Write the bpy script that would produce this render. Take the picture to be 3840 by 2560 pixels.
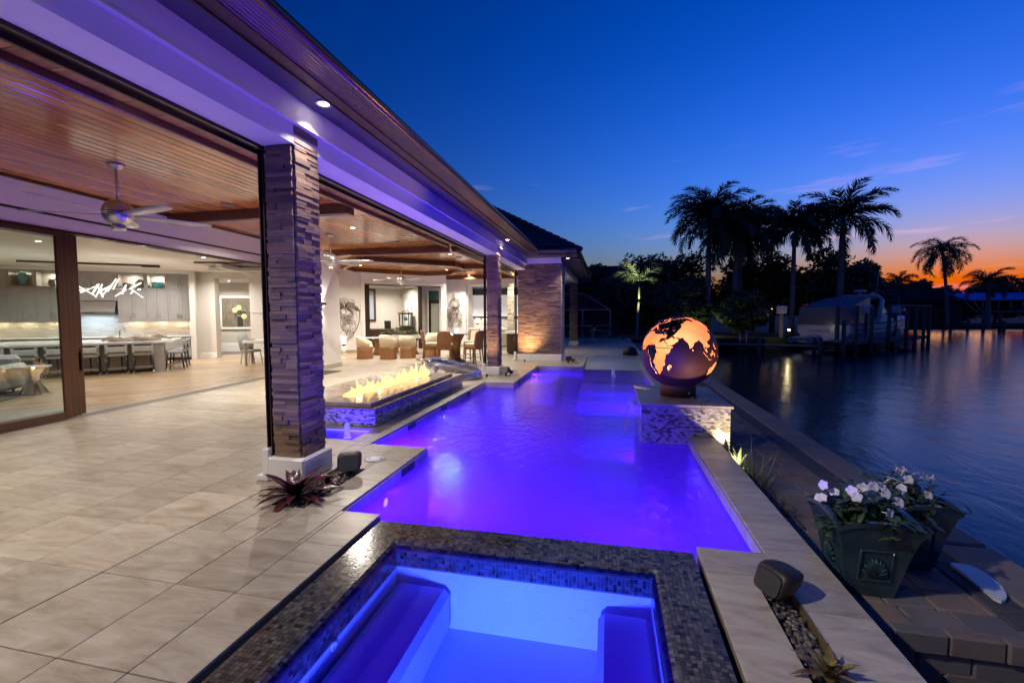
import bpy, math, random
from math import pi, sin, cos, radians
from mathutils import Matrix, Vector
rnd = random.Random(7)
S = bpy.context.scene
COL = S.collection
for o in list(bpy.data.objects):
    bpy.data.objects.remove(o)

# ------------------------------------------------------------------ camera
cam = bpy.data.cameras.new('camera')
camo = bpy.data.objects.new('camera', cam)
COL.objects.link(camo)
S.camera = camo
cam.sensor_width = 36
cam.lens = 15.653
cam.clip_end = 2000
_y, _p, _r = radians(12.29), radians(3.36), radians(-.15)
_f = Vector((-sin(_y) * cos(_p), cos(_y) * cos(_p), -sin(_p)))
_rt = Vector((cos(_y), sin(_y), 0))
_up = _rt.cross(_f)
_rt, _up = cos(_r) * _rt + sin(_r) * _up, cos(_r) * _up - sin(_r) * _rt
_m = Matrix((_rt, _up, -_f)).transposed().to_4x4()
_m.translation = (0, 0, 1.7)
camo.matrix_world = _m

# ------------------------------------------------------------------ sky, sun, exposure
SUN_AZ = radians(33)
w = bpy.data.worlds.new('World')
S.world = w
w.use_nodes = True
nt = w.node_tree
bg = nt.nodes['Background']
sk = nt.nodes.new('ShaderNodeTexSky')
sk.sky_type = 'NISHITA'
sk.sun_disc = False
sk.sun_elevation = radians(-1.3)
sk.sun_rotation = SUN_AZ
sk.air_density = 1.2
sk.dust_density = 2.3
sk.ozone_density = 3.0
gm = nt.nodes.new('ShaderNodeGamma')
gm.inputs[1].default_value = 1.65
hs = nt.nodes.new('ShaderNodeHueSaturation')
hs.inputs['Saturation'].default_value = 1.06
tint = nt.nodes.new('ShaderNodeMix')
tint.data_type = 'RGBA'
tint.blend_type = 'MULTIPLY'
tint.inputs[0].default_value = 1
tint.inputs[7].default_value = (1.0, .88, 1.06, 1)
nt.links.new(sk.outputs[0], gm.inputs[0])
nt.links.new(gm.outputs[0], hs.inputs['Color'])
nt.links.new(hs.outputs[0], tint.inputs[6])
# thin evening clouds, all round the sky
tc = nt.nodes.new('ShaderNodeTexCoord')
mp = nt.nodes.new('ShaderNodeMapping')
mp.inputs['Scale'].default_value = (2.2, 2.2, 20)
mp.inputs['Location'].default_value = (3.1, 1.2, .35)
nz = nt.nodes.new('ShaderNodeTexNoise')
nz.inputs['Scale'].default_value = 1.5
nz.inputs['Detail'].default_value = 6
nz.inputs['Roughness'].default_value = .55
cr = nt.nodes.new('ShaderNodeValToRGB')
cr.color_ramp.elements[0].position = .60
cr.color_ramp.elements[0].color = (0, 0, 0, 1)
cr.color_ramp.elements[1].position = .78
cr.color_ramp.elements[1].color = (.42, .42, .42, 1)
cm = nt.nodes.new('ShaderNodeMix')
cm.data_type = 'RGBA'
cm.inputs[7].default_value = (.40, .20, .24, 1)
nt.links.new(tc.outputs['Generated'], mp.inputs[0])
nt.links.new(mp.outputs[0], nz.inputs['Vector'])
nt.links.new(nz.outputs[0], cr.inputs[0])
sp = nt.nodes.new('ShaderNodeSeparateXYZ')
lowc = nt.nodes.new('ShaderNodeMapRange')          # the bank of thin cloud lies low round the horizon
lowc.inputs[1].default_value = .10; lowc.inputs[2].default_value = .36; lowc.inputs[3].default_value = 1; lowc.inputs[4].default_value = 0
cmul = nt.nodes.new('ShaderNodeMath'); cmul.operation = 'MULTIPLY'
nt.links.new(tc.outputs['Generated'], sp.inputs[0]); nt.links.new(sp.outputs[2], lowc.inputs[0])
nt.links.new(cr.outputs[0], cmul.inputs[0]); nt.links.new(lowc.outputs[0], cmul.inputs[1])
nt.links.new(cmul.outputs[0], cm.inputs[0])
nt.links.new(tint.outputs[2], cm.inputs[6])
nt.links.new(cm.outputs[2], bg.inputs[0])
bg.inputs[1].default_value = 2.25
sd = bpy.data.lights.new('sun', 'SUN')
sd.energy = .02
sd.angle = radians(6)
sd.color = (1, .5, .25)
so = bpy.data.objects.new('sun', sd)
COL.objects.link(so)
so.rotation_euler = (radians(89), 0, -SUN_AZ + pi)
S.view_settings.view_transform = 'Standard'
S.view_settings.look = 'None'
S.view_settings.exposure = .75
S.view_settings.gamma = 1
S.cycles.use_denoising = True
S.cycles.max_bounces = 6
S.cycles.diffuse_bounces = 3
S.cycles.glossy_bounces = 3
S.cycles.transparent_max_bounces = 8
S.cycles.sample_clamp_indirect = 4
S.cycles.sample_clamp_direct = 0
S.cycles.caustics_reflective = False
S.cycles.caustics_refractive = False
S.cycles.use_light_tree = True
S.cycles.use_adaptive_sampling = True
S.cycles.adaptive_threshold = .02

# ------------------------------------------------------------------ mesh helpers
class MB:
    def __init__(s):
        s.v, s.f, s.s = [], [], []
    def add(s, v, f, smooth=False):
        n = len(s.v)
        s.v += [tuple(q) for q in v]
        s.f += [tuple(i + n for i in q) for q in f]
        s.s += [smooth] * len(f)
        return s
    def box(s, x0, x1, y0, y1, z0, z1, M=None):
        v = [(x, y, z) for z in (z0, z1) for y in (y0, y1) for x in (x0, x1)]
        if M: v = [M @ Vector(q) for q in v]
        return s.add(v, [(0, 2, 3, 1), (4, 5, 7, 6), (0, 1, 5, 4), (2, 6, 7, 3), (0, 4, 6, 2), (1, 3, 7, 5)])
    def cbox(s, x0, x1, y0, y1, z0, z1, b=.01, M=None):
        # box with chamfered edges
        cx, cy, cz = (x0 + x1) / 2, (y0 + y1) / 2, (z0 + z1) / 2
        h = ((x1 - x0) / 2, (y1 - y0) / 2, (z1 - z0) / 2)
        b = min(b, *(q * .9 for q in h))
        v, idx = [], {}
        for sx in (-1, 1):
            for sy in (-1, 1):
                for sz in (-1, 1):
                    sg = (sx, sy, sz)
                    for a in range(3):
                        q = [sg[i] * (h[i] if i == a else h[i] - b) for i in range(3)]
                        idx[sg, a] = len(v)
                        v.append((cx + q[0], cy + q[1], cz + q[2]))
        f = []
        for a in range(3):
            o1, o2 = [i for i in range(3) if i != a]
            for sg in (-1, 1):
                ring = []
                for p, q in ((-1, -1), (1, -1), (1, 1), (-1, 1)):
                    t = [0, 0, 0]; t[a] = sg; t[o1] = p; t[o2] = q
                    ring.append(idx[tuple(t), a])
                f.append(tuple(ring))
            for p in (-1, 1):
                for q in (-1, 1):
                    t0 = [0, 0, 0]; t1 = [0, 0, 0]
                    t0[a] = -1; t1[a] = 1
                    for t in (t0, t1): t[o1] = p; t[o2] = q
                    t0, t1 = tuple(t0), tuple(t1)
                    f.append((idx[t0, o1], idx[t1, o1], idx[t1, o2], idx[t0, o2]))
        for sx in (-1, 1):
            for sy in (-1, 1):
                for sz in (-1, 1):
                    f.append(tuple(idx[(sx, sy, sz), a] for a in range(3)))
        if M: v = [M @ Vector(q) for q in v]
        return s.add(v, f)
    def tube(s, pts, r, n=8, closed=False, smooth=True, flat=1.0):
        pts = [Vector(p) for p in pts]
        k = len(pts)
        rr = r if isinstance(r, (list, tuple)) else [r] * k
        v, f = [], []
        for i, p in enumerate(pts):
            d = pts[(i + 1) % k] - pts[i - 1] if closed else pts[min(i + 1, k - 1)] - pts[max(i - 1, 0)]
            d = d.normalized() if d.length > 1e-9 else Vector((0, 0, 1))
            a = d.cross(Vector((0, 0, 1)) if abs(d.z) < .95 else Vector((1, 0, 0))).normalized()
            b = d.cross(a)
            for j in range(n):
                t = 2 * pi * j / n
                v.append(p + a * (cos(t) * rr[i]) + b * (sin(t) * rr[i] * flat))
        for i in range(k if closed else k - 1):
            for j in range(n):
                i2 = (i + 1) % k
                f.append((i * n + j, i * n + (j + 1) % n, i2 * n + (j + 1) % n, i2 * n + j))
        s.add(v, f, smooth)
        if not closed:
            m = len(s.v) - len(v)
            s.f += [tuple(m + j for j in range(n))[::-1], tuple(m + (k - 1) * n + j for j in range(n))]
            s.s += [False, False]
        return s
    def lathe(s, prof, n=24, c=(0, 0, 0), smooth=True, sq=None):
        v, f = [], []
        for r, z in prof:
            for j in range(n):
                t = 2 * pi * j / n
                x, y = cos(t), sin(t)
                if sq:
                    q = (abs(x) ** sq + abs(y) ** sq) ** (-1 / sq); x *= q; y *= q
                v.append((c[0] + r * x, c[1] + r * y, c[2] + z))
        for i in range(len(prof) - 1):
            for j in range(n):
                f.append((i * n + j, i * n + (j + 1) % n, (i + 1) * n + (j + 1) % n, (i + 1) * n + j))
        s.add(v, f, smooth)
        m = len(s.v) - len(v); k = len(prof)
        if prof[0][0] > 1e-4: s.f.append(tuple(m + j for j in range(n))[::-1]); s.s.append(False)
        if prof[-1][0] > 1e-4: s.f.append(tuple(m + (k - 1) * n + j for j in range(n))); s.s.append(False)
        return s
    def ball(s, c, r, n=12, m=8, sc=(1, 1, 1)):
        p = [(max(1e-5, sin(pi * i / m)), -cos(pi * i / m)) for i in range(m + 1)]
        k = len(s.v)
        s.lathe([(a * r, b * r) for a, b in p], n)
        for i in range(k, len(s.v)):
            q = s.v[i]; s.v[i] = (c[0] + q[0] * sc[0], c[1] + q[1] * sc[1], c[2] + q[2] * sc[2])
        return s
    def prism(s, poly, z0, z1):
        n = len(poly)
        v = [(x, y, z0) for x, y in poly] + [(x, y, z1) for x, y in poly]
        f = [tuple(range(n))[::-1], tuple(range(n, 2 * n))] + [(i, (i + 1) % n, n + (i + 1) % n, n + i) for i in range(n)]
        return s.add(v, f)
    def xf(s, M, k=0):
        for i in range(k, len(s.v)): s.v[i] = tuple(M @ Vector(s.v[i]))
        return s
    def mesh(s, name='mesh'):
        me = bpy.data.meshes.new(name)
        me.from_pydata(s.v, [], s.f)
        me.polygons.foreach_set('use_smooth', s.s)
        me.update()
        return me

def ob(name, mb, mat=None, parent=None, loc=(0, 0, 0), rot=(0, 0, 0), sc=None):
    me = mb.mesh(name) if isinstance(mb, MB) else mb
    if mat is not None and not me.materials:
        for q in (mat if isinstance(mat, (list, tuple)) else [mat]): me.materials.append(q)
    o = bpy.data.objects.new(name, me)
    COL.objects.link(o)
    o.location = loc
    o.rotation_euler = rot if isinstance(rot, (tuple, list)) else (0, 0, rot)
    if sc: o.scale = sc
    if parent: o.parent = parent
    return o

def tag(o, label=None, cat=None, group=None, kind=None):
    if label: o['label'] = label
    if cat: o['category'] = cat
    if group: o['group'] = group
    if kind: o['kind'] = kind
    return o

def thing(name, label, cat, loc=(0, 0, 0), rz=0, group=None):
    o = bpy.data.objects.new(name, None)
    COL.objects.link(o)
    o.empty_display_size = .1
    o.location = loc
    o.rotation_euler = (0, 0, rz)
    return tag(o, label, cat, group)

def dup(root, loc=None, rz=None, label=None, sc=None):
    r = root.copy()
    COL.objects.link(r)
    if loc is not None: r.location = loc
    if rz is not None: r.rotation_euler = (r.rotation_euler[0], r.rotation_euler[1], rz)
    if sc: r.scale = (sc, sc, sc) if not isinstance(sc, tuple) else sc
    if label: r['label'] = label
    for ch in root.children:
        c = ch.copy(); COL.objects.link(c); c.parent = r
        for g in ch.children:
            d = g.copy(); COL.objects.link(d); d.parent = c
    return r

def struct(name, mb, mat, **k):
    return tag(ob(name, mb, mat, **k), kind='structure')

def lamp(name, kind, loc, power, color, size=.1, parent=None, rot=(0, 0, 0), spread=None, blend=None, cone=None, shape='DISK', size_y=None):
    l = bpy.data.lights.new(name, kind)
    l.energy = power
    l.color = color
    if kind == 'AREA':
        l.shape = shape; l.size = size
        if size_y: l.size_y = size_y
        if spread: l.spread = spread
    else:
        l.shadow_soft_size = size
        if cone: l.spot_size = cone
        if blend is not None: l.spot_blend = blend
    o = bpy.data.objects.new(name, l)
    COL.objects.link(o)
    o.location = loc; o.rotation_euler = rot
    if parent: o.parent = parent
    return o

# ------------------------------------------------------------------ materials
def newmat(name):
    m = bpy.data.materials.new(name)
    m.use_nodes = True
    n = m.node_tree
    return m, n, n.nodes['Principled BSDF']

def nd(n, t, **k):
    x = n.nodes.new('ShaderNode' + t)
    for a, b in k.items(): setattr(x, a, b)
    return x

def coords(n, world=False, rand=True, scale=(1, 1, 1)):
    if world:
        src = nd(n, 'NewGeometry').outputs['Position']
    else:
        src = nd(n, 'TexCoord').outputs['Object']
    mpn = nd(n, 'Mapping')
    mpn.inputs['Scale'].default_value = scale
    n.links.new(src, mpn.inputs[0])
    if rand:
        oi = nd(n, 'ObjectInfo')
        ml = nd(n, 'Math', operation='MULTIPLY'); ml.inputs[1].default_value = 37.0
        n.links.new(oi.outputs['Random'], ml.inputs[0])
        n.links.new(ml.outputs[0], mpn.inputs['Location'])
    return mpn.outputs[0]

def rand_value(n):
    oi = nd(n, 'ObjectInfo'); g = nd(n, 'NewGeometry')
    a = nd(n, 'Math', operation='ADD'); fr = nd(n, 'Math', operation='FRACT')
    n.links.new(oi.outputs['Random'], a.inputs[0]); n.links.new(g.outputs['Random Per Island'], a.inputs[1])
    n.links.new(a.outputs[0], fr.inputs[0])
    return fr.outputs[0]

def ramp(n, fac, cols, interp='LINEAR'):
    r = nd(n, 'ValToRGB')
    r.color_ramp.interpolation = interp
    el = r.color_ramp.elements
    while len(el) > 1: el.remove(el[-1])
    for i, (p, c) in enumerate(cols):
        e = el[0] if i == 0 else el.new(p)
        e.position = p; e.color = (*c, 1)
    n.links.new(fac, r.inputs[0])
    return r.outputs[0]

def mix(n, fac, a, b, mode='MIX'):
    m = nd(n, 'Mix', data_type='RGBA', blend_type=mode)
    for sock, v in ((m.inputs[0], fac), (m.inputs[6], a), (m.inputs[7], b)):
        if isinstance(v, (int, float)): sock.default_value = v
        elif isinstance(v, tuple): sock.default_value = (*v, 1)
        else: n.links.new(v, sock)
    return m.outputs[2]

def noise(n, vec, scale, detail=3, rough=.55, dist=0):
    x = nd(n, 'TexNoise')
    x.inputs['Scale'].default_value = scale; x.inputs['Detail'].default_value = detail
    x.inputs['Roughness'].default_value = rough; x.inputs['Distortion'].default_value = dist
    if vec is not None: n.links.new(vec, x.inputs['Vector'])
    return x.outputs[0]

def bump(n, b, h, strength=.3, dist=.01):
    x = nd(n, 'Bump')
    x.inputs['Strength'].default_value = strength; x.inputs['Distance'].default_value = dist
    n.links.new(h, x.inputs['Height']); n.links.new(x.outputs[0], b.inputs['Normal'])

def mat(name, col, rough=.5, metal=0, col2=None, nscale=6, stretch=(1, 1, 1), pieces=None, bumps=None, spec=.5, world=False, wear=.0, coat=0):
    """col..col2 through a noise; pieces = colours picked per piece; bumps = (scale, strength, distance)"""
    m, n, b = newmat(name)
    b.inputs['Roughness'].default_value = rough
    b.inputs['Metallic'].default_value = metal
    b.inputs['Specular IOR Level'].default_value = spec
    if coat: b.inputs['Coat Weight'].default_value = coat; b.inputs['Coat Roughness'].default_value = .12
    b.inputs['Base Color'].default_value = (*col, 1)
    vec = coords(n, world=world, scale=stretch)
    src = None
    if pieces:
        k = len(pieces)
        src = ramp(n, rand_value(n), [(i / k, c) for i, c in enumerate(pieces)], 'CONSTANT' if k > 3 else 'LINEAR')
        if col2:
            src = mix(n, ramp(n, noise(n, vec, nscale), [(.3, (0, 0, 0)), (.75, (.6, .6, .6))]), src, col2)
    elif col2:
        src = mix(n, ramp(n, noise(n, vec, nscale), [(.32, (0, 0, 0)), (.68, (1, 1, 1))]), col, col2)
    if src is not None: n.links.new(src, b.inputs['Base Color'])
    if wear:
        rr = ramp(n, noise(n, vec, nscale * 1.7, 4), [(.3, (rough - wear,) * 3), (.7, (rough + wear,) * 3)])
        n.links.new(rr, b.inputs['Roughness'])
    if bumps:
        bump(n, b, noise(n, vec, bumps[0], 4), bumps[1], bumps[2])
    return m

def emit(name, col, strength, base=(.8, .8, .8)):
    m, n, b = newmat(name)
    m.cycles.emission_sampling = 'NONE'
    b.inputs['Base Color'].default_value = (*base, 1)
    b.inputs['Emission Color'].default_value = (*col, 1)
    b.inputs['Emission Strength'].default_value = strength
    return m

def watery(name, tintc, rough, wscale, wstr, wdist, stretch=(1, 1, 1), ior=1.33, milky=0):
    m, n, b = newmat(name)
    out = n.nodes['Material Output']
    n.nodes.remove(b)
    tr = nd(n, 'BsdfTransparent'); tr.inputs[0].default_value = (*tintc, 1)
    gl = nd(n, 'BsdfGlossy'); gl.inputs['Roughness'].default_value = rough
    mx = nd(n, 'MixShader')
    vec = coords(n, world=True, rand=False, scale=stretch)
    bp = nd(n, 'Bump'); bp.inputs['Strength'].default_value = wstr; bp.inputs['Distance'].default_value = wdist
    n.links.new(noise(n, vec, wscale, 3, .6, .4), bp.inputs['Height'])
    n.links.new(bp.outputs[0], gl.inputs['Normal'])
    # Schlick reflectance, the same from both sides of the sheet
    ge_ = nd(n, 'NewGeometry')
    dt_ = nd(n, 'VectorMath', operation='DOT_PRODUCT')
    n.links.new(bp.outputs[0], dt_.inputs[0]); n.links.new(ge_.outputs['Incoming'], dt_.inputs[1])
    ab = nd(n, 'Math', operation='ABSOLUTE'); n.links.new(dt_.outputs['Value'], ab.inputs[0])
    om = nd(n, 'Math', operation='SUBTRACT'); om.inputs[0].default_value = 1; n.links.new(ab.outputs[0], om.inputs[1])
    pw5 = nd(n, 'Math', operation='POWER'); n.links.new(om.outputs[0], pw5.inputs[0]); pw5.inputs[1].default_value = 5
    f0 = ((ior - 1) / (ior + 1)) ** 2
    sc_ = nd(n, 'Math', operation='MULTIPLY_ADD'); n.links.new(pw5.outputs[0], sc_.inputs[0]); sc_.inputs[1].default_value = 1 - f0; sc_.inputs[2].default_value = f0
    n.links.new(sc_.outputs[0], mx.inputs[0]); 
    body = tr.outputs[0]
    if milky:      # stirred, slightly cloudy water passes light on diffusely
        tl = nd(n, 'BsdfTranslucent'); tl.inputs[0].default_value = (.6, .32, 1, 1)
        m2 = nd(n, 'MixShader'); m2.inputs[0].default_value = milky
        n.links.new(tr.outputs[0], m2.inputs[1]); n.links.new(tl.outputs[0], m2.inputs[2]); body = m2.outputs[0]
    n.links.new(body, mx.inputs[1]); n.links.new(gl.outputs[0], mx.inputs[2])
    n.links.new(mx.outputs[0], out.inputs[0])
    return m

def tile_mat(name, c1, c2, c3, rough=.36):
    # veined stone-look porcelain, each tile with its own run of veins
    m, n, b = newmat(name)
    vec = coords(n, world=True, scale=(1, 1, 1))
    v2 = nd(n, 'Mapping'); v2.inputs['Scale'].default_value = (.9, 3.2, 1); v2.inputs['Rotation'].default_value = (0, 0, .5)
    n.links.new(vec, v2.inputs[0])
    a = noise(n, v2.outputs[0], 1.9, 7, .62, 1.6)
    c = ramp(n, a, [(.32, c1), (.48, c2), (.66, c3)])
    c = mix(n, ramp(n, noise(n, v2.outputs[0], 6, 5, .7, .8), [(.45, (0, 0, 0)), (.75, (.35, .35, .35))]), c, c1)
    tone = ramp(n, rand_value(n), [(0, (.84, .84, .84)), (1, (1.06, 1.05, 1.03))])
    n.links.new(mix(n, 1.0, c, tone, 'MULTIPLY'), b.inputs['Base Color'])
    rr = ramp(n, noise(n, vec, 4, 4), [(.3, (rough - .03,) * 3), (.7, (rough + .04,) * 3)])
    n.links.new(rr, b.inputs['Roughness'])
    bump(n, b, noise(n, vec, 60, 2), .06, .003)
    return m

def wood_mat(name, cols, rough=.3, axis='y', coat=.3, grain=1.0):
    m, n, b = newmat(name)
    st = {'y': (14, .9, 14), 'x': (.9, 14, 14), 'z': (14, 14, .9)}[axis]
    vec = coords(n, scale=st)
    a = noise(n, vec, 2.2 * grain, 5, .6, .5)
    c = ramp(n, a, [(.25, cols[0]), (.5, cols[1]), (.8, cols[2])])
    tone = ramp(n, rand_value(n), [(0, (.72, .70, .68)), (1, (1.18, 1.15, 1.1))])
    n.links.new(mix(n, 1.0, c, tone, 'MULTIPLY'), b.inputs['Base Color'])
    b.inputs['Roughness'].default_value = rough
    b.inputs['Coat Weight'].default_value = coat
    b.inputs['Coat Roughness'].default_value = .15
    bump(n, b, a, .12, .003)
    return m

MT = {}
MT['tile'] = tile_mat('porcelain_tile', (.235, .19, .14), (.325, .283, .223), (.405, .368, .308))
MT['coping'] = tile_mat('coping_tile', (.28, .24, .19), (.40, .35, .28), (.48, .43, .36), .35)
MT['grout'] = mat('grout', (.15, .135, .115), .9)
MT['stucco'] = mat('white_stucco', (.70, .68, .66), .85, bumps=(130, .35, .006), col2=(.66, .64, .62), nscale=3)
MT['smoothwhite'] = mat('smooth_white', (.74, .72, .70), .6, bumps=(60, .06, .003), col2=(.70, .69, .67), nscale=2)
MT['intwall'] = mat('interior_wall', (.66, .62, .56), .8, bumps=(90, .06, .002))
MT['greige'] = mat('greige_wall', (.52, .48, .42), .8, bumps=(90, .06, .002))
MT['bronze'] = mat('dark_bronze', (.045, .028, .022), .38, .6, col2=(.06, .035, .028), nscale=9)
MT['bronzewood'] = mat('bronze_frame', (.085, .042, .022), .34, .35, col2=(.11, .055, .03), nscale=5, stretch=(20, 20, 1))
MT['soffit'] = mat('soffit', (.07, .06, .065), .7, bumps=(160, .5, .006), col2=(.10, .085, .08), nscale=30)
MT['drip'] = mat('textured_bronze', (.16, .10, .06), .35, .7, bumps=(220, .9, .008), col2=(.10, .06, .04), nscale=60)
MT['gutter'] = mat('gutter_metal', (.20, .13, .085), .3, .85, col2=(.14, .10, .08), nscale=2)
MT['fascia'] = mat('dark_fascia', (.03, .03, .035), .5)
MT['plank'] = wood_mat('ceiling_plank', [(.30, .10, .018), (.52, .21, .045), (.60, .28, .075)], .2, 'y', .5)
MT['plankx'] = wood_mat('ceiling_plank_cross', [(.30, .13, .035), (.50, .27, .09), (.60, .36, .14)], .25, 'x', .4)
MT['beamwood'] = wood_mat('beam_wood', [(.06, .018, .007), (.11, .035, .012), (.16, .055, .02)], .28, 'x', .4)
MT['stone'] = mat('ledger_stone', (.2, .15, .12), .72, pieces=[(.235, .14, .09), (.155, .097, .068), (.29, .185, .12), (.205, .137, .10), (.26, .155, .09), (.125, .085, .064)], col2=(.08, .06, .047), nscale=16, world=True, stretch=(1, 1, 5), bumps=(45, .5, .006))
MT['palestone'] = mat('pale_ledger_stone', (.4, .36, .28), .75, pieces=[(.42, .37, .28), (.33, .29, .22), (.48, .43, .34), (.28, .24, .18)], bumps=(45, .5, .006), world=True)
MT['mosaic'] = mat('glass_mosaic', (.1, .1, .1), .16, pieces=[(.042, .042, .042), (.065, .062, .06), (.10, .092, .085), (.034, .033, .034), (.08, .076, .077), (.05, .05, .05), (.016, .015, .018), (.06, .053, .05)], spec=.6, world=True, bumps=(30, .15, .004))
MT['mosaicpale'] = mat('pale_glass_mosaic', (.1, .1, .1), .16, pieces=[(.42, .38, .33), (.26, .23, .20), (.50, .46, .42), (.34, .30, .26), (.12, .09, .075), (.44, .41, .38), (.20, .17, .15), (.36, .33, .31)], spec=.6, world=True, bumps=(30, .15, .004))
MT['mosaicgrout'] = mat('mosaic_grout', (.17, .16, .155), .8)
def plaster(name, col):
    m, n, b = newmat(name)
    vec = coords(n, world=True, rand=False)
    c = mix(n, ramp(n, noise(n, vec, 150, 2, .5), [(.60, (0, 0, 0)), (.68, (.55, .55, .55))]), col, tuple(q * .35 for q in col))
    c = mix(n, ramp(n, noise(n, vec, 2.5, 4, .6), [(.35, (0, 0, 0)), (.7, (.25, .25, .25))]), c, tuple(q * .8 for q in col))
    n.links.new(c, b.inputs['Base Color']); b.inputs['Roughness'].default_value = .7
    bump(n, b, noise(n, vec, 150, 2), .2, .003)
    return m
MT['plaster'] = plaster('pool_plaster', (.62, .66, .72))
MT['poolfloor'] = plaster('pool_floor', (.52, .56, .64))
MT['white'] = mat('white_paint', (.78, .77, .75), .45)
MT['trim'] = mat('white_trim', (.74, .72, .69), .4)
MT['black'] = mat('black_plastic', (.02, .02, .022), .45)
MT['brownplastic'] = mat('brown_plastic', (.022, .015, .014), .45, bumps=(300, .2, .002))
MT['steel'] = mat('brushed_steel', (.55, .55, .56), .28, 1, col2=(.45, .45, .47), nscale=3, stretch=(1, 40, 40))
MT['silver'] = mat('cast_silver', (.72, .71, .70), .2, 1, bumps=(26, 1.0, .05))
MT['chrome'] = mat('chrome', (.8, .8, .82), .07, 1)
MT['nickel'] = mat('satin_nickel', (.50, .48, .46), .3, .9)
MT['glass'] = watery('clear_glass', (.86, .92, .90), .01, 1, 0, 0, ior=1.55)
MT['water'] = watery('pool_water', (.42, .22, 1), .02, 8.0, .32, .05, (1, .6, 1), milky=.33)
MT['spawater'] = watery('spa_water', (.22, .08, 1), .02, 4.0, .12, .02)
MT['foliage'] = mat('foliage', (.03, .06, .02), .6, pieces=[(.04, .075, .03), (.065, .11, .04), (.09, .13, .055), (.05, .09, .045)])
MT['palmleaf'] = mat('palm_leaf', (.03, .06, .02), .5, pieces=[(.05, .08, .035), (.07, .11, .045), (.09, .125, .055), (.05, .085, .04)])
MT['bark'] = mat('palm_bark', (.32, .30, .28), .85, col2=(.20, .185, .17), nscale=5, stretch=(1, 1, 6), bumps=(20, .4, .02))
MT['treebark'] = mat('tree_bark', (.07, .055, .04), .9, col2=(.04, .03, .025), nscale=8, bumps=(20, .6, .03))
MT['grass'] = mat('lawn', (.03, .05, .018), .9, col2=(.045, .06, .025), nscale=3, bumps=(60, .6, .03))
MT['soil'] = mat('soil', (.035, .028, .022), .95, col2=(.06, .05, .04), nscale=20, bumps=(40, .7, .02))
MT['paver'] = mat('concrete_paver', (.1, .08, .07), .85, pieces=[(.17, .15, .15), (.21, .165, .145), (.27, .19, .145), (.15, .14, .15), (.23, .165, .13), (.19, .175, .175)], col2=(.15, .13, .125), nscale=6, bumps=(90, .6, .005), world=True)
MT['paverdark'] = mat('dark_border_paver', (.07, .066, .072), .85, col2=(.095, .088, .088), nscale=9, bumps=(90, .5, .005), world=True)
MT['capstone'] = mat('seawall_cap', (.30, .25, .195), .8, col2=(.23, .19, .15), nscale=3, bumps=(80, .35, .005), world=True)
MT['floorwood'] = wood_mat('oak_floor', [(.32, .21, .115), (.44, .31, .185), (.52, .38, .24)], .33, 'x', .25, .6)
MT['wicker'] = mat('wicker', (.19, .078, .024), .6, col2=(.33, .155, .052), nscale=22, stretch=(1, 1, 3), bumps=(150, .9, .01), wear=.1)
MT['wickergrey'] = mat('grey_wicker', (.24, .22, .19), .65, col2=(.34, .32, .28), nscale=40, bumps=(150, .9, .01))
MT['cream'] = mat('cream_cushion', (.62, .52, .38), .85, bumps=(300, .15, .003))
MT['greyvelvet'] = mat('grey_upholstery', (.40, .40, .39), .8, col2=(.33, .33, .33), nscale=8)
MT['darkwood'] = wood_mat('dark_wood', [(.03, .014, .008), (.055, .025, .014), (.08, .04, .022)], .35, 'z', .2)
MT['cabinet'] = mat('grey_cabinet', (.33, .315, .30), .45, col2=(.30, .285, .275), nscale=3)
MT['quartz'] = mat('quartz', (.68, .66, .63), .2, col2=(.58, .56, .54), nscale=5)
MT['marble'] = mat('grey_marble', (.45, .46, .48), .15, col2=(.6, .6, .62), nscale=4)
MT['rustglobe'] = mat('rusted_steel', (.13, .035, .022), .6, .25, col2=(.18, .055, .03), nscale=5, bumps=(60, .3, .004))
MT['flame'] = None

# ------------------------------------------------------------------ deck, pool, spa, seawall, lake
darkj = mat('joint_sealant', (.05, .045, .04), .8)
WL = -.125            # pool water level
LAKE = -1.1
def subtract(rs, h):
    out = []
    hx0, hx1, hy0, hy1 = h
    for x0, x1, y0, y1 in rs:
        if hx0 >= x1 or hx1 <= x0 or hy0 >= y1 or hy1 <= y0:
            out.append((x0, x1, y0, y1)); continue
        if x0 < hx0: out.append((x0, hx0, y0, y1))
        if x1 > hx1: out.append((hx1, x1, y0, y1))
        a, b = max(x0, hx0), min(x1, hx1)
        if y0 < hy0: out.append((a, b, y0, hy0))
        if y1 > hy1: out.append((a, b, hy1, y1))
    return [r for r in out if r[1] - r[0] > .015 and r[3] - r[2] > .015]

HOLES = [(-1.90, .643, -3, 3.4), (-2.28, 1.105, 3.4, 5.3), (-3.10, 1.105, 5.3, 10.9), (-2.34, 1.105, 10.9, 14.75), (-.83, 1.105, 14.75, 18.5),
         (-2.97, -2.63, 3.38, 4.40), (.94, 1.12, .7, 3.08), (-4.45, -3.44, 5.42, 6.0), (1.1, 1.5, 6.55, 8.2)]
def deck_rect(x0, x1, y0, y1):
    rs = [(x0, x1, y0, y1)]
    for h in HOLES: rs = subtract(rs, h)
    return rs
slab = MB()
for r in deck_rect(-13.6, 1.46, -2.2, 33.5):
    slab.box(r[0] + .001, r[1] - .001, r[2] + .001, r[3] - .001, -.16, -.022)
deck = struct('deck', slab, MT['grout'])
xs = [-13.6 + .0] + [-3.285 - .618 * k for k in range(16, -1, -1)] + [-2.68, -2.236, -1.618, -1.0, -.382, .236, .643]
ys = [2.225 + .63 * k for k in range(-7, 50)]
tiles = []
for i in range(len(xs) - 1):
    for j in range(len(ys) - 1):
        if ys[j] > 33.3: continue
        for r in deck_rect(xs[i], xs[i + 1], ys[j], min(ys[j + 1], 33.5)): tiles.append((r, 'tile'))
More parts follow.
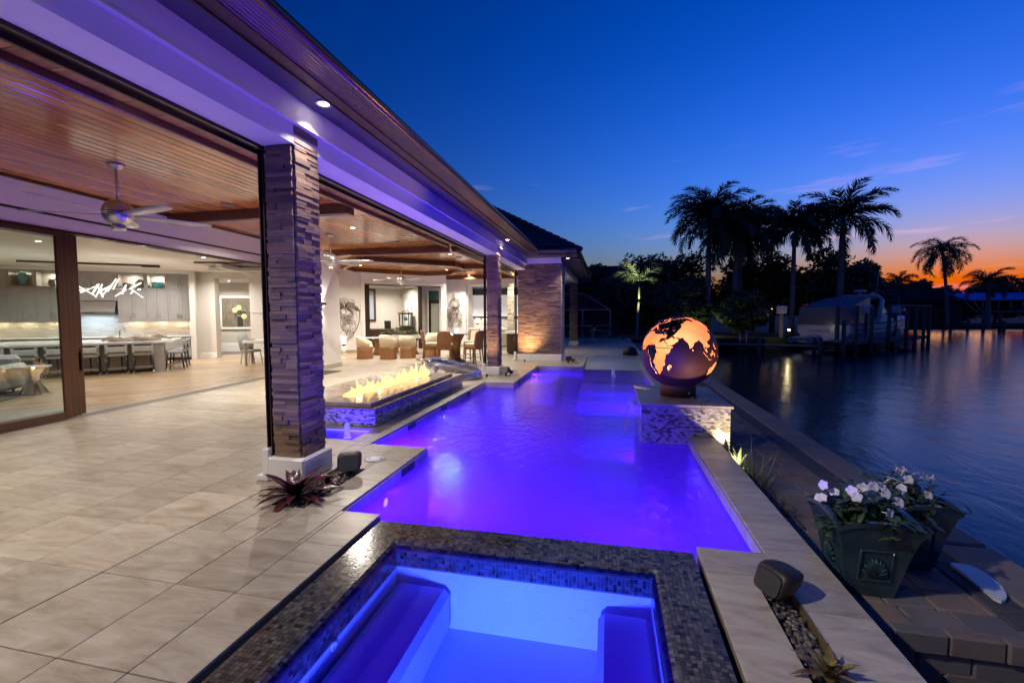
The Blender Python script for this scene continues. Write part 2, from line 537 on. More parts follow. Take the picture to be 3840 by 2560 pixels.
cop = []
yy = -1.5
while yy < 3.08:
    y2 = min(yy + .61, 3.08)
    cop += [(.643, .94, yy, y2), (1.12, 1.46, yy, y2)]
    yy = y2
cop += [(.643, 1.105, 3.08, 3.4), (1.105, 1.46, 3.08, 3.75)]
yy = 3.75
while yy < 33.4:
    y2 = min(yy + .61, 33.5)
    cop += subtract([(1.105, 1.46, yy, y2)], (1.1, 1.5, 6.55, 8.2))
    yy = y2
yy = 18.5
while yy < 33.4:
    y2 = min(yy + .63, 33.5)
    cop += [(.643, 1.105, yy, y2)]
    yy = y2
tiles += [(r, 'coping') for r in cop]
def near_key(t):
    r = t[0]; x, y = (r[0] + r[1]) / 2, (r[2] + r[3]) / 2
    vis = y > 1.0 and y > -.9 * x - 2.6 and y > 1.25 * x
    return (0 if vis else 1, math.hypot(x, y))
tiles.sort(key=near_key)
cache = {}
rest = {'tile': MB(), 'coping': MB()}
for i, (r, k) in enumerate(tiles):
    g = .0019
    x0, x1, y0, y1 = r[0] + g, r[1] - g, r[2] + g, r[3] - g
    if i < 300:
        key = (round(x1 - x0, 3), round(y1 - y0, 3), k)
        if key not in cache:
            cache[key] = MB().cbox(-key[0] / 2, key[0] / 2, -key[1] / 2, key[1] / 2, -.02, 0, .0025).mesh('tile')
            cache[key].materials.append(MT[k])
        ob('tile', cache[key], None, deck, ((x0 + x1) / 2, (y0 + y1) / 2, rnd.uniform(-.0008, .0004)))
    else:
        rest[k].box(x0, x1, y0, y1, -.02, 0)
for k, m in rest.items():
    tag(ob('tile_field', m, MT[k], deck), kind='stuff')

ob('expansion_joint', MB().box(-3.290, -3.281, -2.1, 3.7, -.005, .0012), darkj, deck)
# pool shell
OUT = [(-2.28, 3.4), (-2.28, 5.3), (-3.10, 5.3), (-3.10, 10.9), (-2.34, 10.9), (-2.34, 14.75), (-.83, 14.75), (-.83, 18.5), (1.105, 18.5), (1.105, 3.4),
       (.643, 3.4), (.643, -.2), (.602, -.2), (.602, 3.295), (-1.84, 3.295), (-1.84, -.2), (-1.90, -.2), (-1.90, 3.4)]
FL = -1.0
m = MB()
n_ = len(OUT)
m.add([(x, y, -.17) for x, y in OUT] + [(x, y, FL) for x, y in OUT], [(i, (i + 1) % n_, n_ + (i + 1) % n_, n_ + i) for i in range(n_)])
m.add([(x, y, FL) for x, y in OUT], [tuple(range(n_))])
pool = struct('pool', m, MT['plaster'])
# waterline tiles under the coping
wt = MB(); first = []
for i in range(n_ - 9):
    (x0, y0), (x1, y1) = OUT[i], OUT[i + 1]
    L = math.hypot(x1 - x0, y1 - y0); k = max(1, round(L / .42)); a = math.atan2(y1 - y0, x1 - x0)
    for q in range(k):
        t = (q + .5) / k
        first.append(((x0 + (x1 - x0) * t, y0 + (y1 - y0) * t), a, L / k))
wtc = {}
for (cx, cy), a, L in first:
    key = round(L, 3)
    if key not in wtc:
        wtc[key] = MB().cbox(-L / 2 + .002, L / 2 - .002, -.012, .006, -.20, -.024, .002).mesh('waterline_tile')
        wtc[key].materials.append(MT['coping'])
    ob('waterline_tile', wtc[key], None, pool, (cx, cy, 0), a)
for x, y0, y1 in ((-3.09, 6.43, 6.71), (-3.09, 7.88, 8.15), (-3.09, 9.43, 9.68), (-2.27, 4.55, 4.87), (-2.33, 11.4, 11.65)):
    ob('skimmer', MB().box(x, x + .012, y0, y1, -.115, -.035), MT['black'], pool)
# ramp of the beach entry, steps
ob('entry_ramp', MB().add([(-.82, 18.49, -.006), (1.10, 18.49, -.006), (1.10, 15.1, -.125), (-.82, 15.1, -.125), (1.10, 14.25, -.40), (-.82, 14.25, -.40)], [(0, 1, 2, 3), (3, 2, 4, 5)]), mat('ramp_mosaic', (.34, .34, .31), .35, col2=(.2, .21, .2), nscale=45, world=True, bumps=(60, .4, .006)), pool)
ob('step', MB().cbox(-.83, 1.10, 12.7, 14.3, -.99, -.45, .03), MT['plaster'], pool)
ob('step', MB().cbox(-.83, 1.10, 11.9, 12.7, -.99, -.62, .03), MT['plaster'], pool)
ob('shelf', MB().cbox(-2.33, -1.55, 12.9, 14.74, -.99, -.30, .05), MT['plaster'], pool)
# pool lights
BLUE = (.055, .003, 1.0)
lens = emit('pool_lens', (.35, .4, 1), 3)
def pool_light(p, d, power, label, r=.05):
    t = thing('pool_light', label, 'pool light', p, 0, 'underwater pool lights')
    a = math.atan2(d[1], d[0])
    mm = Matrix.Rotation(a, 4, 'Z') @ Matrix.Rotation(pi / 2, 4, 'Y')
    ob('bezel', MB().lathe([(r * 1.5, -.004), (r * 1.5, .008), (r * 1.05, .014), (r * 1.05, .004)], 20).xf(mm), MT['nickel'], t)
    ob('lens', MB().lathe([(r, 0), (r * .9, .012), (r * .5, .018), (.001, .02)], 20).xf(mm), lens, t)
    lamp('pool_light_lamp', 'AREA', (d[0] * .03, d[1] * .03, 0), power, BLUE, r * 1.9, t, (pi / 2, 0, a - pi / 2))
    return t
pool_light((-2.277, 4.17, -.25), (1, 0), 4, 'pool light in the side wall beside the near deck corner')
pool_light((-3.097, 8.0, -.25), (1, 0), 6, 'pool light in the pool wall along the fire table')
pool_light((-2.7, 5.303, -.6), (0, 1), 120, 'added unseen pool light in the wall of the deck notch beside the skimmer lid')  # deep lamps from here face away unseen, added to brighten the water
pool_light((-2.09, 3.403, -.6), (0, 1), 36, 'added unseen pool light in the short wall by the near deck corner')
pool_light((-1.2, 3.299, -.7), (0, 1), 50, 'added unseen pool light in the outer spa wall, left one')
pool_light((.1, 3.299, -.7), (0, 1), 46, 'added unseen pool light in the outer spa wall, right one')
pool_light((.8, 8.203, -.7), (0, 1), 120, 'added unseen pool light in the back of the globe pedestal below water')
pool_light((-2.337, 13.5, -.205), (1, 0), 60, 'pool light at the shallow far shelf of the pool')
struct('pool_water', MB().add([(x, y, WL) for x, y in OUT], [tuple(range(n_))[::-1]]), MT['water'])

# spa
IN = (-1.576, .338, .35, 3.03); IB = (-1.512, .288, .40, 2.935)
spa = struct('spa', MB(), MT['mosaicgrout'])
def ring(mb, o, i, zo, zi):
    O = [(o[0], o[2]), (o[1], o[2]), (o[1], o[3]), (o[0], o[3])]; I = [(i[0], i[2]), (i[1], i[2]), (i[1], i[3]), (i[0], i[3])]
    mb.add([(*q, zo) for q in O] + [(*q, zi) for q in I], [(k, (k + 1) % 4, 4 + (k + 1) % 4, 4 + k) for k in range(4)])
m = MB()
SO = (-1.84, .602, -.2, 3.295)
ring(m, SO, IN, -.004, -.004); ring(m, IN, IB, -.004, -.03); ring(m, IB, IB, -.03, -.15)
ring(m, SO, SO, -.004, -.17)
ob('grout_bed', m, MT['mosaicgrout'], spa)
m = MB(); ring(m, IB, IB, -.15, -.62); m.add([(IB[0], IB[2], -.56), (IB[1], IB[2], -.56), (IB[1], IB[3], -.56), (IB[0], IB[3], -.56)], [(0, 1, 2, 3)])
ob('basin', m, MT['plaster'], spa)
ob('bench', MB().cbox(IB[0] + .002, -1.09, .41, 2.93, -.555, -.24, .04), MT['poolfloor'], spa)
ob('bench', MB().cbox(-.05, IB[1] - .002, .41, 2.90, -.555, -.24, .04), MT['poolfloor'], spa)
for p, a in (((IB[0] + .004, 2.15, -.17), 0), ((IB[0] + .004, 1.75, -.17), 0)):
    ob('jet', MB().lathe([(.03, -.002), (.028, .006), (.016, .008), (.012, .002)], 16).xf(Matrix.Rotation(pi / 2, 4, 'Y')), MT['white'], spa, p)
P = .0268
st = []   # (origin, u, v, n)
def strip(org, u, v, nu, nv):
    for i in range(nu):
        for j in range(nv): st.append((Vector(org) + Vector(u) * (P * (i + .5)) + Vector(v) * (P * (j + .5)), Vector(u), Vector(v)))
nx = int((SO[1] - SO[0]) / P)
strip((SO[0] + .003, SO[3] - .001 - 10 * P, 0), (1, 0, 0), (0, 1, 0), nx, 10)
for x in (SO[0] + .003, SO[1] - .003 - 10 * P): strip((x, .8, 0), (1, 0, 0), (0, 1, 0), 10, int((SO[3] - 10 * P - .8) / P))
s1 = Vector((0, -.095, -.026)).normalized(); s2 = Vector((.064, 0, -.026)).normalized(); s3 = Vector((-.05, 0, -.026)).normalized()
strip((IN[0] + .03, IN[3] - .002, -.003), (1, 0, 0), s1, int((IN[1] - IN[0] - .06) / P), 3)
for x, s_ in ((IN[0] + .001, s2), (IN[1] - .001, s3)): strip((x, .8, -.003), (0, 1, 0), s_, int((IN[3] - .83) / P), 2)
strip((IB[0], IB[3] - .001, -.032), (1, 0, 0), (0, 0, -1), int((IB[1] - IB[0]) / P), 4)
for x in (IB[0] + .001, IB[1] - .001): strip((x, .8, -.032), (0, 1, 0), (0, 0, -1), int((IB[3] - .8) / P), 4)
vis = [t for t in st if t[0].y > 1.78]
vis.sort(key=lambda t: (t[0] - Vector((0, 0, 1.7))).length)
solo = set(id(t) for t in vis[:300])
h = P / 2 - .0012
one = MB().cbox(-h, h, -h, h, -.002, .0025, .0012).mesh('mosaic_tile'); one.materials.append(MT['mosaic'])
field = MB()
for t in st:
    c, u, v = t
    nrm = u.cross(v)
    if nrm.z < -.1: nrm = -nrm
    if abs(nrm.z) < .1: nrm = Vector((0, -1, 0)) if abs(u.x) > .5 else Vector((1 if c.x < -.6 else -1, 0, 0))
    v = nrm.cross(u)
    if id(t) in solo:
        o = ob('mosaic_tile', one, None, spa, c)
        o.rotation_euler = Matrix((u, v, nrm)).transposed().to_euler()
    else:
        k = len(field.v)
        q = [c + u * (a * h) + v * (b * h) + nrm * z for z, s_ in ((-.002, 1), (.0022, 1)) for a, b in ((-1, -1), (1, -1), (1, 1), (-1, 1))]
        field.add(q, [(4, 5, 6, 7), (0, 1, 5, 4), (1, 2, 6, 5), (2, 3, 7, 6), (3, 0, 4, 7)])
tag(ob('mosaic_field', field, MT['mosaic'], spa), kind='stuff')
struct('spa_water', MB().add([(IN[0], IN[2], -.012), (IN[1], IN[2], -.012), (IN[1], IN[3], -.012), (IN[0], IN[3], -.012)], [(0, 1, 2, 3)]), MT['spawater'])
t = thing('spa_light', 'white bezel light low in the spa wall nearest the camera', 'pool light', (-.62, .42, -.33))
ob('lens', MB().lathe([(.06, 0), (.05, .02), (.001, .024)], 20).xf(Matrix.Rotation(-pi / 2, 4, 'X')), lens, t)
lamp('spa_lamp', 'AREA', (0, .04, 0), 26, (.03, 2.4, 1.0), .1, t, (pi / 2, 0, 0), 1.9)
lamp('spa_lamp', 'AREA', (0, .045, 0), 140, (.16, .05, 1.0), .1, t, (pi / 2, 0, 0))

# right hand terrace: pavers, seawall, lake, ground
terr = struct('terrace', MB().box(1.46, 2.80, 3.24, 33.5, -.9, -.345).box(1.46, 2.80, -2, 3.24, -1.0, -.70), MT['soil'])
rowsy = 3.24
pv = []
k = 0
while rowsy < 33.4:
    d = rnd.choice((.15, .225, .225, .3))
    x = 1.47 - rnd.uniform(0, .12)
    while x < 2.56:
        wd = rnd.choice((.225, .3, .3, .15))
        a, b = max(x, 1.47), min(x + wd, 2.56)
        if b - a > .05: pv.append((a, b, rowsy, rowsy + d))
        x += wd
    rowsy += d
far = MB()
pcount = 0
for r in pv:
    if r[1] < 1.87 and 4.55 < r[2] < 8.2: continue
    if pcount < 290:
        pcount += 1
        sx, sy = r[1] - r[0] - .006, r[3] - r[2] - .006
        ob('paver', MB().cbox(-sx / 2, sx / 2, -sy / 2, sy / 2, -.05, 0, .012), MT['paver'], terr, ((r[0] + r[1]) / 2, (r[2] + r[3]) / 2, -.30 + rnd.uniform(-.004, .003)), (rnd.uniform(-.008, .008), rnd.uniform(-.008, .008), rnd.uniform(-.01, .01)))
    else:
        far.box(r[0], r[1] - .006, r[2], r[3] - .006, -.35, -.30)
tag(ob('paver_field', far, MT['paver'], terr), kind='stuff')
y = 3.24
while y < 33.4:
    L = .3 if y < 14 else 4.0
    L = min(L, 33.5 - y)
    ob('border_paver', MB().cbox(0, .225, 0, L - .005, -.05, 0, .008), MT['paverdark'], terr, (2.567, y, -.302))
    y += L
for i, z in enumerate((-.44, -.585, -.70)):
    x = 1.5 + (i % 2) * .15
    while x < 2.8:
        ob('retaining_block', MB().cbox(0, min(.295, 2.8 - x), 0, .16, 0, .138, .012), MT['paver'], terr, (x, 3.21 + rnd.uniform(-.01, .006) - .03 * (i == 0), z))
        x += .3
for x in (1.9, 2.2, 2.5):
    for yv in (1.6, 1.9, 2.2, 2.5, 2.8):
        ob('paver', MB().cbox(-.147, .147, -.147, .147, -.05, 0, .012), MT['paver'], terr, (x + .05, yv + .12, -.655))
ob('soil_strip', MB().box(1.462, 1.86, 4.55, 8.2, -.36, -.305), MT['soil'], terr)
sw = struct('seawall', MB().box(2.83, 3.18, -6, 34, -2.2, -.405), mat('seawall_concrete', (.16, .15, .13), .9, bumps=(20, .5, .02)))
for y0, y1 in ((-3, 1.5), (1.5, 4.49), (4.53, 7.5), (7.5, 10.5), (10.5, 13.5), (13.5, 16.5), (16.5, 22), (22, 28), (28, 34)):
    ob('cap_slab', MB().cbox(2.80, 3.22, y0 + .004, y1 - .004, -.40, -.295, .015), MT['capstone'], sw)
ground = struct('ground', MB().box(-400, 2.82, -60, 33.6, -2.4, -2.0).box(-400, 2.9, 33.5, 37, -2.4, -.08), MT['grass'])
SHORE = [(2.9, 33.5), (3.3, 36.3), (11.5, 36.8), (16, 42), (25, 51), (36, 66), (50, 96), (75, 104), (160, 92), (600, 110), (600, 900), (-500, 900), (-500, 33.5)]
struct('far_shore', MB().prism(SHORE, -2.2, -.1), MT['grass'])
lm, ln, lb = newmat('canal_water')
lb.inputs['Base Color'].default_value = (.008, .016, .03, 1)
lb.inputs['Roughness'].default_value = .19
lb.inputs['IOR'].default_value = 1.33
lv = coords(ln, world=True, rand=False, scale=(1, .5, 1))
h1 = noise(ln, lv, 1.1, 4, .6, .5)
bump(ln, lb, h1, .30, .10)
struct('lake', MB().add([(2.9, -200, LAKE), (700, -200, LAKE), (700, 700, LAKE), (2.9, 700, LAKE)], [(0, 1, 2, 3)]), lm)

# pedestal with mosaic sides
ped = thing('globe_pedestal', 'mosaic-clad pedestal with stone cap at the pool edge under the globe', 'pedestal', (0, 0, 0))
ob('core', MB().box(.47, 1.645, 6.556, 8.2, -.99, .41), MT['mosaicgrout'], ped)
for x0, x1 in ((.437, .85), (.85, 1.265), (1.265, 1.68)):
    ob('cap_slab', MB().cbox(x0 + .002, x1 - .002, 6.52, 8.23, .412, .45, .004), MT['coping'], ped)
nst = []
tw, th = .05, .0262
for r_ in range(30):
    z = .40 - r_ * th
    if z < -.38: break
    for c_ in range(25):
        x0 = .466 + c_ * tw - (tw / 2 if r_ % 2 else 0)
        a, b = max(x0, .466), min(x0 + tw, 1.648)
        if b - a < .012: continue
        if z < -.16 and b < 1.47: continue
        nst.append((a, b, z))
nst.sort(key=lambda q: -q[2])
fm = MB()
for i, (a, b, z) in enumerate(nst):
    if i < 300:
        ob('mosaic_tile', MB().cbox(a + .001, b - .001, 6.549, 6.558, z - th + .0012, z - .0012, .001), MT['mosaicpale'], ped)
    else:
        fm.box(a + .001, b - .001, 6.549, 6.558, z - th + .0012, z - .0012)
for r_ in range(22):
    z = .40 - r_ * th
    for c_ in range(33):
        y0 = 6.553 + c_ * tw - (tw / 2 if r_ % 2 else 0)
        if y0 < 6.553: continue
        fm.box(.463, .472, y0 + .001, min(y0 + tw, 8.2) - .001, z - th + .0012, z - .0012)
tag(ob('mosaic_field', fm, MT['mosaicpale'], ped), kind='stuff')
# falling water from the pedestal
wm, wn, wb = newmat('falling_water')
wn.nodes.remove(wb)
tr_ = nd(wn, 'BsdfTransparent'); df = nd(wn, 'BsdfTranslucent'); df.inputs[0].default_value = (.8, .85, 1, 1)
dg = nd(wn, 'BsdfGlossy'); dg.inputs['Roughness'].default_value = .2
mx1 = nd(wn, 'MixShader'); mx2 = nd(wn, 'MixShader'); mx1.inputs[0].default_value = .4
fx = ramp(wn, noise(wn, coords(wn, world=True, rand=False, scale=(1, 30, 1)), 1.2, 3), [(.35, (.3, .3, .3)), (.65, (.95, .95, .95))])
wn.links.new(df.outputs[0], mx1.inputs[1]); wn.links.new(dg.outputs[0], mx1.inputs[2])
wn.links.new(fx, mx2.inputs[0]); wn.links.new(tr_.outputs[0], mx2.inputs[1]); wn.links.new(mx1.outputs[0], mx2.inputs[2])
wn.links.new(mx2.outputs[0], wn.nodes['Material Output'].inputs[0])
m = MB(); v = []
for i in range(11):
    t_ = i / 10
    for j in range(13):
        s_ = j / 12
        v.append((.46 - .20 * t_ ** .6 - .02 * s_, 6.85 + .7 * s_ + .04 * sin(j * 2 + i * .3) * t_, .36 - (.36 - WL) * t_ ** 1.7))
m.add(v, [(i * 13 + j, i * 13 + j + 1, (i + 1) * 13 + j + 1, (i + 1) * 13 + j) for i in range(10) for j in range(12)], True)
tag(ob('waterfall', m, wm), 'thin sheet of water falling from the pedestal side into the pool', 'waterfall')
# bubbler column in the basin and the far one
def bubbler(p, h, r, label):
    m = MB().lathe([(r * 1.5, 0), (r, h * .25), (r * .95, h * .7), (r * .7, h * .92), (.001, h)], 14)
    return tag(ob('bubbler', m, wm, None, p), label, 'fountain', 'bubbling fountain jets')
bubbler((-3.66, 5.66, -.05), .23, .04, 'bubbling water jet in the lit basin before the fire table')
bubbler((.14, 13.4, WL), .36, .05, 'tall water jet rising at the far steps of the pool')

# lit basin between column and fire table
bas = struct('basin', MB().box(-4.44, -3.45, 5.43, 5.99, -.30, -.28), MT['plaster'])
m = MB(); ring(m, (-4.44, -3.45, 5.43, 5.99), (-4.44, -3.45, 5.43, 5.99), -.02, -.3)
ob('basin_wall', m, MT['plaster'], bas)
struct('basin_water', MB().add([(-4.44, 5.43, -.05), (-3.45, 5.43, -.05), (-3.45, 5.99, -.05), (-4.44, 5.99, -.05)], [(0, 1, 2, 3)]), MT['spawater'])
t = thing('basin_light', 'round light on the basin floor below the bubbling jet', 'pool light', (-3.66, 5.66, -.275))
ob('lens', MB().lathe([(.035, 0), (.03, .015), (.001, .018)], 14), lens, t)
lamp('basin_lamp', 'AREA', (0, 0, .04), 24, (.16, .14, 1), .12, t, (pi, 0, 0))

# globe fire bowl
EUR = [(-9, 43), (-9, 38), (-6, 36), (0, 38), (3, 42), (8, 44), (12, 42), (16, 38), (18, 40), (13, 45), (19, 42), (23, 36), (24, 40), (28, 41), (27, 37), (36, 36), (35, 32), (34, 28), (39, 21), (43, 13), (52, 15), (59, 22), (56, 26), (51, 24), (48, 30), (57, 26), (66, 25), (72, 20), (74, 14), (77, 8), (80, 13), (81, 16), (87, 21), (92, 22), (94, 17), (98, 15), (98, 9), (101, 4), (104, 1.5), (103, 6), (100, 13), (105, 9), (109, 12), (106, 19), (110, 21), (117, 24), (121, 29), (120, 36), (125, 39), (126, 35), (129, 36), (128, 40), (135, 44), (141, 53), (136, 55), (150, 60), (156, 52), (163, 58), (178, 64), (178, 69), (150, 71), (130, 72), (113, 74), (95, 76), (80, 72), (68, 70), (55, 68), (44, 67), (35, 66), (40, 64), (30, 70), (20, 70), (12, 65), (5, 61), (8, 58), (12, 57), (17, 62), (23, 65), (22, 60), (28, 60), (21, 56), (13, 54), (8, 54), (3, 51), (-4, 48), (-1, 44)]
AFR = [(-6, 35), (10, 37), (11, 33), (20, 31), (32, 31), (35, 28), (37, 21), (43, 12), (51, 12), (47, 4), (40, -4), (40, -15), (35, -22), (32, -28), (26, -34), (18, -34), (12, -18), (13, -8), (9, 2), (8, 5), (-2, 5), (-8, 4), (-14, 9), (-17, 15), (-16, 21), (-10, 29)]
AUS = [(114, -22), (122, -18), (130, -12), (136, -12), (139, -17), (142, -11), (146, -19), (153, -27), (150, -37), (140, -38), (131, -32), (116, -35)]
NAM = [(-165, 62), (-155, 71), (-125, 70), (-95, 72), (-82, 68), (-94, 60), (-80, 52), (-78, 62), (-64, 58), (-56, 52), (-66, 45), (-76, 37), (-81, 30), (-84, 30), (-97, 27), (-97, 20), (-88, 21), (-84, 11), (-78, 8), (-88, 14), (-105, 20), (-115, 31), (-124, 40), (-125, 49), (-140, 60), (-160, 57)]
SAM = [(-78, 8), (-70, 12), (-60, 9), (-50, 0), (-35, -6), (-39, -18), (-48, -27), (-58, -36), (-65, -45), (-69, -54), (-74, -50), (-71, -20), (-81, -5)]
ISL = [[(44, -17), (50, -15), (47, -25), (44, -24)], [(96, 5), (104, -3), (105, -6), (100, -1)], [(109, 1), (117, 6), (118, 1), (114, -4)], [(106, -6.5), (114, -7.5), (114, -9), (106, -8)], [(120, 1), (124, 0), (122, -5), (119, -3)], [(132, -1), (141, -3), (150, -9), (139, -8)], [(80, 9.5), (82, 7), (80, 6)], [(130, 32), (136, 35), (141, 38), (143, 44), (139, 37), (132, 34)], [(-5, 50), (1, 52), (-3, 58), (-6, 57)], [(-50, 61), (-22, 70), (-25, 82), (-60, 81), (-54, 69)], [(118, 9), (122, 18), (125, 12), (125, 6)]]
LAND = [EUR, AFR, AUS, NAM, SAM] + ISL
SEAS = [[(28, 41.5), (33, 45), (40, 43), (38, 41), (31, 41)], [(47, 45), (53, 46), (54, 38), (50, 37)], [(48.5, 29.5), (51, 26.5), (56, 26.2), (51, 28.5)]]
def inside(p, poly):
    x, y = p; c = False
    for i in range(len(poly)):
        (x0, y0), (x1, y1) = poly[i], poly[i - 1]
        if (y0 > y) != (y1 > y) and x < (x1 - x0) * (y - y0) / (y1 - y0) + x0: c = not c
    return c
GC, GR = Vector((1.065, 7.3, 1.125)), .56
gn = Vector((-GC.x, -GC.y, 0)).normalized(); ge = Vector((-gn.y, gn.x, 0))
def gp(lo, la, r):
    a, b = radians(lo - 60), radians(la)
    return (gn * (cos(a) * cos(b)) + ge * (sin(a) * cos(b))) * r + Vector((0, 0, sin(b) * r))
boxes = [(min(q[0] for q in p) - 1, max(q[0] for q in p) + 1, min(q[1] for q in p) - 1, max(q[1] for q in p) + 1, p) for p in LAND]
ST = 1.25
NLo, NLa = int(360 / ST), int(180 / ST)
v = [tuple(gp(-180 + i * ST, -90 + j * ST, r)) for r in (GR, GR - .008) for j in range(NLa + 1) for i in range(NLo)]
half = NLo * (NLa + 1)
solid = {}
for j in range(NLa):
    la = -90 + (j + .5) * ST
    for i in range(NLo):
        lo = -180 + (i + .5) * ST
        la2 = la + .8 * sin(lo * .55) * cos(la * .7 + lo * .31); lo2 = lo + .8 * sin(la * .6 + lo * .2)
        land = any(b[0] < lo2 < b[1] and b[2] < la2 < b[3] and inside((lo2, la2), b[4]) for b in boxes) and not any(inside((lo2, la2), s_) for s_ in SEAS)
        if land and (abs(la - 9.6) < .7): land = False       # weld seam strap
        solid[i, j] = not land and la > -64
f = []
for (i, j), s_ in solid.items():
    if not s_: continue
    i2 = (i + 1) % NLo
    a, b, c, d = j * NLo + i, j * NLo + i2, (j + 1) * NLo + i2, (j + 1) * NLo + i
    f.append((a, b, c, d)); f.append((d + half, c + half, b + half, a + half))
    for (p, q), nb in (((a, b), (i, j - 1)), ((b, c), (i2, j)), ((c, d), (i, j + 1)), ((d, a), ((i - 1) % NLo, j))):
        if not solid.get(nb, False): f.append((q, p, p + half, q + half))
globe = thing('globe_fire_bowl', 'rusted steel globe fire pit with cut-out continents glowing orange', 'fire pit', GC)
ob('shell', MB().add(v, f, True), MT['rustglobe'], globe)
ob('base_ring', MB().lathe([(.262, -.675), (.262, -.50), (.255, -.49), (.255, -.665)], 40), MT['rustglobe'], globe)
ob('ash_bed', MB().lathe([(.30, -.47), (.28, -.455), (.001, -.45)], 24), mat('ash', (.25, .2, .16), .9), globe)
ob('valve', MB().lathe([(.018, 0), (.018, .012), (.008, .016), (.008, .004)], 14).xf(Matrix.Rotation(pi / 2, 4, 'X')), MT['nickel'], globe, (.12, -.243, -.60))
fl, fn, fb = newmat('flame')
fn.nodes.remove(fb)
em = nd(fn, 'Emission'); ft = nd(fn, 'BsdfTransparent'); fmx = nd(fn, 'MixShader')
hz = nd(fn, 'Attribute'); hz.attribute_name = 'heat'
fn.links.new(ramp(fn, hz.outputs['Fac'], [(0, (1, .55, .2)), (.22, (1, .42, .11)), (.5, (1, .28, .05)), (1, (.9, .12, .01))]), em.inputs[0])
fs = nd(fn, 'MapRange'); fs.inputs[1].default_value = 0; fs.inputs[2].default_value = 1; fs.inputs[3].default_value = 1.4; fs.inputs[4].default_value = .7
fn.links.new(hz.outputs['Fac'], fs.inputs[0]); fn.links.new(fs.outputs[0], em.inputs[1])
fa = ramp(fn, noise(fn, coords(fn, rand=False, scale=(1, 1, .5)), 14, 3), [(.25, (.12, .12, .12)), (.48, (.96, .96, .96))])
fh = nd(fn, 'MapRange'); fh.inputs[3].default_value = 1; fh.inputs[4].default_value = .35
fn.links.new(hz.outputs['Fac'], fh.inputs[0])
fx_ = nd(fn, 'Math', operation='MULTIPLY'); fn.links.new(fa, fx_.inputs[0]); fn.links.new(fh.outputs[0], fx_.inputs[1])
fn.links.new(fx_.outputs[0], fmx.inputs[0]); fn.links.new(ft.outputs[0], fmx.inputs[1]); fn.links.new(em.outputs[0], fmx.inputs[2])
fn.links.new(fmx.outputs[0], fn.nodes['Material Output'].inputs[0])
MT['flame'] = fl
fl.cycles.emission_sampling = 'NONE'
def flames(name, spots, parent):
    m = MB(); heat = []
    for (x, y, z, h_, r_) in spots:
        lean = (rnd.uniform(-.5, .5), rnd.uniform(-.5, .5)); ph = rnd.uniform(0, 6)
        n = 9; K = 8; v = []; hh = []
        for i in range(K + 1):
            t_ = i / K
            rr = r_ * (1 - t_) ** .75 * (.75 + .6 * sin(pi * min(1, t_ * 1.6)) + .16 * sin(7 * t_ + ph)) + .001
            ox = lean[0] * h_ * .4 * t_ ** 1.5 + .3 * r_ * sin(6 * t_ + ph); oy = lean[1] * h_ * .4 * t_ ** 1.5 + .3 * r_ * cos(5 * t_ + ph)
            for j in range(n):
                a = 2 * pi * j / n
                v.append((x + ox + rr * cos(a), y + oy + rr * sin(a) * 1.3, z + h_ * t_)); hh.append(t_)
        m.add(v, [(i * n + j, i * n + (j + 1) % n, (i + 1) * n + (j + 1) % n, (i + 1) * n + j) for i in range(K) for j in range(n)], True)
        heat += hh
    me = m.mesh(name)
    at = me.attributes.new('heat', 'FLOAT', 'POINT'); at.data.foreach_set('value', heat)
    return ob(name, me, fl, parent)
flames('flame', [(rnd.uniform(-.1, .1), rnd.uniform(-.1, .1), -.46, rnd.uniform(.14, .3), .035) for _ in range(9)], globe)
lamp('globe_fire', 'POINT', (0, 0, -.22), 120, (1, .55, .25), .06, globe)
wand = tag(ob('fire_key', MB().tube([(1.23, 7.05, .462), (1.40, 6.79, .462)], .007, 8).tube([(1.225, 7.06, .462), (1.245, 7.03, .462)], .012, 8).tube([(1.385, 6.815, .462), (1.402, 6.787, .462)], .012, 8), MT['nickel']), 'slim metal valve key lying on the globe pedestal', 'fire key')

# fire table
fire = thing('fire_table', 'long low mosaic fire table with stone top beside the pool', 'fire table', (0, 0, 0))
ob('core', MB().box(-5.25, -3.466, 6.106, 10.21, 0, .268), MT['mosaicgrout'], fire)
fm = MB(); tw2 = .05; cnt = []
for r_ in range(10):
    z = .268 - r_ * th
    for c_ in range(37):
        x1 = -3.460 - c_ * tw2 + (tw2 / 2 if r_ % 2 else 0)
        if x1 > -3.46: continue
        cnt.append((x1 - tw2, x1, 6.1, 6.108, z))
    for c_ in range(83):
        y0 = 6.105 + c_ * tw2 - (tw2 / 2 if r_ % 2 else 0)
        if y0 < 6.1: continue
        cnt.append((-3.468, -3.458, y0, min(y0 + tw2, 10.215), z))
cnt.sort(key=lambda q: math.hypot(q[1], q[2]))
shown = 0
for q in cnt:
    b_ = (q[0] + .001, q[1] - (.001 if q[3] - q[2] < .01 else 0), q[2] + (0 if q[3] - q[2] < .01 else .001), q[3] - (0 if q[3] - q[2] < .01 else .001), q[4] - th + .0012, q[4] - .0012)
    if shown < 300 and q[0] > -4.4:
        shown += 1; ob('mosaic_tile', MB().cbox(*b_, .001), MT['mosaicpale'], fire)
    else: fm.box(*b_)
tag(ob('mosaic_field', fm, MT['mosaicpale'], fire), kind='stuff')
polished = tile_mat('polished_stone_top', (.24, .19, .14), (.36, .31, .25), (.44, .40, .34), .12)
brownstone = tile_mat('brown_stone_cap', (.16, .11, .06), (.26, .19, .11), (.34, .26, .16), .25)
ob('lower_cap', MB().cbox(-5.28, -3.44, 6.08, 10.24, .27, .295, .005), brownstone, fire)
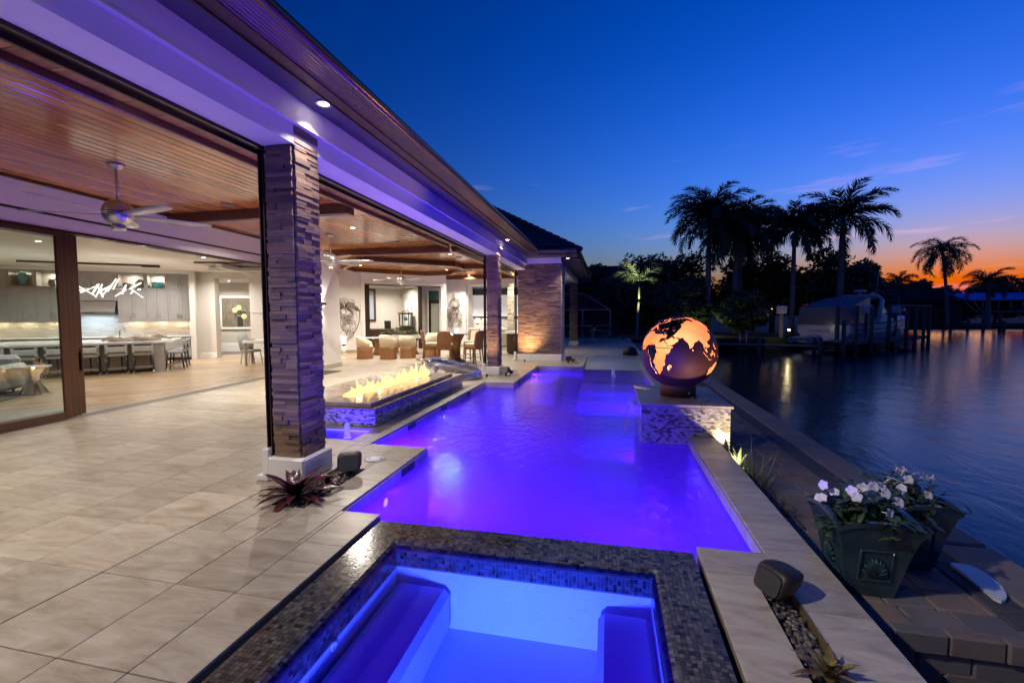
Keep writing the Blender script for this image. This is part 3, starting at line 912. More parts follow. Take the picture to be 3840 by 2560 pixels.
for i, (a, b) in enumerate(((6.13, 7.4), (7.4, 8.6), (8.6, 9.75))):
    for x0, x1 in ((-5.2, -4.36), (-4.05, -3.55)):
        ob('top_slab', MB().cbox(x0, x1, a + .002, b - .002, .297, .36, .005), polished, fire)
ob('top_slab', MB().cbox(-4.36, -4.05, 6.13, 6.55, .297, .359, .005), polished, fire)
ob('top_slab', MB().cbox(-4.36, -4.05, 9.35, 9.75, .297, .359, .005), polished, fire)
ob('burner_trough', MB().box(-4.358, -4.052, 6.552, 9.348, .296, .325), MT['bronze'], fire)
flames('flame', [(-4.27 + .2 * t_ + rnd.uniform(-.07, .07), 6.7 + 2.5 * t_ + rnd.uniform(-.04, .04), .325, rnd.uniform(.07, .19) + (.05 + .2 * t_) * rnd.random() ** 1.6, rnd.uniform(.05, .09)) for t_ in [i / 54 for i in range(55)]], fire)
for t_ in (.1, .37, .63, .9): lamp('fire_glow', 'POINT', (-4.27 + .2 * t_, 6.7 + 2.5 * t_, .42), 20, (1, .42, .12), .05, fire)

# ------------------------------------------------------------------ house: columns, beam, eave, ceilings
def stone_faces(x0, x1, y0, y1, z0, z1, faces, limit, parent, material, ch=(.032, .038, .046), ln=(.09, .30), depth=.03, name='stone'):
    """ledger stones in courses on the given faces; the first `limit` are single pieces"""
    unit = []
    for q in range(4):
        m = MB().cbox(-.5, .5, -.5, .5, -.5, .5, .03)
        r2 = random.Random(q)
        m.v = [(a + r2.uniform(-.012, .012), b + r2.uniform(-.02, .02), c + r2.uniform(-.05, .05)) for a, b, c in m.v]
        me = m.mesh(name); me.materials.append(material); unit.append(me)
    lst = []
    z = z0
    while z < z1 - .012:
        h_ = min(rnd.choice(ch), z1 - z)
        for fc in faces:
            a0, a1 = (x0, x1) if fc in 'fb' else (y0, y1)
            a = a0
            while a < a1 - .01:
                L = rnd.uniform(*ln)
                if a1 - (a + L) < .08: L = a1 - a
                d = depth * rnd.choice((.35, .6, .8, 1, 1, 1.15))
                lst.append((fc, a, a + L, z, z + h_, d)); a += L
        z += h_
    fld = MB(); k = 0
    single = set(rnd.sample(range(len(lst)), limit)) if 0 < limit < len(lst) else (set(range(len(lst))) if limit else set())
    for i, (fc, a, b, c, d, t_) in enumerate(lst):
        g = .0012
        if fc == 'f': bx_ = (a + g, b - g, y0 - t_, y0 + .01)
        elif fc == 'b': bx_ = (a + g, b - g, y1 - .01, y1 + t_)
        elif fc == 'r': bx_ = (x1 - .01, x1 + t_, a + g, b - g)
        else: bx_ = (x0 - t_, x0 + .01, a + g, b - g)
        if i in single:
            ob(name, rnd.choice(unit), None, parent, ((bx_[0] + bx_[1]) / 2, (bx_[2] + bx_[3]) / 2, (c + d) / 2), (0, 0, 0), (bx_[1] - bx_[0], bx_[3] - bx_[2], d - c - .002))
        else:
            fld.box(*bx_, c + .001, d - .001)
    if fld.v: tag(ob(name + '_field', fld, material, parent), kind='stuff')

darkgap = mat('dark_joint', (.025, .02, .018), .9)
def column(x0, x1, y0, y1, z1, limit, label, faces='frlb', ztop=None):
    t = thing('stone_column', label, 'column', (0, 0, 0), 0, 'stone-clad columns of the patio')
    ob('core', MB().box(x0 + .028, x1 - .028, y0 + .028, y1 - .028, 0, z1), darkgap, t)
    stone_faces(x0 + .03, x1 - .03, y0 + .03, y1 - .03, .25, z1, 'fr', limit, t, MT['stone'])
    oth = ''.join(c for c in faces if c not in 'fr')
    if oth: stone_faces(x0 + .03, x1 - .03, y0 + .03, y1 - .03, .25, z1, oth, 0, t, MT['stone'], name='rear_stone')
    ob('plinth', MB().cbox(x0 - .03, x1 + .04, y0 - .035, y1 + .035, 0, .25, .02), MT['smoothwhite'], t)
    return t
def track_post(x, y, label, h=3.37):
    t = thing('screen_track', label, 'screen track', (x, y, 0), 0, 'vertical roll-screen tracks beside the columns')
    ob('channel', MB().box(-.03, -.018, -.03, .03, .02, h).box(.018, .03, -.03, .03, .02, h).box(-.018, .018, .015, .03, .02, h), MT['bronze'], t)
    ob('block', MB().cbox(-.07, .025, -.075, .05, .05, .33, .015), MT['smoothwhite'], t)
    ob('foot', MB().cbox(-.11, .03, -.11, .05, 0, .06, .01), MT['smoothwhite'], t)
    return t
column(-3.395, -3.04, 3.90, 4.325, 3.575, 300, 'tall stacked-stone column standing nearest beside the pool and purple bromeliad')
column(-3.395, -3.04, 12.18, 12.6, 3.575, 260, 'slim stacked-stone column beyond the fire table, before the wide stone pier')
track_post(-3.445, 3.96, 'dark screen track with white foot beside the nearest stone column')
track_post(-3.445, 12.22, 'dark screen track beside the slim middle stone column')
track_post(-3.42, 16.4, 'dark screen track at the edge of the wide stone pier')
t = thing('stone_pier', 'wide stacked-stone pier at the far end of the patio', 'pier', (0, 0, 0))
ob('core', MB().box(-3.32, -1.76, 16.43, 17.6, 0, 3.6), darkgap, t)
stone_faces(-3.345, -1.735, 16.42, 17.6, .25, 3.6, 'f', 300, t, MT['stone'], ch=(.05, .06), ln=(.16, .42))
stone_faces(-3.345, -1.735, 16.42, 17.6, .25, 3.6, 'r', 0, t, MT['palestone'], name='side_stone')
for a, b in ((-3.38, -2.86), (-2.86, -2.3), (-2.3, -1.70)):
    ob('plinth', MB().cbox(a + .002, b - .002, 16.36, 17.6, 0, .25, .01), MT['smoothwhite'], t)
t = thing('far_stone_column', 'slim stone column at the far open corner beside the garden chairs', 'column', (0, 0, 0))
ob('core', MB().box(-2.12, -1.73, 25.05, 25.5, 0, 3.45), darkgap, t)
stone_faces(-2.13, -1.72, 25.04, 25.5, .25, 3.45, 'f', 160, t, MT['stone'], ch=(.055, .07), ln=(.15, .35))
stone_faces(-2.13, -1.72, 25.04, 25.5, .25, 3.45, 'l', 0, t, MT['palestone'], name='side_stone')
ob('plinth', MB().cbox(-2.2, -1.67, 24.95, 25.55, 0, .25, .015), MT['smoothwhite'], t)

Y0, Y1 = -3.0, 16.42
beam = struct('beam', MB().box(-3.39, -3.05, Y0, Y1, 3.39, 3.575), MT['stucco'])
ob('upper_fascia', MB().box(-3.39, -2.975, Y0, Y1 - .001, 3.577, 3.80), MT['smoothwhite'], beam)
ob('drip_bead', MB().box(-2.985, -2.965, Y0, Y1 - .002, 3.56, 3.58), MT['smoothwhite'], beam)
ob('screen_channel', MB().box(-3.56, -3.53, Y0, 16.4, 3.345, 3.42).box(-3.425, -3.395, Y0, 16.4, 3.36, 3.42).box(-3.53, -3.425, Y0, 16.4, 3.385, 3.42), MT['bronze'], beam)
ob('screen_housing', MB().box(-3.56, -3.392, Y0, 16.4, 3.425, 3.74), MT['bronze'], beam)
eave = struct('eave', MB().box(-3.3, -2.70, Y0, 14.6, 3.802, 3.83), MT['soffit'])
ob('drip_edge', MB().box(-2.70, -2.57, Y0, 14.6, 3.785, 3.815), MT['drip'], eave)
ob('drip_lip', MB().box(-2.705, -2.693, Y0, 14.6, 3.77, 3.80), MT['bronze'], eave)
g = MB()
prof = []
for i in range(15):
    a = i / 14
    prof.append((-2.57 + .22 * a, 3.80 + .028 * a + (.004 if i % 2 else 0)))
for i in range(14):
    (xa, za), (xb, zb) = prof[i], prof[i + 1]
    g.add([(xa, Y0, za), (xb, Y0, zb), (xb, 14.6, zb), (xa, 14.6, za)], [(0, 1, 2, 3)])
ob('ribbed_soffit_vent', g, MT['gutter'], eave)
g = MB().tube([(-2.32, Y0, 3.85), (-2.32, 14.5, 3.85)], .05, 12)
ob('gutter', g, MT['gutter'], eave)
ob('fascia_board', MB().box(-2.40, -2.375, Y0, 14.5, 3.83, 3.915), MT['fascia'], eave)
roofmat = mat('concrete_roof_tile', (.045, .05, .06), .55, pieces=[(.04, .045, .055), (.055, .058, .066), (.035, .038, .048)], bumps=(40, .3, .01), world=True)
# main roof plane rising to the left, seen only above the gutter
struct('roof', MB().add([(-2.36, Y0, 3.92), (-2.36, 14.8, 3.92), (-9, 16.5, 6.6), (-9, Y0, 6.6)], [(0, 1, 2, 3)]), roofmat)
# wing hip roof, tiled
wing = struct('wing_roof', MB(), roofmat)
EX, EY, EZ = -1.06, 15.3, 3.90
ob('wing_soffit', MB().box(-2.7, EX, 16.51, 26.0, 3.72, 3.76).box(-2.965, EX, 14.605, 16.5, 3.801, 3.83), MT['soffit'], wing)
ob('wing_fascia', MB().box(-2.36, EX, EY - .03, EY, 3.765, 3.89).box(EX - .03, EX, EY, 26, 3.765, 3.89), MT['fascia'], wing)
ob('wing_gutter', MB().tube([(-2.4, EY - .07, 3.86), (EX + .05, EY - .07, 3.86), (EX + .05, 26, 3.86)], .055, 8), MT['gutter'], wing)
ob('wing_frieze', MB().box(-3.04, -1.73, 16.36, 16.5, 3.60, 3.80).box(-1.79, -1.73, 16.51, 25.6, 3.45, 3.719), MT['smoothwhite'], wing)
pitch = math.atan(.62)
tilem = MB()
for q in range(5):
    a = -.165 + .066 * q
    tilem.box(a, a + .062, 0, .42, .0, .028 + .008 * (q in (1, 3)))
tilem = tilem.mesh('roof_tile'); tilem.materials.append(roofmat)
nrow = 15
for r_ in range(nrow):
    d = r_ * .34
    yb = EY + d * cos(pitch); zb = EZ + d * sin(pitch)
    xe = EX - d * cos(pitch)          # hip line at 45 degrees in plan
    x = xe - .17
    while x > -7.4:
        ob('roof_tile', tilem, None, wing, (x - rnd.uniform(0, .01), yb, zb), (pitch - .06, 0, 0))
        x -= .335
    ob('hip_tile', MB().tube([(xe + .12, yb - .02, zb + .02), (xe - .26, yb + .32, zb + .2)], .085, 8), roofmat, wing)
m = MB().add([(EX, EY, EZ - .02), (EX, 26, EZ - .02), (-6, 26, 6.9), (-6, 20.24, 6.9), (-8, EY, EZ - .02), (-8, 20.24, 6.9)], [(0, 1, 2, 3), (4, 0, 3, 5)])
ob('roof_deck', m, MT['fascia'], wing)
ob('roof_vent', MB().cbox(-2.2, -1.7, 15.5, 15.8, 3.98, 4.12, .01), MT['fascia'], wing)

# patio ceiling
CZ = 3.78
ceil = struct('ceiling', MB().box(-13.5, -3.3, Y0, 24.3, CZ + .012, CZ + .05), darkgap)
pw = .15
pk = {}
def plank(x, ya, yb, n='ceiling_plank'):
    L = round(yb - ya, 2)
    if L < .05: return
    if L not in pk:
        pk[L] = MB().cbox(-pw / 2 + .009, pw / 2 - .009, -L / 2 + .001, L / 2 - .001, 0, .016, .004).mesh('ceiling_plank'); pk[L].materials.append(MT['plank'])
    ob(n, pk[L], None, ceil, (x, (ya + yb) / 2, CZ - .005))
x = -8.86
row = 0
while x < -4.70:
    y = Y0 + (row % 3) * 1.1
    cuts = [Y0] + [c for c in (y + 1.4, y + 4.6, y + 7.8, y + 10.9, y + 14) if c < 12.7] + [12.72]
    for a, b in zip(cuts, cuts[1:]): plank(x, a, b)
    x += pw; row += 1
x = -13.0
row = 0
while x < -4.70:
    yl = 13.6 if x > -8.95 else 13.6 + (-8.95 - x) * .9
    cuts = [12.85 if x > -8.8 else yl, 17.2 + (row % 2) * 1.2, 22.3]
    for a, b in zip(cuts, cuts[1:]): plank(x, a, b)
    cuts = [22.45, 24.2]
    if x > -8.6: plank(x, 22.45, 24.2)
    x += pw; row += 1
# border strip of cross planks by the beam
y = Y0
xk = MB().cbox(-.52, .52, -.145, .145, 0, .016, .004).mesh('border_plank'); xk.materials.append(MT['plankx'])
while y < 16.3:
    ob('border_plank', xk, None, ceil, (-4.15, y + .15, CZ - .005)); y += .298
ob('border_trim', MB().cbox(-4.70, -4.64, Y0, 12.6, CZ - .09, CZ - .006, .01), MT['beamwood'], ceil)
ob('border_trim', MB().cbox(-4.70, -4.64, 12.9, 22.0, CZ - .09, CZ - .006, .01), MT['beamwood'], ceil)
covem = mat('beam_reveal', (.42, .36, .28), .6)
def cbeam(p, q, wd=.22, d=.2, label='ceiling_beam'):
    v_ = Vector((q[0] - p[0], q[1] - p[1], 0)); L = v_.length; a = math.atan2(v_.y, v_.x)
    o = ob(label, MB().cbox(0, L, -wd / 2, wd / 2, CZ - d, CZ - .007, .012), MT['beamwood'], ceil, (p[0], p[1], 0), a)
    ob('light_cove', MB().box(.02, L - .02, -.03, .03, CZ - d - .010, CZ - d - .002), covem, o)
for k, yb in enumerate((7.6,)):
    cbeam((-8.88, yb), (-4.72, yb))
cbeam((-8.7, 12.79), (-4.72, 12.79))
# octagon ring over the dining tables
ringp = [(-8.42, 14.2), (-5.95, 16.5), (-5.9, 18.5), (-7.35, 20.1), (-8.6, 20.2), (-10.9, 17.5), (-10.6, 16.4)]
for a, b in zip(ringp, ringp[1:] + ringp[:1]): cbeam(a, b, .2, .18)
cbeam((-5.85, 17.5), (-4.72, 17.5)); cbeam((-8.5, 22.37), (-4.5, 22.37)); cbeam((-4.6, 12.9), (-4.6, 22.3), .16, .16)
cbeam((-9.6, 15.3), (-8.6, 14.3), .2, .18)

# down lights
warm = (1, .90, .77)
dl_lens = emit('downlight_lens', (1, .86, .68), 14)
dlm = [MB().lathe([(.075, 0), (.078, -.006), (.052, -.004), (.052, .0)], 24).mesh('trim_ring'), MB().lathe([(.05, -.002), (.001, -.002)], 20).mesh('lens')]
dlm[0].materials.append(MT['white']); dlm[1].materials.append(dl_lens)
def downlight(p, power, label, col=warm, group='recessed ceiling lights', spread=2.6):
    t = thing('downlight', label, 'downlight', p, 0, group)
    ob('trim_ring', dlm[0], None, t); ob('lens', dlm[1], None, t)
    lamp('downlight_lamp', 'AREA', (0, 0, -.012), power, col, .09, t, (0, 0, 0), spread)
for p, pw_, lb_ in (((-5.93, 9.6), 75, 'recessed light in the plank ceiling right of the ball-hub fan behind the near column'),
                   ((-10.0, 16.69), 60, 'recessed light in the tray ceiling above the left dining chairs'),
                   ((-7.24, 19.3), 60, 'recessed light in the tray ceiling right of the farthest fan'),
                   ((-5.27, 14.39), 60, 'recessed light in the ceiling panel before the octagon beam'),
                   ((-5.27, 17.49), 55, 'recessed light beside the ceiling beam near the slim column'),
                   ((-7.08, 22.08), 55, 'recessed light over the projector screen wall'),
                   ((-4.4, 21.07), 50, 'recessed light above the outdoor bar counter'),
                   ((-5.6, 1.6), 34, 'recessed light in the near plank ceiling above the camera side deck'),
                   ((-7.9, 1.9), 48, 'recessed light near the sliding glass on the camera side'),
                   ((-7.2, 8.9), 60, 'recessed light between the speaker and the ball-hub fan'),
                   ((-8.1, 15.6), 55, 'recessed light in the middle of the tray ceiling')):
    downlight((p[0], p[1], CZ - .012), pw_ * (1.6 if p[1] < 13 else 1.5), lb_)
for y, lb_ in ((4.05, 'round soffit light over the near stone column'), (12.25, 'round soffit light over the slim middle column'), (.6, 'soffit light over the near deck edge above the spa'), (-2.4, 'soffit light behind the camera')):
    downlight((-2.79, y, 3.799), 9 if y > 3 else 26, lb_, (1, .90, .80), 'eave soffit lights', 1.6 if y > 3 else 2.7)
# added out-of-view spot in the eave, fills light on the pots and seawall
t = thing('eave_fill_spot', 'added unseen eave fill light turned toward the flower pots and seawall', 'spotlight', (-2.62, .9, 3.795))
ob('gimbal', MB().lathe([(.07, 0), (.075, -.01), (.05, -.02), (.05, 0)], 20), MT['bronze'], t)
ob('lens', MB().lathe([(.045, -.012), (.001, -.012)], 16), dl_lens, t)
sp_ = lamp('eave_fill_lamp', 'SPOT', (0, 0, -.03), 380, (1, .90, .80), .04, t, cone=radians(52), blend=.8)
sp_.rotation_euler = Vector((4.7, 2.7, -4.0)).to_track_quat('-Z', 'Y').to_euler()
downlight((-1.45, 16.0, 3.718), 10, 'soffit light at the corner of the far wing eave', (1, .86, .74), 'eave soffit lights', 1.6)
spk = MB().lathe([(.11, 0), (.115, -.012), (.09, -.02), (.001, -.022)], 28).mesh('grille'); spk.materials.append(mat('speaker_grille', (.18, .14, .12), .5, bumps=(300, .6, .004)))
for p, lb_ in (((-6.97, 7.12), 'round ceiling speaker beside the near column'), ((-5.93, 11.76), 'round ceiling speaker before the first cross beam'), ((-9.13, 17.79), 'round ceiling speaker over the dining table'), ((-5.25, 15.22), 'round ceiling speaker near the slim column')):
    tag(ob('ceiling_speaker', spk, None, None, (p[0], p[1], CZ - .006)), lb_, 'speaker', 'round ceiling speakers')

# ceiling fans
def fan(p, hubz, rot, label, drop=0):
    t = thing('ceiling_fan', label, 'ceiling fan', (p[0], p[1], hubz), rot, 'ball-hub ceiling fans')
    ob('canopy', MB().lathe([(.10, CZ - hubz - .006), (.095, CZ - hubz - .03), (.05, CZ - hubz - .07), (.02, CZ - hubz - .075)], 24), MT['nickel'], t)
    ob('down_rod', MB().tube([(0, 0, .15), (0, 0, CZ - hubz - .06)], .013, 10), MT['nickel'], t)
    ob('hub', MB().ball((0, 0, 0), .18, 28, 18), MT['nickel'], t)
    ob('seam', MB().lathe([(.181, -.006), (.183, 0), (.181, .006)], 28), MT['bronze'], t)
    ob('light_cap', MB().lathe([(.075, -.235), (.085, -.20), (.07, -.15)], 20), MT['nickel'], t)
    bl = MB(); v = []
    for i in range(9):
        t_ = i / 8; x = .15 + .95 * t_
        wd = .05 + .04 * sin(pi * min(1, t_ * .8)); tw_ = .22 * (1 - t_ * .5)
        for s_ in (-1, 1):
            for zz in (.005, -.005):
                v.append((x, s_ * wd * (1 if t_ < .97 else .7), s_ * wd * -tw_ + zz - .01 + .012 * t_))
    fcs = []
    for i in range(8):
        a, b = i * 4, i * 4 + 4
        fcs += [(a, a + 2, b + 2, b), (a + 1, b + 1, b + 3, a + 3), (a, b, b + 1, a + 1), (a + 2, a + 3, b + 3, b + 2)]
    fcs += [(0, 1, 3, 2), (32, 34, 35, 33)]
    bl.add(v, fcs, True)
    bm_ = bl.mesh('blade'); bm_.materials.append(mat('fan_blade', (.42, .42, .42), .35, .6))
    for k in range(5):
        ob('blade', bm_, None, t, (0, 0, -.02), 2 * pi * k / 5)
    return t
fan((-6.62, 4.93), 3.12, radians(-10), 'large ball-hub ceiling fan nearest, in front of the kitchen opening')
fan((-7.01, 10.3), 3.12, radians(12), 'ball-hub ceiling fan beside the sconce wall, half behind the near column')
fan((-8.37, 17.05), 3.18, radians(-20), 'farthest ball-hub ceiling fan over the dining table')

# ------------------------------------------------------------------ slider wall between patio and kitchen
SA = math.atan2(10.155 - 4.64, -9.07 + 8.6)          # direction along the wall
sl = Vector((-8.6, 4.64, 0)); sd_ = Vector((cos(SA), sin(SA), 0))
SM = Matrix.Translation(sl) @ Matrix.Rotation(SA, 4, 'Z')   # local x along the wall (away from camera), local y into the house
def S_(name, mb, m_, parent): return ob(name, mb, m_, parent, sl, SA)
hdr = struct('wall_slider', MB().box(-8, 6.35, .02, .30, 3.10, 3.30).box(-8, 6.35, -.03, .30, 3.335, 3.80), MT['smoothwhite'])
hdr.location = sl; hdr.rotation_euler = (0, 0, SA)
ob('shadow_groove', MB().box(-8, 6.35, -.01, .28, 3.301, 3.334), MT['bronze'], hdr)
ob('crown_trim', MB().cbox(-8, 6.35, -.06, .0, 3.72, 3.77, .01), MT['beamwood'], hdr)
ob('head_track', MB().box(-8, 6.35, .0, .03, 3.06, 3.10).box(-8, 6.35, .06, .09, 3.065, 3.10).box(-8, 6.35, .12, .15, 3.065, 3.10).box(-8, 6.35, .18, .21, 3.065, 3.10), MT['bronze'], hdr)
ob('sill_track', MB().box(-8, 6.35, -.02, .3, .002, .012).box(-8, 6.35, .03, .05, .012, .022).box(-8, 6.35, .1, .12, .012, .022).box(-8, 6.35, .17, .19, .012, .022), mat('sill_metal', (.35, .33, .31), .35, .6), hdr)
sld = thing('sliding_glass_doors', 'dark bronze sliding glass doors stacked open at the kitchen', 'sliding door', sl, SA)
for k in range(4):
    yk = -.02 + .055 * k
    x1 = .93 + .118 * k; x0 = -7.5
    pn = ob('door_panel', MB().cbox(x1 - .092, x1, yk, yk + .048, .03, 3.06, .008).box(x0, x1 - .092, yk, yk + .047, .03, .145).box(x0, x1 - .092, yk, yk + .047, 2.985, 3.06), MT['bronzewood'], sld)
    if k == 0:
        ob('glass', MB().box(x0 + .02, x1 - .093, yk + .02, yk + .03, .146, 2.984), MT['glass'], pn)
    if k == 3:
        ob('handle', MB().cbox(x1 - .075, x1 - .045, yk - .045, yk - .002, .78, 1.10, .006).cbox(x1 - .10, x1 - .03, yk - .012, yk - .001, .86, 1.16, .004), MT['bronze'], pn)
# sconce wall and return
scw = struct('wall_sconce', MB().box(-9.4, -8.93, 11.15, 13.55, 0, 3.78), MT['stucco'])
ob('baseboard', MB().cbox(-9.4, -8.905, 11.14, 13.58, 0, .13, .01), MT['coping'], scw)
def sconce(p, face, label, pu, pd, col=(1, .93, .84), d=.06):
    t = thing('wall_sconce', label, 'sconce', p, face, 'up and down wall sconces')
    ob('body', MB().cbox(-.045, .045, -.11, 0, -.055, .055, .008), MT['bronze'], t)
    ob('lens', MB().box(-.03, .03, -.09, -.02, .056, .058).box(-.03, .03, -.09, -.02, -.058, -.056), dl_lens, t)
    if pu: lamp('sconce_up', 'SPOT', (0, -d, .07), pu, col, .02, t, (pi, 0, 0), cone=radians(72), blend=.25)
    if pd: lamp('sconce_down', 'SPOT', (0, -d, -.07), pd, col, .02, t, (0, 0, 0), cone=radians(34), blend=.3)
sconce((-8.93, 12.62, 2.08), pi / 2, 'up-down sconce on the white stucco wall behind the near column', 45, 30)
PW = [(-9.4, 13.56), (-12.9, 17.05)]
# partition and mermaid wall
def wall(name, p, q, z0, z1, th_, m_, parent=None):
    v_ = Vector((q[0] - p[0], q[1] - p[1], 0)); L = v_.length; a = math.atan2(v_.y, v_.x)
    o = ob(name, MB().box(0, L, 0, th_, z0, z1), m_, parent, (p[0], p[1], 0), a)
    if not parent: tag(o, kind='structure')
    return o
wall('wall_partition', PW[0], PW[1], 0, 3.78, .2, MT['stucco'])
MW0 = Vector((-12.0, 18.14, 0)); MD = Vector((3.65, 3.91, 0)).normalized(); MA = math.atan2(MD.y, MD.x)
mw = struct('wall_mermaid', MB().box(-1.5, 1.17, 0, .25, 0, 3.78).box(1.17, 5.4, 0, .25, 3.2, 3.78).box(5.1, 5.4, .001, .25, 0, 3.2), MT['stucco'])
mw.location = MW0; mw.rotation_euler = (0, 0, MA)
ob('header_box', MB().box(.98, 5.36, -.06, -.001, 3.39, 3.779), MT['smoothwhite'], mw)
ob('opening_trim', MB().cbox(.98, 1.168, -.04, -.001, 0, 3.36, .01).cbox(.98, 5.30, -.04, -.002, 3.2, 3.37, .01), MT['smoothwhite'], mw)
ob('head_track', MB().box(1.17, 5.1, .02, .2, 3.165, 3.199), MT['bronze'], mw)
ob('door_stack', MB().box(1.18, 1.26, .05, .2, .01, 3.16).box(1.27, 1.42, .08, .24, .01, 3.16), MT['bronze'], mw)
ob('corner_post', MB().box(4.02, 4.16, .28, .46, .01, 3.19), MT['bronze'], mw)
ob('baseboard', MB().cbox(-1.5, .97, -.03, -.001, 0, .12, .01), MT['coping'], mw)
# room behind the opening
rb = struct('wall_media_room', MB().box(-1.2, 6.2, 3.2, 3.4, 0, 3.5), MT['greige'])
rb.location = MW0; rb.rotation_euler = (0, 0, MA)
ob('side_wall', MB().box(4.2, 4.35, .9, 3.2, 0, 3.5), MT['greige'], rb)
ob('crown', MB().cbox(.2, 4.2, 3.05, 3.19, 3.2, 3.34, .02).cbox(4.08, 4.2, 1.0, 3.05, 3.2, 3.34, .02), MT['trim'], rb)
ob('room_ceiling', MB().box(-1.2, 4.2, .26, 3.2, 3.4, 3.45), MT['trim'], rb)
ob('room_floor', MB().box(-1.2, 4.2, .26, 3.2, -.03, .003), MT['tile'], rb)
for p, pw_, lb_ in (((1.6, 1.6), 60, 'recessed light in the media room ceiling near its window'), ((3.2, 1.6), 60, 'recessed light in the media room ceiling above the popcorn machine')):
    q = MW0 + Matrix.Rotation(MA, 3, 'Z') @ Vector((p[0], p[1], 0))
    downlight((q.x, q.y, 3.398), pw_, lb_, (1, .93, .84), 'media room ceiling lights')
def on_mw(x, y, z=0): 
    q = MW0 + Matrix.Rotation(MA, 3, 'Z') @ Vector((x, y, z)); return (q.x, q.y, q.z)
t = thing('window', 'frosted window with dark frame in the media room wall', 'window', on_mw(2.28, 3.19), MA)
fw_ = MB()
for b in ((-.42, -.32), (.32, .42)): fw_.cbox(b[0], b[1], -.06, -.001, 1.4, 3.15, .008)
fw_.cbox(-.319, .319, -.06, -.001, 3.05, 3.15, .008).cbox(-.319, .319, -.06, -.001, 1.4, 1.5, .008)
ob('window_frame', fw_, MT['bronzewood'], t)
ob('pane', MB().box(-.318, .318, -.02, -.004, 1.501, 3.049), mat('frosted_glass', (.32, .36, .42), .4), t)
t = thing('interior_door', 'small white panel door in the far media room wall', 'door', on_mw(4.19, 2.2), MA - pi / 2)
ob('casing', MB().cbox(-.45, -.36, -.03, .0, 0, 2.5, .01).cbox(.36, .45, -.03, 0, 0, 2.5, .01).cbox(-.36, .36, -.03, 0, 2.41, 2.5, .01), MT['white'], t)
ob('panel', MB().cbox(-.355, .355, -.015, 0, 0, 2.4, .005), MT['white'], t)
# far wall with door and second sculpture, screen niche
wc = struct('wall_far', MB().box(-10.6, -9.75, 23.0, 23.2, 0, 3.78).box(-9.75, -8.86, 23.0, 23.2, 3.1, 3.78).box(-8.86, -7.55, 23.0, 23.2, 0, 3.78).box(-7.56, -7.5, 23.2, 24.2, 0, 3.779).box(-7.6, -3.0, 24.2, 24.4, 0, 3.78).box(-7.55, -3.0, 23.1, 24.2, 3.32, 3.779), MT['stucco'])
ob('baseboard', MB().cbox(-8.8, -7.55, 22.97, 22.999, 0, .12, .01), MT['coping'], wc)
t = thing('glass_door', 'dark framed frosted glass door with transom beside the second mermaid', 'door', (-9.3, 22.98, 0))
ob('casing', MB().cbox(-.47, -.39, -.03, .02, 0, 3.14, .01).cbox(.37, .46, -.03, .02, 0, 3.14, .01).cbox(-.39, .37, -.03, .02, 3.06, 3.14, .01), MT['white'], t)
ob('door_frame', MB().box(-.388, -.26, 0, .05, .01, 2.54).box(.24, .369, 0, .05, .01, 2.54).box(-.26, .24, 0, .05, 2.36, 2.54).box(-.26, .24, 0, .05, .01, .2), MT['bronze'], t)
ob('pane', MB().box(-.259, .239, .02, .03, .2, 2.36), mat('reeded_glass', (.42, .45, .40), .35), t)
ob('transom', MB().box(-.388, .369, .01, .03, 2.545, 3.055), mat('teal_transom', (.02, .09, .10), .08, spec=1), t)
ob('handle', MB().cbox(.29, .31, -.05, -.002, .95, 1.15, .006), MT['nickel'], t)
sc = thing('projector_screen', 'pull-down projector screen with black header in the wall niche', 'screen', (-6.4, 24.12, 0))
ob('housing', MB().cbox(-1.45, 1.9, -.06, .06, 2.84, 3.2, .01), MT['black'], sc)
ob('border', MB().box(-1.45, 1.9, 0, .01, 1.56, 2.84), MT['black'], sc)
ob('screen', MB().box(-1.36, 1.8, -.012, -.002, 1.64, 2.83), emit('projected_grey', (.42, .43, .45), .35, (.6, .6, .6)), sc)
ob('caption', MB().box(-1.34, -1.12, -.016, -.013, 1.70, 1.725).box(-1.34, -1.18, -.016, -.013, 1.66, 1.685), emit('projected_white', (.6, .75, 1), 1.2), sc)
for i, x in enumerate((-7.73, -7.33, -6.92, -6.5)):
    z = 1.22
    sconce((x + .08, 24.19, z), 0, ('leftmost', 'second', 'third', 'fourth')[i] + ' of the small sconces below the projector screen', 9, 9)
# stone strip and bar
t = thing('stone_wall_strip', 'pale stacked-stone wall strip behind the bar counter', 'stone wall', (0, 0, 0))
ob('core', MB().box(-5.0, -4.72, 22.05, 22.3, 0, 3.3), darkgap, t)
stone_faces(-5.02, -4.7, 22.03, 22.3, 0, 3.3, 'f', 0, t, MT['palestone'], ch=(.05, .06))
t = thing('outdoor_bar', 'dark wood bar cabinet with white counter between column and pier', 'bar counter', (0, 0, 0))
ob('cabinet', MB().cbox(-4.35, -3.62, 18.9, 21.5, .08, .9, .01), MT['darkwood'], t)
ob('toe_kick', MB().box(-4.3, -3.66, 18.96, 21.45, 0, .08), MT['black'], t)
ob('countertop', MB().cbox(-4.55, -3.58, 18.8, 21.6, .9, .95, .008), MT['quartz'], t)
ob('door', MB().cbox(-4.3, -3.99, 18.885, 18.899, .12, .86, .005), MT['darkwood'], t); ob('door', MB().cbox(-3.97, -3.66, 18.885, 18.899, .12, .86, .005), MT['darkwood'], t)
ob('handle', MB().cbox(-4.03, -4.015, 18.86, 18.884, .6, .8, .003), MT['nickel'], t)
ob('sink', MB().lathe([(.16, 0), (.19, .05), (.17, .05), (.14, .01)], 20), MT['white'], t, (-4.2, 19.4, .951))
struct('wall_wing', MB().box(-3.3, -3.1, 17.61, 24.2, 0, 3.72), MT['stucco'])

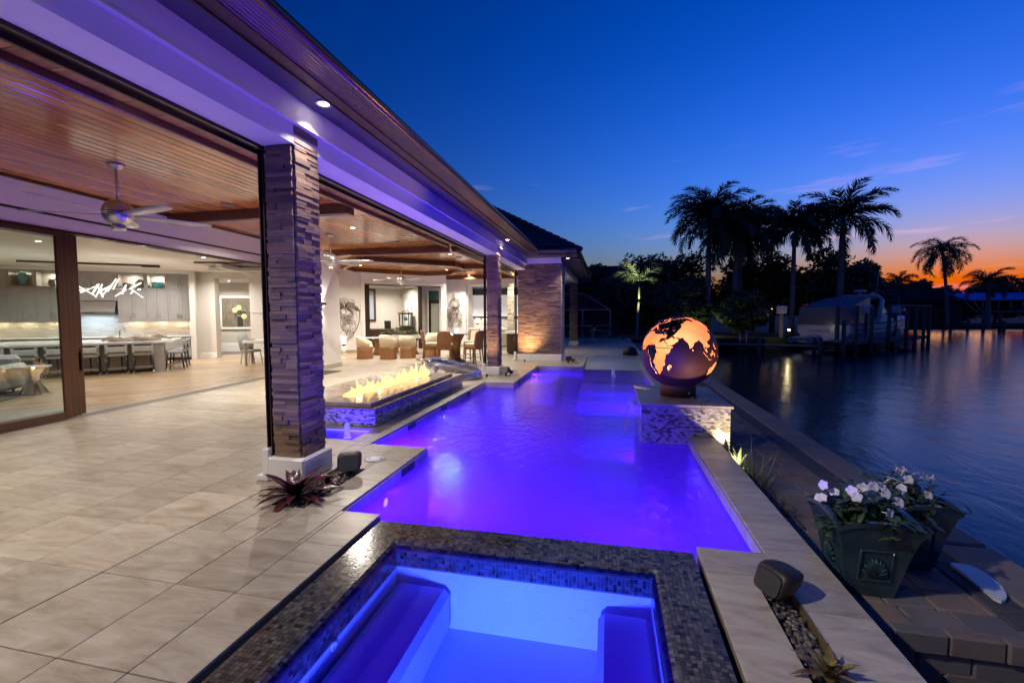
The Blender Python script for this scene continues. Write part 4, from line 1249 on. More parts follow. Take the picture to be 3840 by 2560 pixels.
# ------------------------------------------------------------------ kitchen (local x along the cabinets, y behind them)
KO = Vector((-22.58, 9.74, 0)); KA = math.atan2(.604, .797)
KR = Matrix.Rotation(KA, 3, 'Z')
def kw(x, y, z=0):
    q = KO + KR @ Vector((x, y, z)); return (q.x, q.y, q.z)
fl_ = struct('floor_kitchen', MB().prism([(-8.65, -3), (-9.07, 11.2), (-9.45, 13.6), (-12.9, 17.1), (-13, 19.5), (-25, 19.5), (-30, 10), (-30, -3)], -.03, -.006), MT['grout'])
fl_.location.z = 0
# oak planks, laid along the island
PA = radians(50); pu = Vector((cos(PA), sin(PA), 0)); pvn = Vector((-sin(PA), cos(PA), 0))
fpk = {}
fc = Vector((-13.0, 10.5, 0))
for r_ in range(-26, 34):
    a = -9.0 + (r_ * .71) % 1.8
    while a < 8.5:
        L = 1.8
        c = fc + pu * (a + L / 2) + pvn * (r_ * .19)
        lim = -8.72 - .0852 * (c.y - 4.64)
        e1 = fc + pu * a + pvn * (r_ * .19); e2 = fc + pu * (a + L) + pvn * (r_ * .19)
        if max(e1.x, e2.x) < lim + .25 and c.x > -21 and 0 < c.y < 18.5 and c.x + c.y > -13.0:
            if L not in fpk:
                fpk[L] = MB().cbox(-L / 2 + .001, L / 2 - .001, -.094, .094, -.012, .004, .002).mesh('floor_plank'); fpk[L].materials.append(MT['floorwood'])
            ob('floor_plank', fpk[L], None, fl_, c, PA)
        a += L
ob('edge_plank', MB().box(-8, 6.3, .31, .62, -.012, .006), MT['floorwood'], fl_, sl, SA)
kc = struct('ceiling_kitchen', MB().prism([(-9.0, -3), (-9.3, 13.6), (-12.9, 17.1), (-13, 19.5), (-25, 19.5), (-30, 10), (-30, -3)], 3.46, 3.56), MT['intwall'])
wk = struct('wall_kitchen', MB().box(-4, 8.35, .36, .56, 0, 3.46).box(8.03, 8.2, -.3, .36, 0, 3.459), MT['intwall'])
wk.location = KO; wk.rotation_euler = (0, 0, KA)
ob('soffit_box', MB().box(-4, 8.03, -.06, .36, 3.345, 3.459), MT['trim'], wk)
ob('left_wall', MB().box(-4.2, -4, -12, .5, 0, 3.459), MT['intwall'], wk)
# hall wall with the tall opening
HA = math.atan2(.71, 2.14); h0 = Vector((-16.25, 14.86, 0))
hw = struct('wall_hall', MB().box(-.3, .72, 0, .35, 0, 3.46).box(.72, 2.05, 0, .35, 3.2, 3.46).box(2.05, 5.2, 0, .35, 0, 3.46), MT['intwall'])
hw.location = h0; hw.rotation_euler = (0, 0, HA)
ob('baseboard', MB().cbox(-.3, .725, -.03, 0, 0, .20, .01).cbox(-.3, .725, -.045, -.031, 0, .1, .01).cbox(2.045, 5.2, -.03, 0, 0, .2, .01), MT['white'], hw)
h1 = Vector((-18.4, 17.4, 0))
hb = struct('wall_hall_back', MB().box(-.5, 3.6, 0, .2, 0, 3.3), MT['greige'])
hb.location = h1; hb.rotation_euler = (0, 0, HA)
ob('baseboard', MB().cbox(-.5, 3.6, -.03, 0, 0, .42, .02), MT['trim'], hb)
ob('left_return', MB().box(-.2, .0, -2.5, -.001, 0, 3.3).box(3.4, 3.6, -2.0, -.001, 0, 3.3), MT['greige'], hb)
ob('hall_ceiling', MB().box(-.5, 3.6, -2.6, 0, 3.25, 3.3), MT['trim'], hb)
# painting of a flower pot
def hbw(x, y, z=0):
    q = h1 + Matrix.Rotation(HA, 3, 'Z') @ Vector((x, y, z)); return (q.x, q.y, q.z)
pt = thing('painting', 'framed painting of yellow flowers in a pot on the hall wall', 'painting', hbw(1.36, -.02, 1.85), HA)
ob('frame', MB().cbox(-.84, -.70, -.05, 0, -.78, .80, .02).cbox(.70, .84, -.05, 0, -.78, .80, .02).cbox(-.70, .70, -.05, 0, .68, .80, .02).cbox(-.70, .70, -.05, 0, -.78, -.68, .02), MT['trim'], pt)
ob('canvas', MB().box(-.699, .699, -.02, -.001, -.679, .679), mat('canvas', (.09, .075, .05), .6, col2=(.24, .20, .14), nscale=4, stretch=(6, 6, 1)), pt)
m = MB()
for cx, cz in ((-.12, .12), (.06, .24), (.28, -.17)):
    for k in range(6):
        a = k * pi / 3; m.ball((cx + .07 * cos(a), -.024, cz + .07 * sin(a)), .065, 8, 6, (1, .08, 1))
ob('painted_flowers', m, mat('petal_yellow', (.62, .55, .26), .7), pt)
m = MB()
r2 = random.Random(5)
for k in range(26):
    a = r2.uniform(0, 2 * pi); d = r2.uniform(.05, .3)
    m.ball((.08 + d * cos(a), -.0225, .02 + d * sin(a) * .8), .06, 6, 5, (1, .03, .5))
m.box(-.03, .22, -.0235, -.0215, -.67, -.2)
ob('painted_leaves', m, mat('painted_dark', (.02, .028, .018), .7), pt)
t = thing('twig_sculpture', 'white branching twig sculpture hung on the dining wall', 'wall art', (h0 + Matrix.Rotation(HA, 3, 'Z') @ Vector((2.55, -.03, 0))), HA)
m = MB(); r2 = random.Random(3)
for k in range(16):
    x, z = r2.uniform(-.15, .5), r2.uniform(1.25, 2.3)
    p_ = [(x, 0, z)]
    d = Vector((r2.uniform(-1, 1), 0, r2.uniform(-1, 1))).normalized()
    for q in range(5):
        d = (d + Vector((r2.uniform(-.5, .5), 0, r2.uniform(-.5, .5)))).normalized(); x += d.x * .11; z += d.z * .11; p_.append((x, r2.uniform(-.03, 0), z))
    m.tube(p_, [.014, .013, .011, .009, .007, .004], 6)
ob('twigs', m, MT['white'], t)
# cabinets
cab = thing('kitchen_cabinets', 'tall grey kitchen wall cabinets with lit niches and white counter', 'cabinets', KO, KA)
def door(x0, x1, z0, z1, y=-.02, hx=None, hz=None, par=cab):
    o = ob('cabinet_door', MB().cbox(x0 + .004, x1 - .004, y, y + .02, z0 + .004, z1 - .004, .003).cbox(x0 + .004, x0 + .075, y - .010, y - .001, z0 + .004, z1 - .004, .003).cbox(x1 - .075, x1 - .004, y - .010, y - .001, z0 + .004, z1 - .004, .003).cbox(x0 + .076, x1 - .076, y - .010, y - .001, z1 - .075, z1 - .004, .003).cbox(x0 + .076, x1 - .076, y - .010, y - .001, z0 + .004, z0 + .075, .003), MT['cabinet'], par)
    if hx is not None:
        ob('handle', MB().tube([(hx, y - .012, hz - .09), (hx, y - .04, hz - .08), (hx, y - .04, hz + .08), (hx, y - .012, hz + .09)], .009, 6), MT['steel'], o)
units = [(-.1, .65), (.65, 1.35), (1.35, 2.07), (2.07, 2.78), (2.78, 3.49), (3.49, 4.32), (5.75, 6.62), (6.62, 7.28), (7.28, 8.01)]
niches = []
for x0, x1 in units:
    ob('carcass', MB().box(x0 + .002, x1 - .002, .001, .359, 1.55, 2.74).box(x0 + .002, x1 - .002, .34, .359, 2.741, 3.34), MT['cabinet'], cab)
    xm = (x0 + x1) / 2
    door(x0, xm, 1.55, 2.72, hx=xm - .05, hz=1.72); door(xm, x1, 1.55, 2.72, hx=xm + .05, hz=1.72)
    if x0 in (2.78, 3.49, 5.75, 6.62):
        ob('niche', MB().box(x0 + .002, x0 + .06, -.02, .339, 2.742, 3.34).box(x1 - .06, x1 - .002, -.02, .339, 2.742, 3.34).box(x0 + .061, x1 - .061, -.02, .339, 3.27, 3.34).box(x0 + .061, x1 - .061, -.02, .339, 2.742, 2.78), MT['cabinet'], cab)
        niches.append((x0, x1))
        lamp('niche_light', 'AREA', (xm, .12, 3.262), 6, (1, .82, .64), .06, cab)
    else:
        door(x0, xm, 2.74, 3.34, hx=xm - .05, hz=2.9); door(xm, x1, 2.74, 3.34, hx=xm + .05, hz=2.9)
        ob('carcass', MB().box(x0 + .002, x1 - .002, .001, .339, 2.742, 3.34), MT['cabinet'], cab)
    ob('light_rail', MB().cbox(x0, x1, -.025, .0, 1.49, 1.548, .004), MT['cabinet'], cab)
    lamp('under_cabinet_light', 'AREA', (xm, .18, 1.54), 4, (1, .76, .5), .5, cab, shape='RECTANGLE', size_y=.03)
for x0, x1 in ((4.32, 5.035), (5.035, 5.75)):
    door(x0, x1, 2.28, 3.34, hx=(5.035 - .06 if x0 < 5 else 5.035 + .06), hz=2.9)
ob('carcass', MB().box(4.322, 5.748, .001, .359, 2.28, 3.34), MT['cabinet'], cab)
for k in range(10):
    x0 = -.1 + .811 * k
    ob('base_carcass', MB().box(x0, x0 + .81, -.27, .359, .1, .9), MT['cabinet'], cab)
    door(x0, x0 + .405, .12, .88, -.29); door(x0 + .405, x0 + .81, .12, .88, -.29)
ob('toe_kick', MB().box(-.1, 8.0, -.2, .359, 0, .1), MT['darkwood'], cab)
ob('countertop', MB().cbox(-.1, 8.06, -.33, .359, .902, .945, .006), MT['quartz'], cab)
ob('end_panel', MB().box(8.012, 8.03, -.28, .359, 0, .9), MT['cabinet'], cab)
hood = thing('range_hood', 'stainless steel range hood over the blue-lit cooktop', 'range hood', KO, KA)
ob('canopy', MB().add([(4.36, -.02, 2.26), (5.71, -.02, 2.26), (5.71, -.24, 1.86), (4.36, -.24, 1.86), (4.36, .35, 2.26), (5.71, .35, 2.26), (5.71, .35, 1.86), (4.36, .35, 1.86)], [(0, 1, 2, 3), (4, 7, 6, 5), (0, 3, 7, 4), (1, 5, 6, 2), (0, 4, 5, 1)]), MT['steel'], hood)
ob('lip', MB().cbox(4.36, 5.71, -.25, .35, 1.77, 1.858, .006), MT['steel'], hood)
ob('control_strip', MB().box(4.85, 5.15, -.256, -.2505, 1.80, 1.825), MT['black'], hood)
for x in (4.7, 5.05, 5.4): lamp('hood_light', 'AREA', (x, 0, 1.76), 5, (.62, .8, 1), .07, hood)
# backsplash tiles
bs = thing('backsplash', 'glossy subway tile backsplash behind the kitchen counter', 'backsplash', KO, KA)
ob('mortar', MB().box(.0, 8.02, .352, .359, .946, 1.78), mat('mortar', (.4, .38, .35), .8), bs)
bmat = mat('glass_subway_tile', (.36, .34, .31), .08, pieces=[(.36, .34, .30), (.40, .38, .34), (.33, .31, .28)], world=True)
bt = MB().cbox(-.148, .148, -.006, 0, -.036, .036, .002).mesh('subway_tile'); bt.materials.append(bmat)
for r_ in range(11):
    z = .985 + r_ * .0745
    x = 2.2 + (.15 if r_ % 2 else 0)
    while x < 8.0:
        if z < 1.55 or 4.35 < x < 5.7: ob('subway_tile', bt, None, bs, (x, .352, z))
        x += .3
# vases in the niches
def vase(name, prof, p, mm, label):
    return tag(ob(name, MB().lathe(prof, 20), mm, None, p), label, 'vase', 'vases in the lit cabinet niches')
teal = mat('teal_glaze', (.03, .22, .24), .12, col2=(.09, .35, .36), nscale=9)
grn = mat('smoked_glass', (.12, .125, .10), .12, col2=(.18, .18, .15), nscale=2, stretch=(1, 1, 6))
vase('tall_vase', [(.07, 0), (.10, .1), (.15, .3), (.13, .36), (.08, .40), (.11, .44), (.09, .44)], kw(3.12, .15, 2.785), teal, 'tall teal glazed vase in the lit niche behind the glass door')
vase('vase', [(.09, 0), (.14, .08), (.11, .22), (.09, .27), (.07, .27)], kw(3.92, .15, 2.785), grn, 'smoky glass vase in the niche beside the teal vase')
vase('low_vase', [(.07, 0), (.15, .08), (.13, .16), (.08, .2), (.06, .2)], kw(6.02, .15, 2.785), grn, 'squat smoky vase in the niche above the chandelier')
vase('vase', [(.10, 0), (.15, .09), (.13, .24), (.10, .31), (.08, .31)], kw(6.4, .15, 2.785), grn, 'taller smoky glass vase right of the squat vase')
vase('bowl', [(.10, 0), (.17, .06), (.19, .16), (.20, .22), (.17, .2), (.10, .03)], kw(6.95, .14, 2.785), teal, 'teal glazed bowl in the right lit niche')
for i, (x, r_, lb_) in enumerate(((6.15, .07, 'small steel bowl on the back counter left of its neighbour'), (6.4, .09, 'larger steel bowl on the back counter'), (7.3, .06, 'small steel jar near the right end of the back counter'))):
    tag(ob('steel_bowl', MB().lathe([(r_ * .5, 0), (r_, r_ * .7), (r_ * .95, r_ * .75), (r_ * .45, .01)], 16), MT['steel'], None, kw(x, -.05, .946)), lb_, 'bowl', 'steel bowls on the kitchen counter')
# island, faucet, driftwood, stools
isl = thing('kitchen_island', 'long kitchen island with white stone top and dark base', 'kitchen island', KO, KA)
IP = [(2.2, -5.96), (8.33, -4.5), (8.05, -1.85), (1.8, -3.3)]
ob('countertop', MB().prism(IP, .885, .935), MT['quartz'], isl)
ob('base', MB().prism([(2.4, -5.45), (7.75, -4.2), (7.55, -2.1), (2.1, -3.4)], 0, .884), MT['darkwood'], isl)
ob('end_leg', MB().prism([(7.93, -4.55), (8.15, -4.5), (8.12, -4.25), (7.90, -4.3)], 0, .884), MT['cabinet'], isl)
for k in range(8):
    a = k / 8; b = (k + 1) / 8
    q0 = Vector((2.42, -5.46, 0)); q1 = Vector((7.74, -4.215, 0)); p0 = q0.lerp(q1, a); L = (q1 - q0).length / 8
    ob('base_panel', MB().cbox(.02, L - .02, -.03, -.002, .08, .86, .006), MT['cabinet'], isl, p0, math.atan2(1.245, 5.32))
fq = thing('faucet', 'tall arched steel faucet on the kitchen island', 'faucet', kw(6.95, -4.0, .936), KA)
ob('spout', MB().tube([(0, 0, 0), (0, 0, .3), (.02, -.0, .38), (.07, 0, .42), (.12, 0, .40), (.14, 0, .33)], .016, 10), MT['steel'], fq)
ob('lever', MB().tube([(0, -.02, .08), (-.02, -.09, .12)], .008, 6), MT['steel'], fq)
m = MB()
for k in range(4):
    p_ = [(x_ * .2 - .6, .05 * sin(x_ * 1.7 + k), .03 + .05 * k * .5 + .04 * sin(x_ * 2.1 + k * 2)) for x_ in range(8)]
    m.tube(p_, [.02, .03, .035, .04, .04, .05, .05, .02], 7)
m.tube([(.5, 0, .08), (.75, .04, .2), (.9, .05, .12), (1.05, 0, .05)], [.05, .06, .05, .02], 7)
tag(ob('driftwood', m, mat('bleached_driftwood', (.42, .36, .29), .8), None, kw(7.15, -4.05, .937), KA + .2), 'bleached driftwood centrepiece lying along the kitchen island', 'driftwood')
def stool(p, rz, label):
    t = thing('counter_stool', label, 'bar stool', p, rz, 'grey upholstered stools at the kitchen island')
    ob('seat', MB().cbox(-.23, .23, -.22, .22, .53, .63, .035), MT['greyvelvet'], t)
    ob('backrest', MB().cbox(-.25, .25, -.27, -.215, .66, .82, .02).cbox(-.25, -.18, -.27, -.214, .62, .93, .02).cbox(.18, .25, -.27, -.214, .62, .93, .02).cbox(-.26, .26, -.285, -.225, .87, .95, .02), MT['greyvelvet'], t)
    for sx in (-1, 1):
        for sy in (-1, 1):
            l_ = ob('leg', MB().tube([(sx * .2, sy * .18, .54), (sx * .235, sy * .225, .05)], [.024, .016], 6), MT['black'], t)
            ob('tip', MB().tube([(sx * .233, sy * .222, .075), (sx * .238, sy * .23, 0)], [.018, .015], 6), MT['steel'], l_)
    ob('footrest', MB().cbox(-.22, .22, -.225, -.2, .17, .2, .004).cbox(-.22, .22, .2, .225, .17, .2, .004).cbox(-.225, -.2, -.2, .2, .17, .2, .004).cbox(.2, .225, -.2, .2, .17, .2, .004), MT['steel'], t)
    return t
base_st = stool(kw(7.64, -4.53), KA + radians(13), 'second grey stool from the island corner, along its front')
sidx = 0
for (x, y), lb_ in (((7.06, -4.67), 'third grey stool from the island corner, along its front'), ((6.47, -4.82), 'front grey stool half hidden by the open door frame'), ((5.88, -4.96), 'front grey stool behind the stacked door frames'), ((5.29, -5.1), 'right of the two stools seen through the glass door'), ((4.7, -5.24), 'left of the two stools seen through the glass door')):
    dup(base_st, kw(x, y), None, lb_)
base_st['label'] = 'grey stool at the island front nearest its right corner'
for (x, y), lb_ in (((8.33, -4.16), 'nearest of the three stools at the island end'), ((8.28, -3.5), 'middle of the three stools at the island end'), ((8.22, -2.85), 'farthest of the three stools at the island end')):
    dup(base_st, kw(x, y), KA + radians(13) + pi / 2, lb_)
# chandelier of light sticks
chd = thing('stick_chandelier', 'chandelier of crossed white light sticks above the kitchen island', 'chandelier', kw(6.75, -4.3, 2.52), KA + .23)
r2 = random.Random(11)
stickm = emit('stick_light', (1, .97, .93), .6)
for k in range(20):
    cx = -1.0 + 1.75 * (k / 19) + r2.uniform(-.05, .05)
    a, b = r2.uniform(0, pi), r2.uniform(-1.0, 1.0); L = r2.uniform(.3, .5)
    d = Vector((cos(a) * cos(b), sin(a) * cos(b) * .7, sin(b))).normalized()
    q = Vector((0, 0, 1)).rotation_difference(d).to_matrix().to_4x4()
    ob('light_stick', MB().box(-.016, .016, -.016, .016, -L / 2, L / 2).xf(Matrix.Translation((cx, r2.uniform(-.2, .2), r2.uniform(-.14, .14))) @ q), stickm, chd)
ob('spine', MB().tube([(-1.05, 0, 0), (.8, 0, 0)], .012, 6), MT['chrome'], chd)
ob('cable', MB().tube([(-1.0, 0, 0), (-1.0, 0, .95)], .003, 5).tube([(.6, 0, 0), (.6, 0, .95)], .003, 5), MT['steel'], chd)
for x in (-1.0, 0, .9): lamp('stick_glow', 'POINT', (x, 0, -.06), 8, (1, .93, .85), .02, chd)
# kitchen ceiling lights, track
for i, p in enumerate(((-11.94, 11.24), (-13.0, 12.4), (-13.95, 13.45), (-14.75, 14.3))):
    downlight((p[0], p[1], 3.458), 31, ('first', 'second', 'third', 'fourth')[i] + ' of the recessed lights in a row on the kitchen ceiling, counted from the patio', (1, .95, .89), 'kitchen ceiling lights')
for i, (p, lb_) in enumerate((((3.5, -2.6), 'kitchen ceiling light behind the glass door left of the island'), ((5.2, -2.4), 'kitchen ceiling light hidden above the island back'), ((7.0, -1.4), 'kitchen ceiling light above the counter run'), ((3.8, -7.0), 'living room ceiling light by the sofa'), ((6.5, -7.2), 'living room ceiling light over the oak floor'))):
    q = kw(p[0], p[1]); downlight((q[0], q[1], 3.458), 33, lb_, (1, .95, .89), 'kitchen ceiling lights')
for x, lb_ in ((.75, 'front one of the two lights in the hall ceiling'), (1.6, 'rear one of the two lights in the hall ceiling')):
    q = hbw(x, -1.2); downlight((q[0], q[1], 3.248), 30, lb_, (1, .95, .89), 'hall ceiling lights')
tr = thing('track_fixture', 'long dark linear ceiling track above the kitchen', 'ceiling track', kw(6.6, -2.2, 3.40), KA)
ob('rail', MB().cbox(-2.6, 1.0, -.05, .05, 0, .055, .006), MT['bronze'], tr)
ob('head', MB().cbox(.5, 1.0, -.09, .09, -.03, 0, .006), MT['bronze'], tr)
cf = thing('coffer_beams', 'white crossed coffer beams with brown panels over the dining room', 'coffered ceiling', (-12.7, 13.2, 3.25), HA)
ob('panel', MB().box(-.8, 1.2, -1.0, 1.2, .16, .2), MT['beamwood'], cf)
ob('crossbeam', MB().cbox(-.1, .1, -1.1, 1.2, 0, .155, .01).cbox(-.9, 1.2, .0, .2, .004, .15, .01), MT['trim'], cf)
# dining room glimpse
dt = thing('dining_table', 'white dining table with tapered oak legs beyond the kitchen', 'table', (-12.0, 13.5, 0), HA + .2)
ob('tabletop', MB().cbox(-.5, 1.2, -.5, .5, .76, .86, .01), MT['white'], dt)
for x in (-.42, 1.1):
    for y in (-.42, .42): ob('leg', MB().tube([(x, y, .76), (x, y, 0)], [.06, .04], 4, smooth=False), MT['cabinet'], dt)
tag(ob('place_setting', MB().lathe([(.001, 0), (.15, 0), (.17, .012), (.001, .01)], 20).lathe([(.001, .012), (.1, .012), (.12, .025), (.001, .02)], 20), MT['wickergrey'], None, (-12.3, 13.3, .862)), 'stacked grey plates on the corner of the white dining table', 'plates')
dc = thing('dining_chair', 'pale curved-back dining chair beside the white dining table', 'chair', (-12.55, 13.6, 0), HA + 1.4)
ob('seat', MB().cbox(-.24, .24, -.24, .24, .42, .5, .03), MT['greyvelvet'], dc)
ob('backrest', MB().tube([(0, .22, .48), (0, .27, .75), (0, .36, 1.08)], [.2, .21, .2], 10, flat=.12), MT['greyvelvet'], dc)
for x in (-.2, .2):
    for y in (-.2, .2): ob('leg', MB().tube([(x, y, .43), (x * 1.1, y * 1.3, 0)], [.022, .014], 6), MT['cabinet'], dc)
# living corner behind the glass
st_ = thing('chrome_side_table', 'flared chrome side table behind the glass door', 'side table', (-12.35, 7.25, 0))
ob('pedestal', MB().lathe([(.24, 0), (.235, .02), (.10, .30), (.12, .42), (.20, .58)], 12, smooth=False), MT['chrome'], st_)
ob('top', MB().lathe([(.30, .585), (.31, .60), (.31, .62), (.001, .622)], 28), MT['marble'], st_)
sf = thing('sofa', 'pale rounded sofa behind the glass door at the photo edge', 'sofa', (-13.6, 6.55, 0), radians(35))
ob('base', MB().cbox(-1.0, .9, -.45, .45, .08, .42, .08), MT['greyvelvet'], sf)
ob('backrest', MB().cbox(-1.05, .95, .36, .6, .1, .84, .09), MT['greyvelvet'], sf)
ob('arm', MB().cbox(.86, 1.08, -.46, .55, .1, .66, .08), MT['greyvelvet'], sf)
ob('cushion', MB().cbox(-.95, -.05, -.42, .34, .425, .56, .05), MT['greyvelvet'], sf); ob('cushion', MB().cbox(-.03, .84, -.42, .34, .425, .56, .05), MT['greyvelvet'], sf)
for x in (-.9, .8):
    for y in (-.38, .48): ob('leg', MB().tube([(x, y, .09), (x, y, 0)], [.03, .02], 6), MT['darkwood'], sf)
tag(ob('shag_rug', MB().cbox(-1.5, 1.3, -.9, .9, .005, .035, .012), mat('grey_shag', (.12, .11, .12), .95, bumps=(120, 1, .03)), None, (-13.2, 6.1, 0), radians(35)), 'dark grey shag rug in front of the sofa', 'rug')

# ------------------------------------------------------------------ patio furniture
def tub_chair(p, rz, label):
    t = thing('tub_chair', label, 'chair', p, rz, 'wicker tub chairs at the dining table')
    ob('wicker_base', MB().lathe([(.30, 0), (.305, .02), (.29, .18), (.28, .3), (.305, .46), (.295, .47)], 32, sq=3.2), MT['wicker'], t)
    for k in range(9):
        pass
    ob('seat_cushion', MB().lathe([(.30, .46), (.305, .50), (.27, .53), (.001, .535)], 28, sq=3), MT['cream'], t)
    v = []; n = 19
    for i in range(n):
        a = -pi / 2 + (i / (n - 1) - .5) * 1.46 * pi
        k_ = abs(i / (n - 1) - .5) * 2
        top = .88 - .25 * max(0, (k_ - .35) / .65) ** 1.1
        for r_, z in ((.305, .47), (.33, top - .02), (.315, top), (.285, top - .015), (.27, .5)):
            q = (abs(cos(a)) ** 3 + abs(sin(a)) ** 3) ** (-1 / 3)
            v.append((r_ * cos(a) * q, r_ * sin(a) * q, z))
    f_ = []
    for i in range(n - 1):
        for j in range(5):
            f_.append((i * 5 + j, i * 5 + (j + 1) % 5, (i + 1) * 5 + (j + 1) % 5, (i + 1) * 5 + j))
    f_ += [(0, 1, 2, 3, 4), tuple((n - 1) * 5 + j for j in range(5))[::-1]]
    ob('backrest', MB().add(v, f_, True), MT['cream'], t)
    ob('badge', MB().lathe([(.02, 0), (.015, .006), (.001, .006)], 12).xf(Matrix.Rotation(pi / 2, 4, 'X')), MT['nickel'], t, (.0, -.315, .06))
    return t
TA = math.atan2(20.27 - 18.2, -8.83 + 10.89)
tb = thing('dining_table_outdoor', 'long outdoor dining table with pale stone top', 'table', (-9.15, 18.0, 0), radians(22))
ob('tabletop', MB().cbox(-1.45, 1.35, -.55, .55, .73, .76, .008), MT['marble'], tb)
ob('pedestal', MB().lathe([(.3, 0), (.2, .2), (.2, .5), (.32, .73)], 20), MT['wicker'], tb, (-.7, 0, 0)); ob('pedestal', MB().lathe([(.3, 0), (.2, .2), (.2, .5), (.32, .73)], 20), MT['wicker'], tb, (.7, 0, 0))
tub0 = tub_chair((-8.44, 15.98, 0), radians(10), 'wicker tub chair facing away with the metal badge, second from the white wall')
dup(tub0, (-9.5, 16.05, 0), radians(-70), 'leftmost wicker tub chair at the end of the dining table')
dup(tub0, (-7.92, 16.6, 0), radians(14), 'wicker tub chair facing away, third from the white wall')
dup(tub0, (-7.2, 17.35, 0), radians(50), 'wicker tub chair half hidden behind the bar stools')
dup(tub0, (-9.8, 18.9, 0), radians(195), 'tub chair on the far side of the dining table, left')
dup(tub0, (-8.0, 19.4, 0), radians(195), 'tub chair on the far side of the dining table, right')
cp = thing('succulent_tray', 'long tray of succulents and pebbles on the dining table', 'planter', (-8.9, 17.9, .762), radians(22))
cp.scale = (1.15, 1.3, 1.7)
ob('tray', MB().cbox(-.75, .75, -.14, .14, 0, .05, .01), MT['steel'], cp)
ob('pebbles', (lambda m: [m.ball((rnd.uniform(-.72, .72), rnd.uniform(-.12, .12), .05), .02, 5, 4) for _ in range(160)] and m)(MB()), mat('pale_pebble', (.35, .34, .32), .6, pieces=[(.4, .39, .36), (.25, .24, .23), (.5, .48, .45)]), cp)
m = MB()
for k in range(90):
    cx, cy = rnd.uniform(-.68, .68), rnd.uniform(-.1, .1); h_ = rnd.uniform(.06, .15)
    for j in range(7):
        a = rnd.uniform(0, 2 * pi); d = rnd.uniform(.03, .09)
        tip = (cx + d * cos(a), cy + d * sin(a), .05 + h_ * rnd.uniform(.6, 1)); b_ = .035
        m.add([(cx - b_ * sin(a), cy + b_ * cos(a), .06), (cx + b_ * sin(a), cy - b_ * cos(a), .06), tip], [(0, 1, 2)])
ob('succulents', m, mat('succulent', (.08, .12, .04), .5, pieces=[(.07, .12, .035), (.12, .14, .04), (.16, .10, .04), (.05, .09, .04)]), cp)
# bar table and stools on the rug
tag(ob('patio_rug', MB().cbox(-1.05, 1.0, -1.35, 1.25, .002, .012, .003), mat('grey_rug', (.26, .24, .22), .95, col2=(.17, .16, .15), nscale=9, bumps=(200, .5, .004)), None, (-5.55, 14.6, 0), radians(-6)), 'grey patterned rug under the wicker bar table', 'rug')
bt_ = thing('bar_table', 'round wicker bar table with glass top on the grey rug', 'table', (-5.3, 14.85, .013))
ob('pedestal', MB().lathe([(.36, 0), (.36, .10), (.30, .13), (.20, .2), (.20, .55), (.24, .8), (.34, .99), (.345, 1.02)], 36), MT['wicker'], bt_)
ob('glass_top', MB().lathe([(.001, 1.022), (.54, 1.022), (.55, 1.03), (.54, 1.04), (.001, 1.04)], 40), mat('dark_glass', (.05, .055, .055), .06, spec=.8), bt_)
ob('foot_rail', MB().tube([(.33 * cos(2 * pi * i / 24), .33 * sin(2 * pi * i / 24), .27) for i in range(24)], .012, 6, closed=True), MT['steel'], bt_)
def bar_stool(p, rz, label):
    t = thing('wicker_bar_stool', label, 'bar stool', p, rz, 'wicker bar stools at the bar table')
    ob('seat_frame', MB().cbox(-.24, .24, -.23, .24, .55, .70, .03), MT['wicker'], t)
    ob('seat_cushion', MB().cbox(-.22, .22, -.18, .24, .70, .76, .025), MT['cream'], t)
    m = MB(); v = []; n = 9
    for i in range(8):
        tt = i / 7; z = .56 + .60 * tt; y = -.235 - .09 * tt; wd = .24 - .02 * tt + (0 if tt < .9 else -.03)
        for s_ in range(n):
            u = s_ / (n - 1) * 2 - 1
            v.append((u * wd, y + .05 * u * u, z + (.02 * (1 - u * u) if i == 7 else 0)))
    k = len(v)
    v += [(a, b + .05, c) for a, b, c in v]
    f_ = []
    for i in range(7):
        for s_ in range(n - 1):
            a = i * n + s_; f_.append((a, a + 1, a + 1 + n, a + n)); f_.append((k + a, k + a + n, k + a + 1 + n, k + a + 1))
    for i in range(7):
        for s_ in (0, n - 1):
            a = i * n + s_; f_.append((a, a + n, k + a + n, k + a))
    for s_ in range(n - 1):
        a = 7 * n + s_; f_.append((a, a + 1, k + a + 1, k + a))
    bk = ob('backrest', MB().add(v, f_, True), MT['wicker'], t)
    ob('back_cushion', MB().cbox(-.2, .2, .0, .045, 0, .40, .02).xf(Matrix.Translation((0, -.225, .73)) @ Matrix.Rotation(.14, 4, 'X')), MT['cream'], bk)
    for sx in (-1, 1):
        for sy in (-1, 1):
            ob('leg', MB().tube([(sx * .205, sy * .19, .56), (sx * .215, sy * .20, .42), (sx * .225, sy * .235 - .02, 0)], [.03, .026, .018], 8), MT['wicker'], t)
    ob('foot_rail', MB().cbox(-.21, .21, .205, .225, .25, .275, .004).cbox(-.225, -.205, -.2, .2, .25, .275, .004).cbox(.205, .225, -.2, .2, .25, .275, .004), MT['steel'], t)
    ob('badge', MB().lathe([(.022, 0), (.016, .006), (.001, .006)], 12).xf(Matrix.Rotation(pi / 2, 4, 'X')), MT['nickel'], t, (0, -.245, .62))
    return t
bs0 = bar_stool((-5.3, 13.92, .013), radians(12), 'wicker bar stool facing away from the camera with a badge on its back')
dup(bs0, (-6.02, 14.35, .013), radians(-62), 'wicker bar stool left of the bar table showing its cream back')
dup(bs0, (-4.45, 14.4, .013), radians(70), 'wicker bar stool right of the bar table beside the column')
dup(bs0, (-4.95, 15.75, .013), radians(165), 'cream-backed bar stool behind the bar table')
gs = thing('lounge_chair', 'grey wicker high-backed lounge seats before the projector screen', 'lounge seat', (-5.9, 21.4, 0))
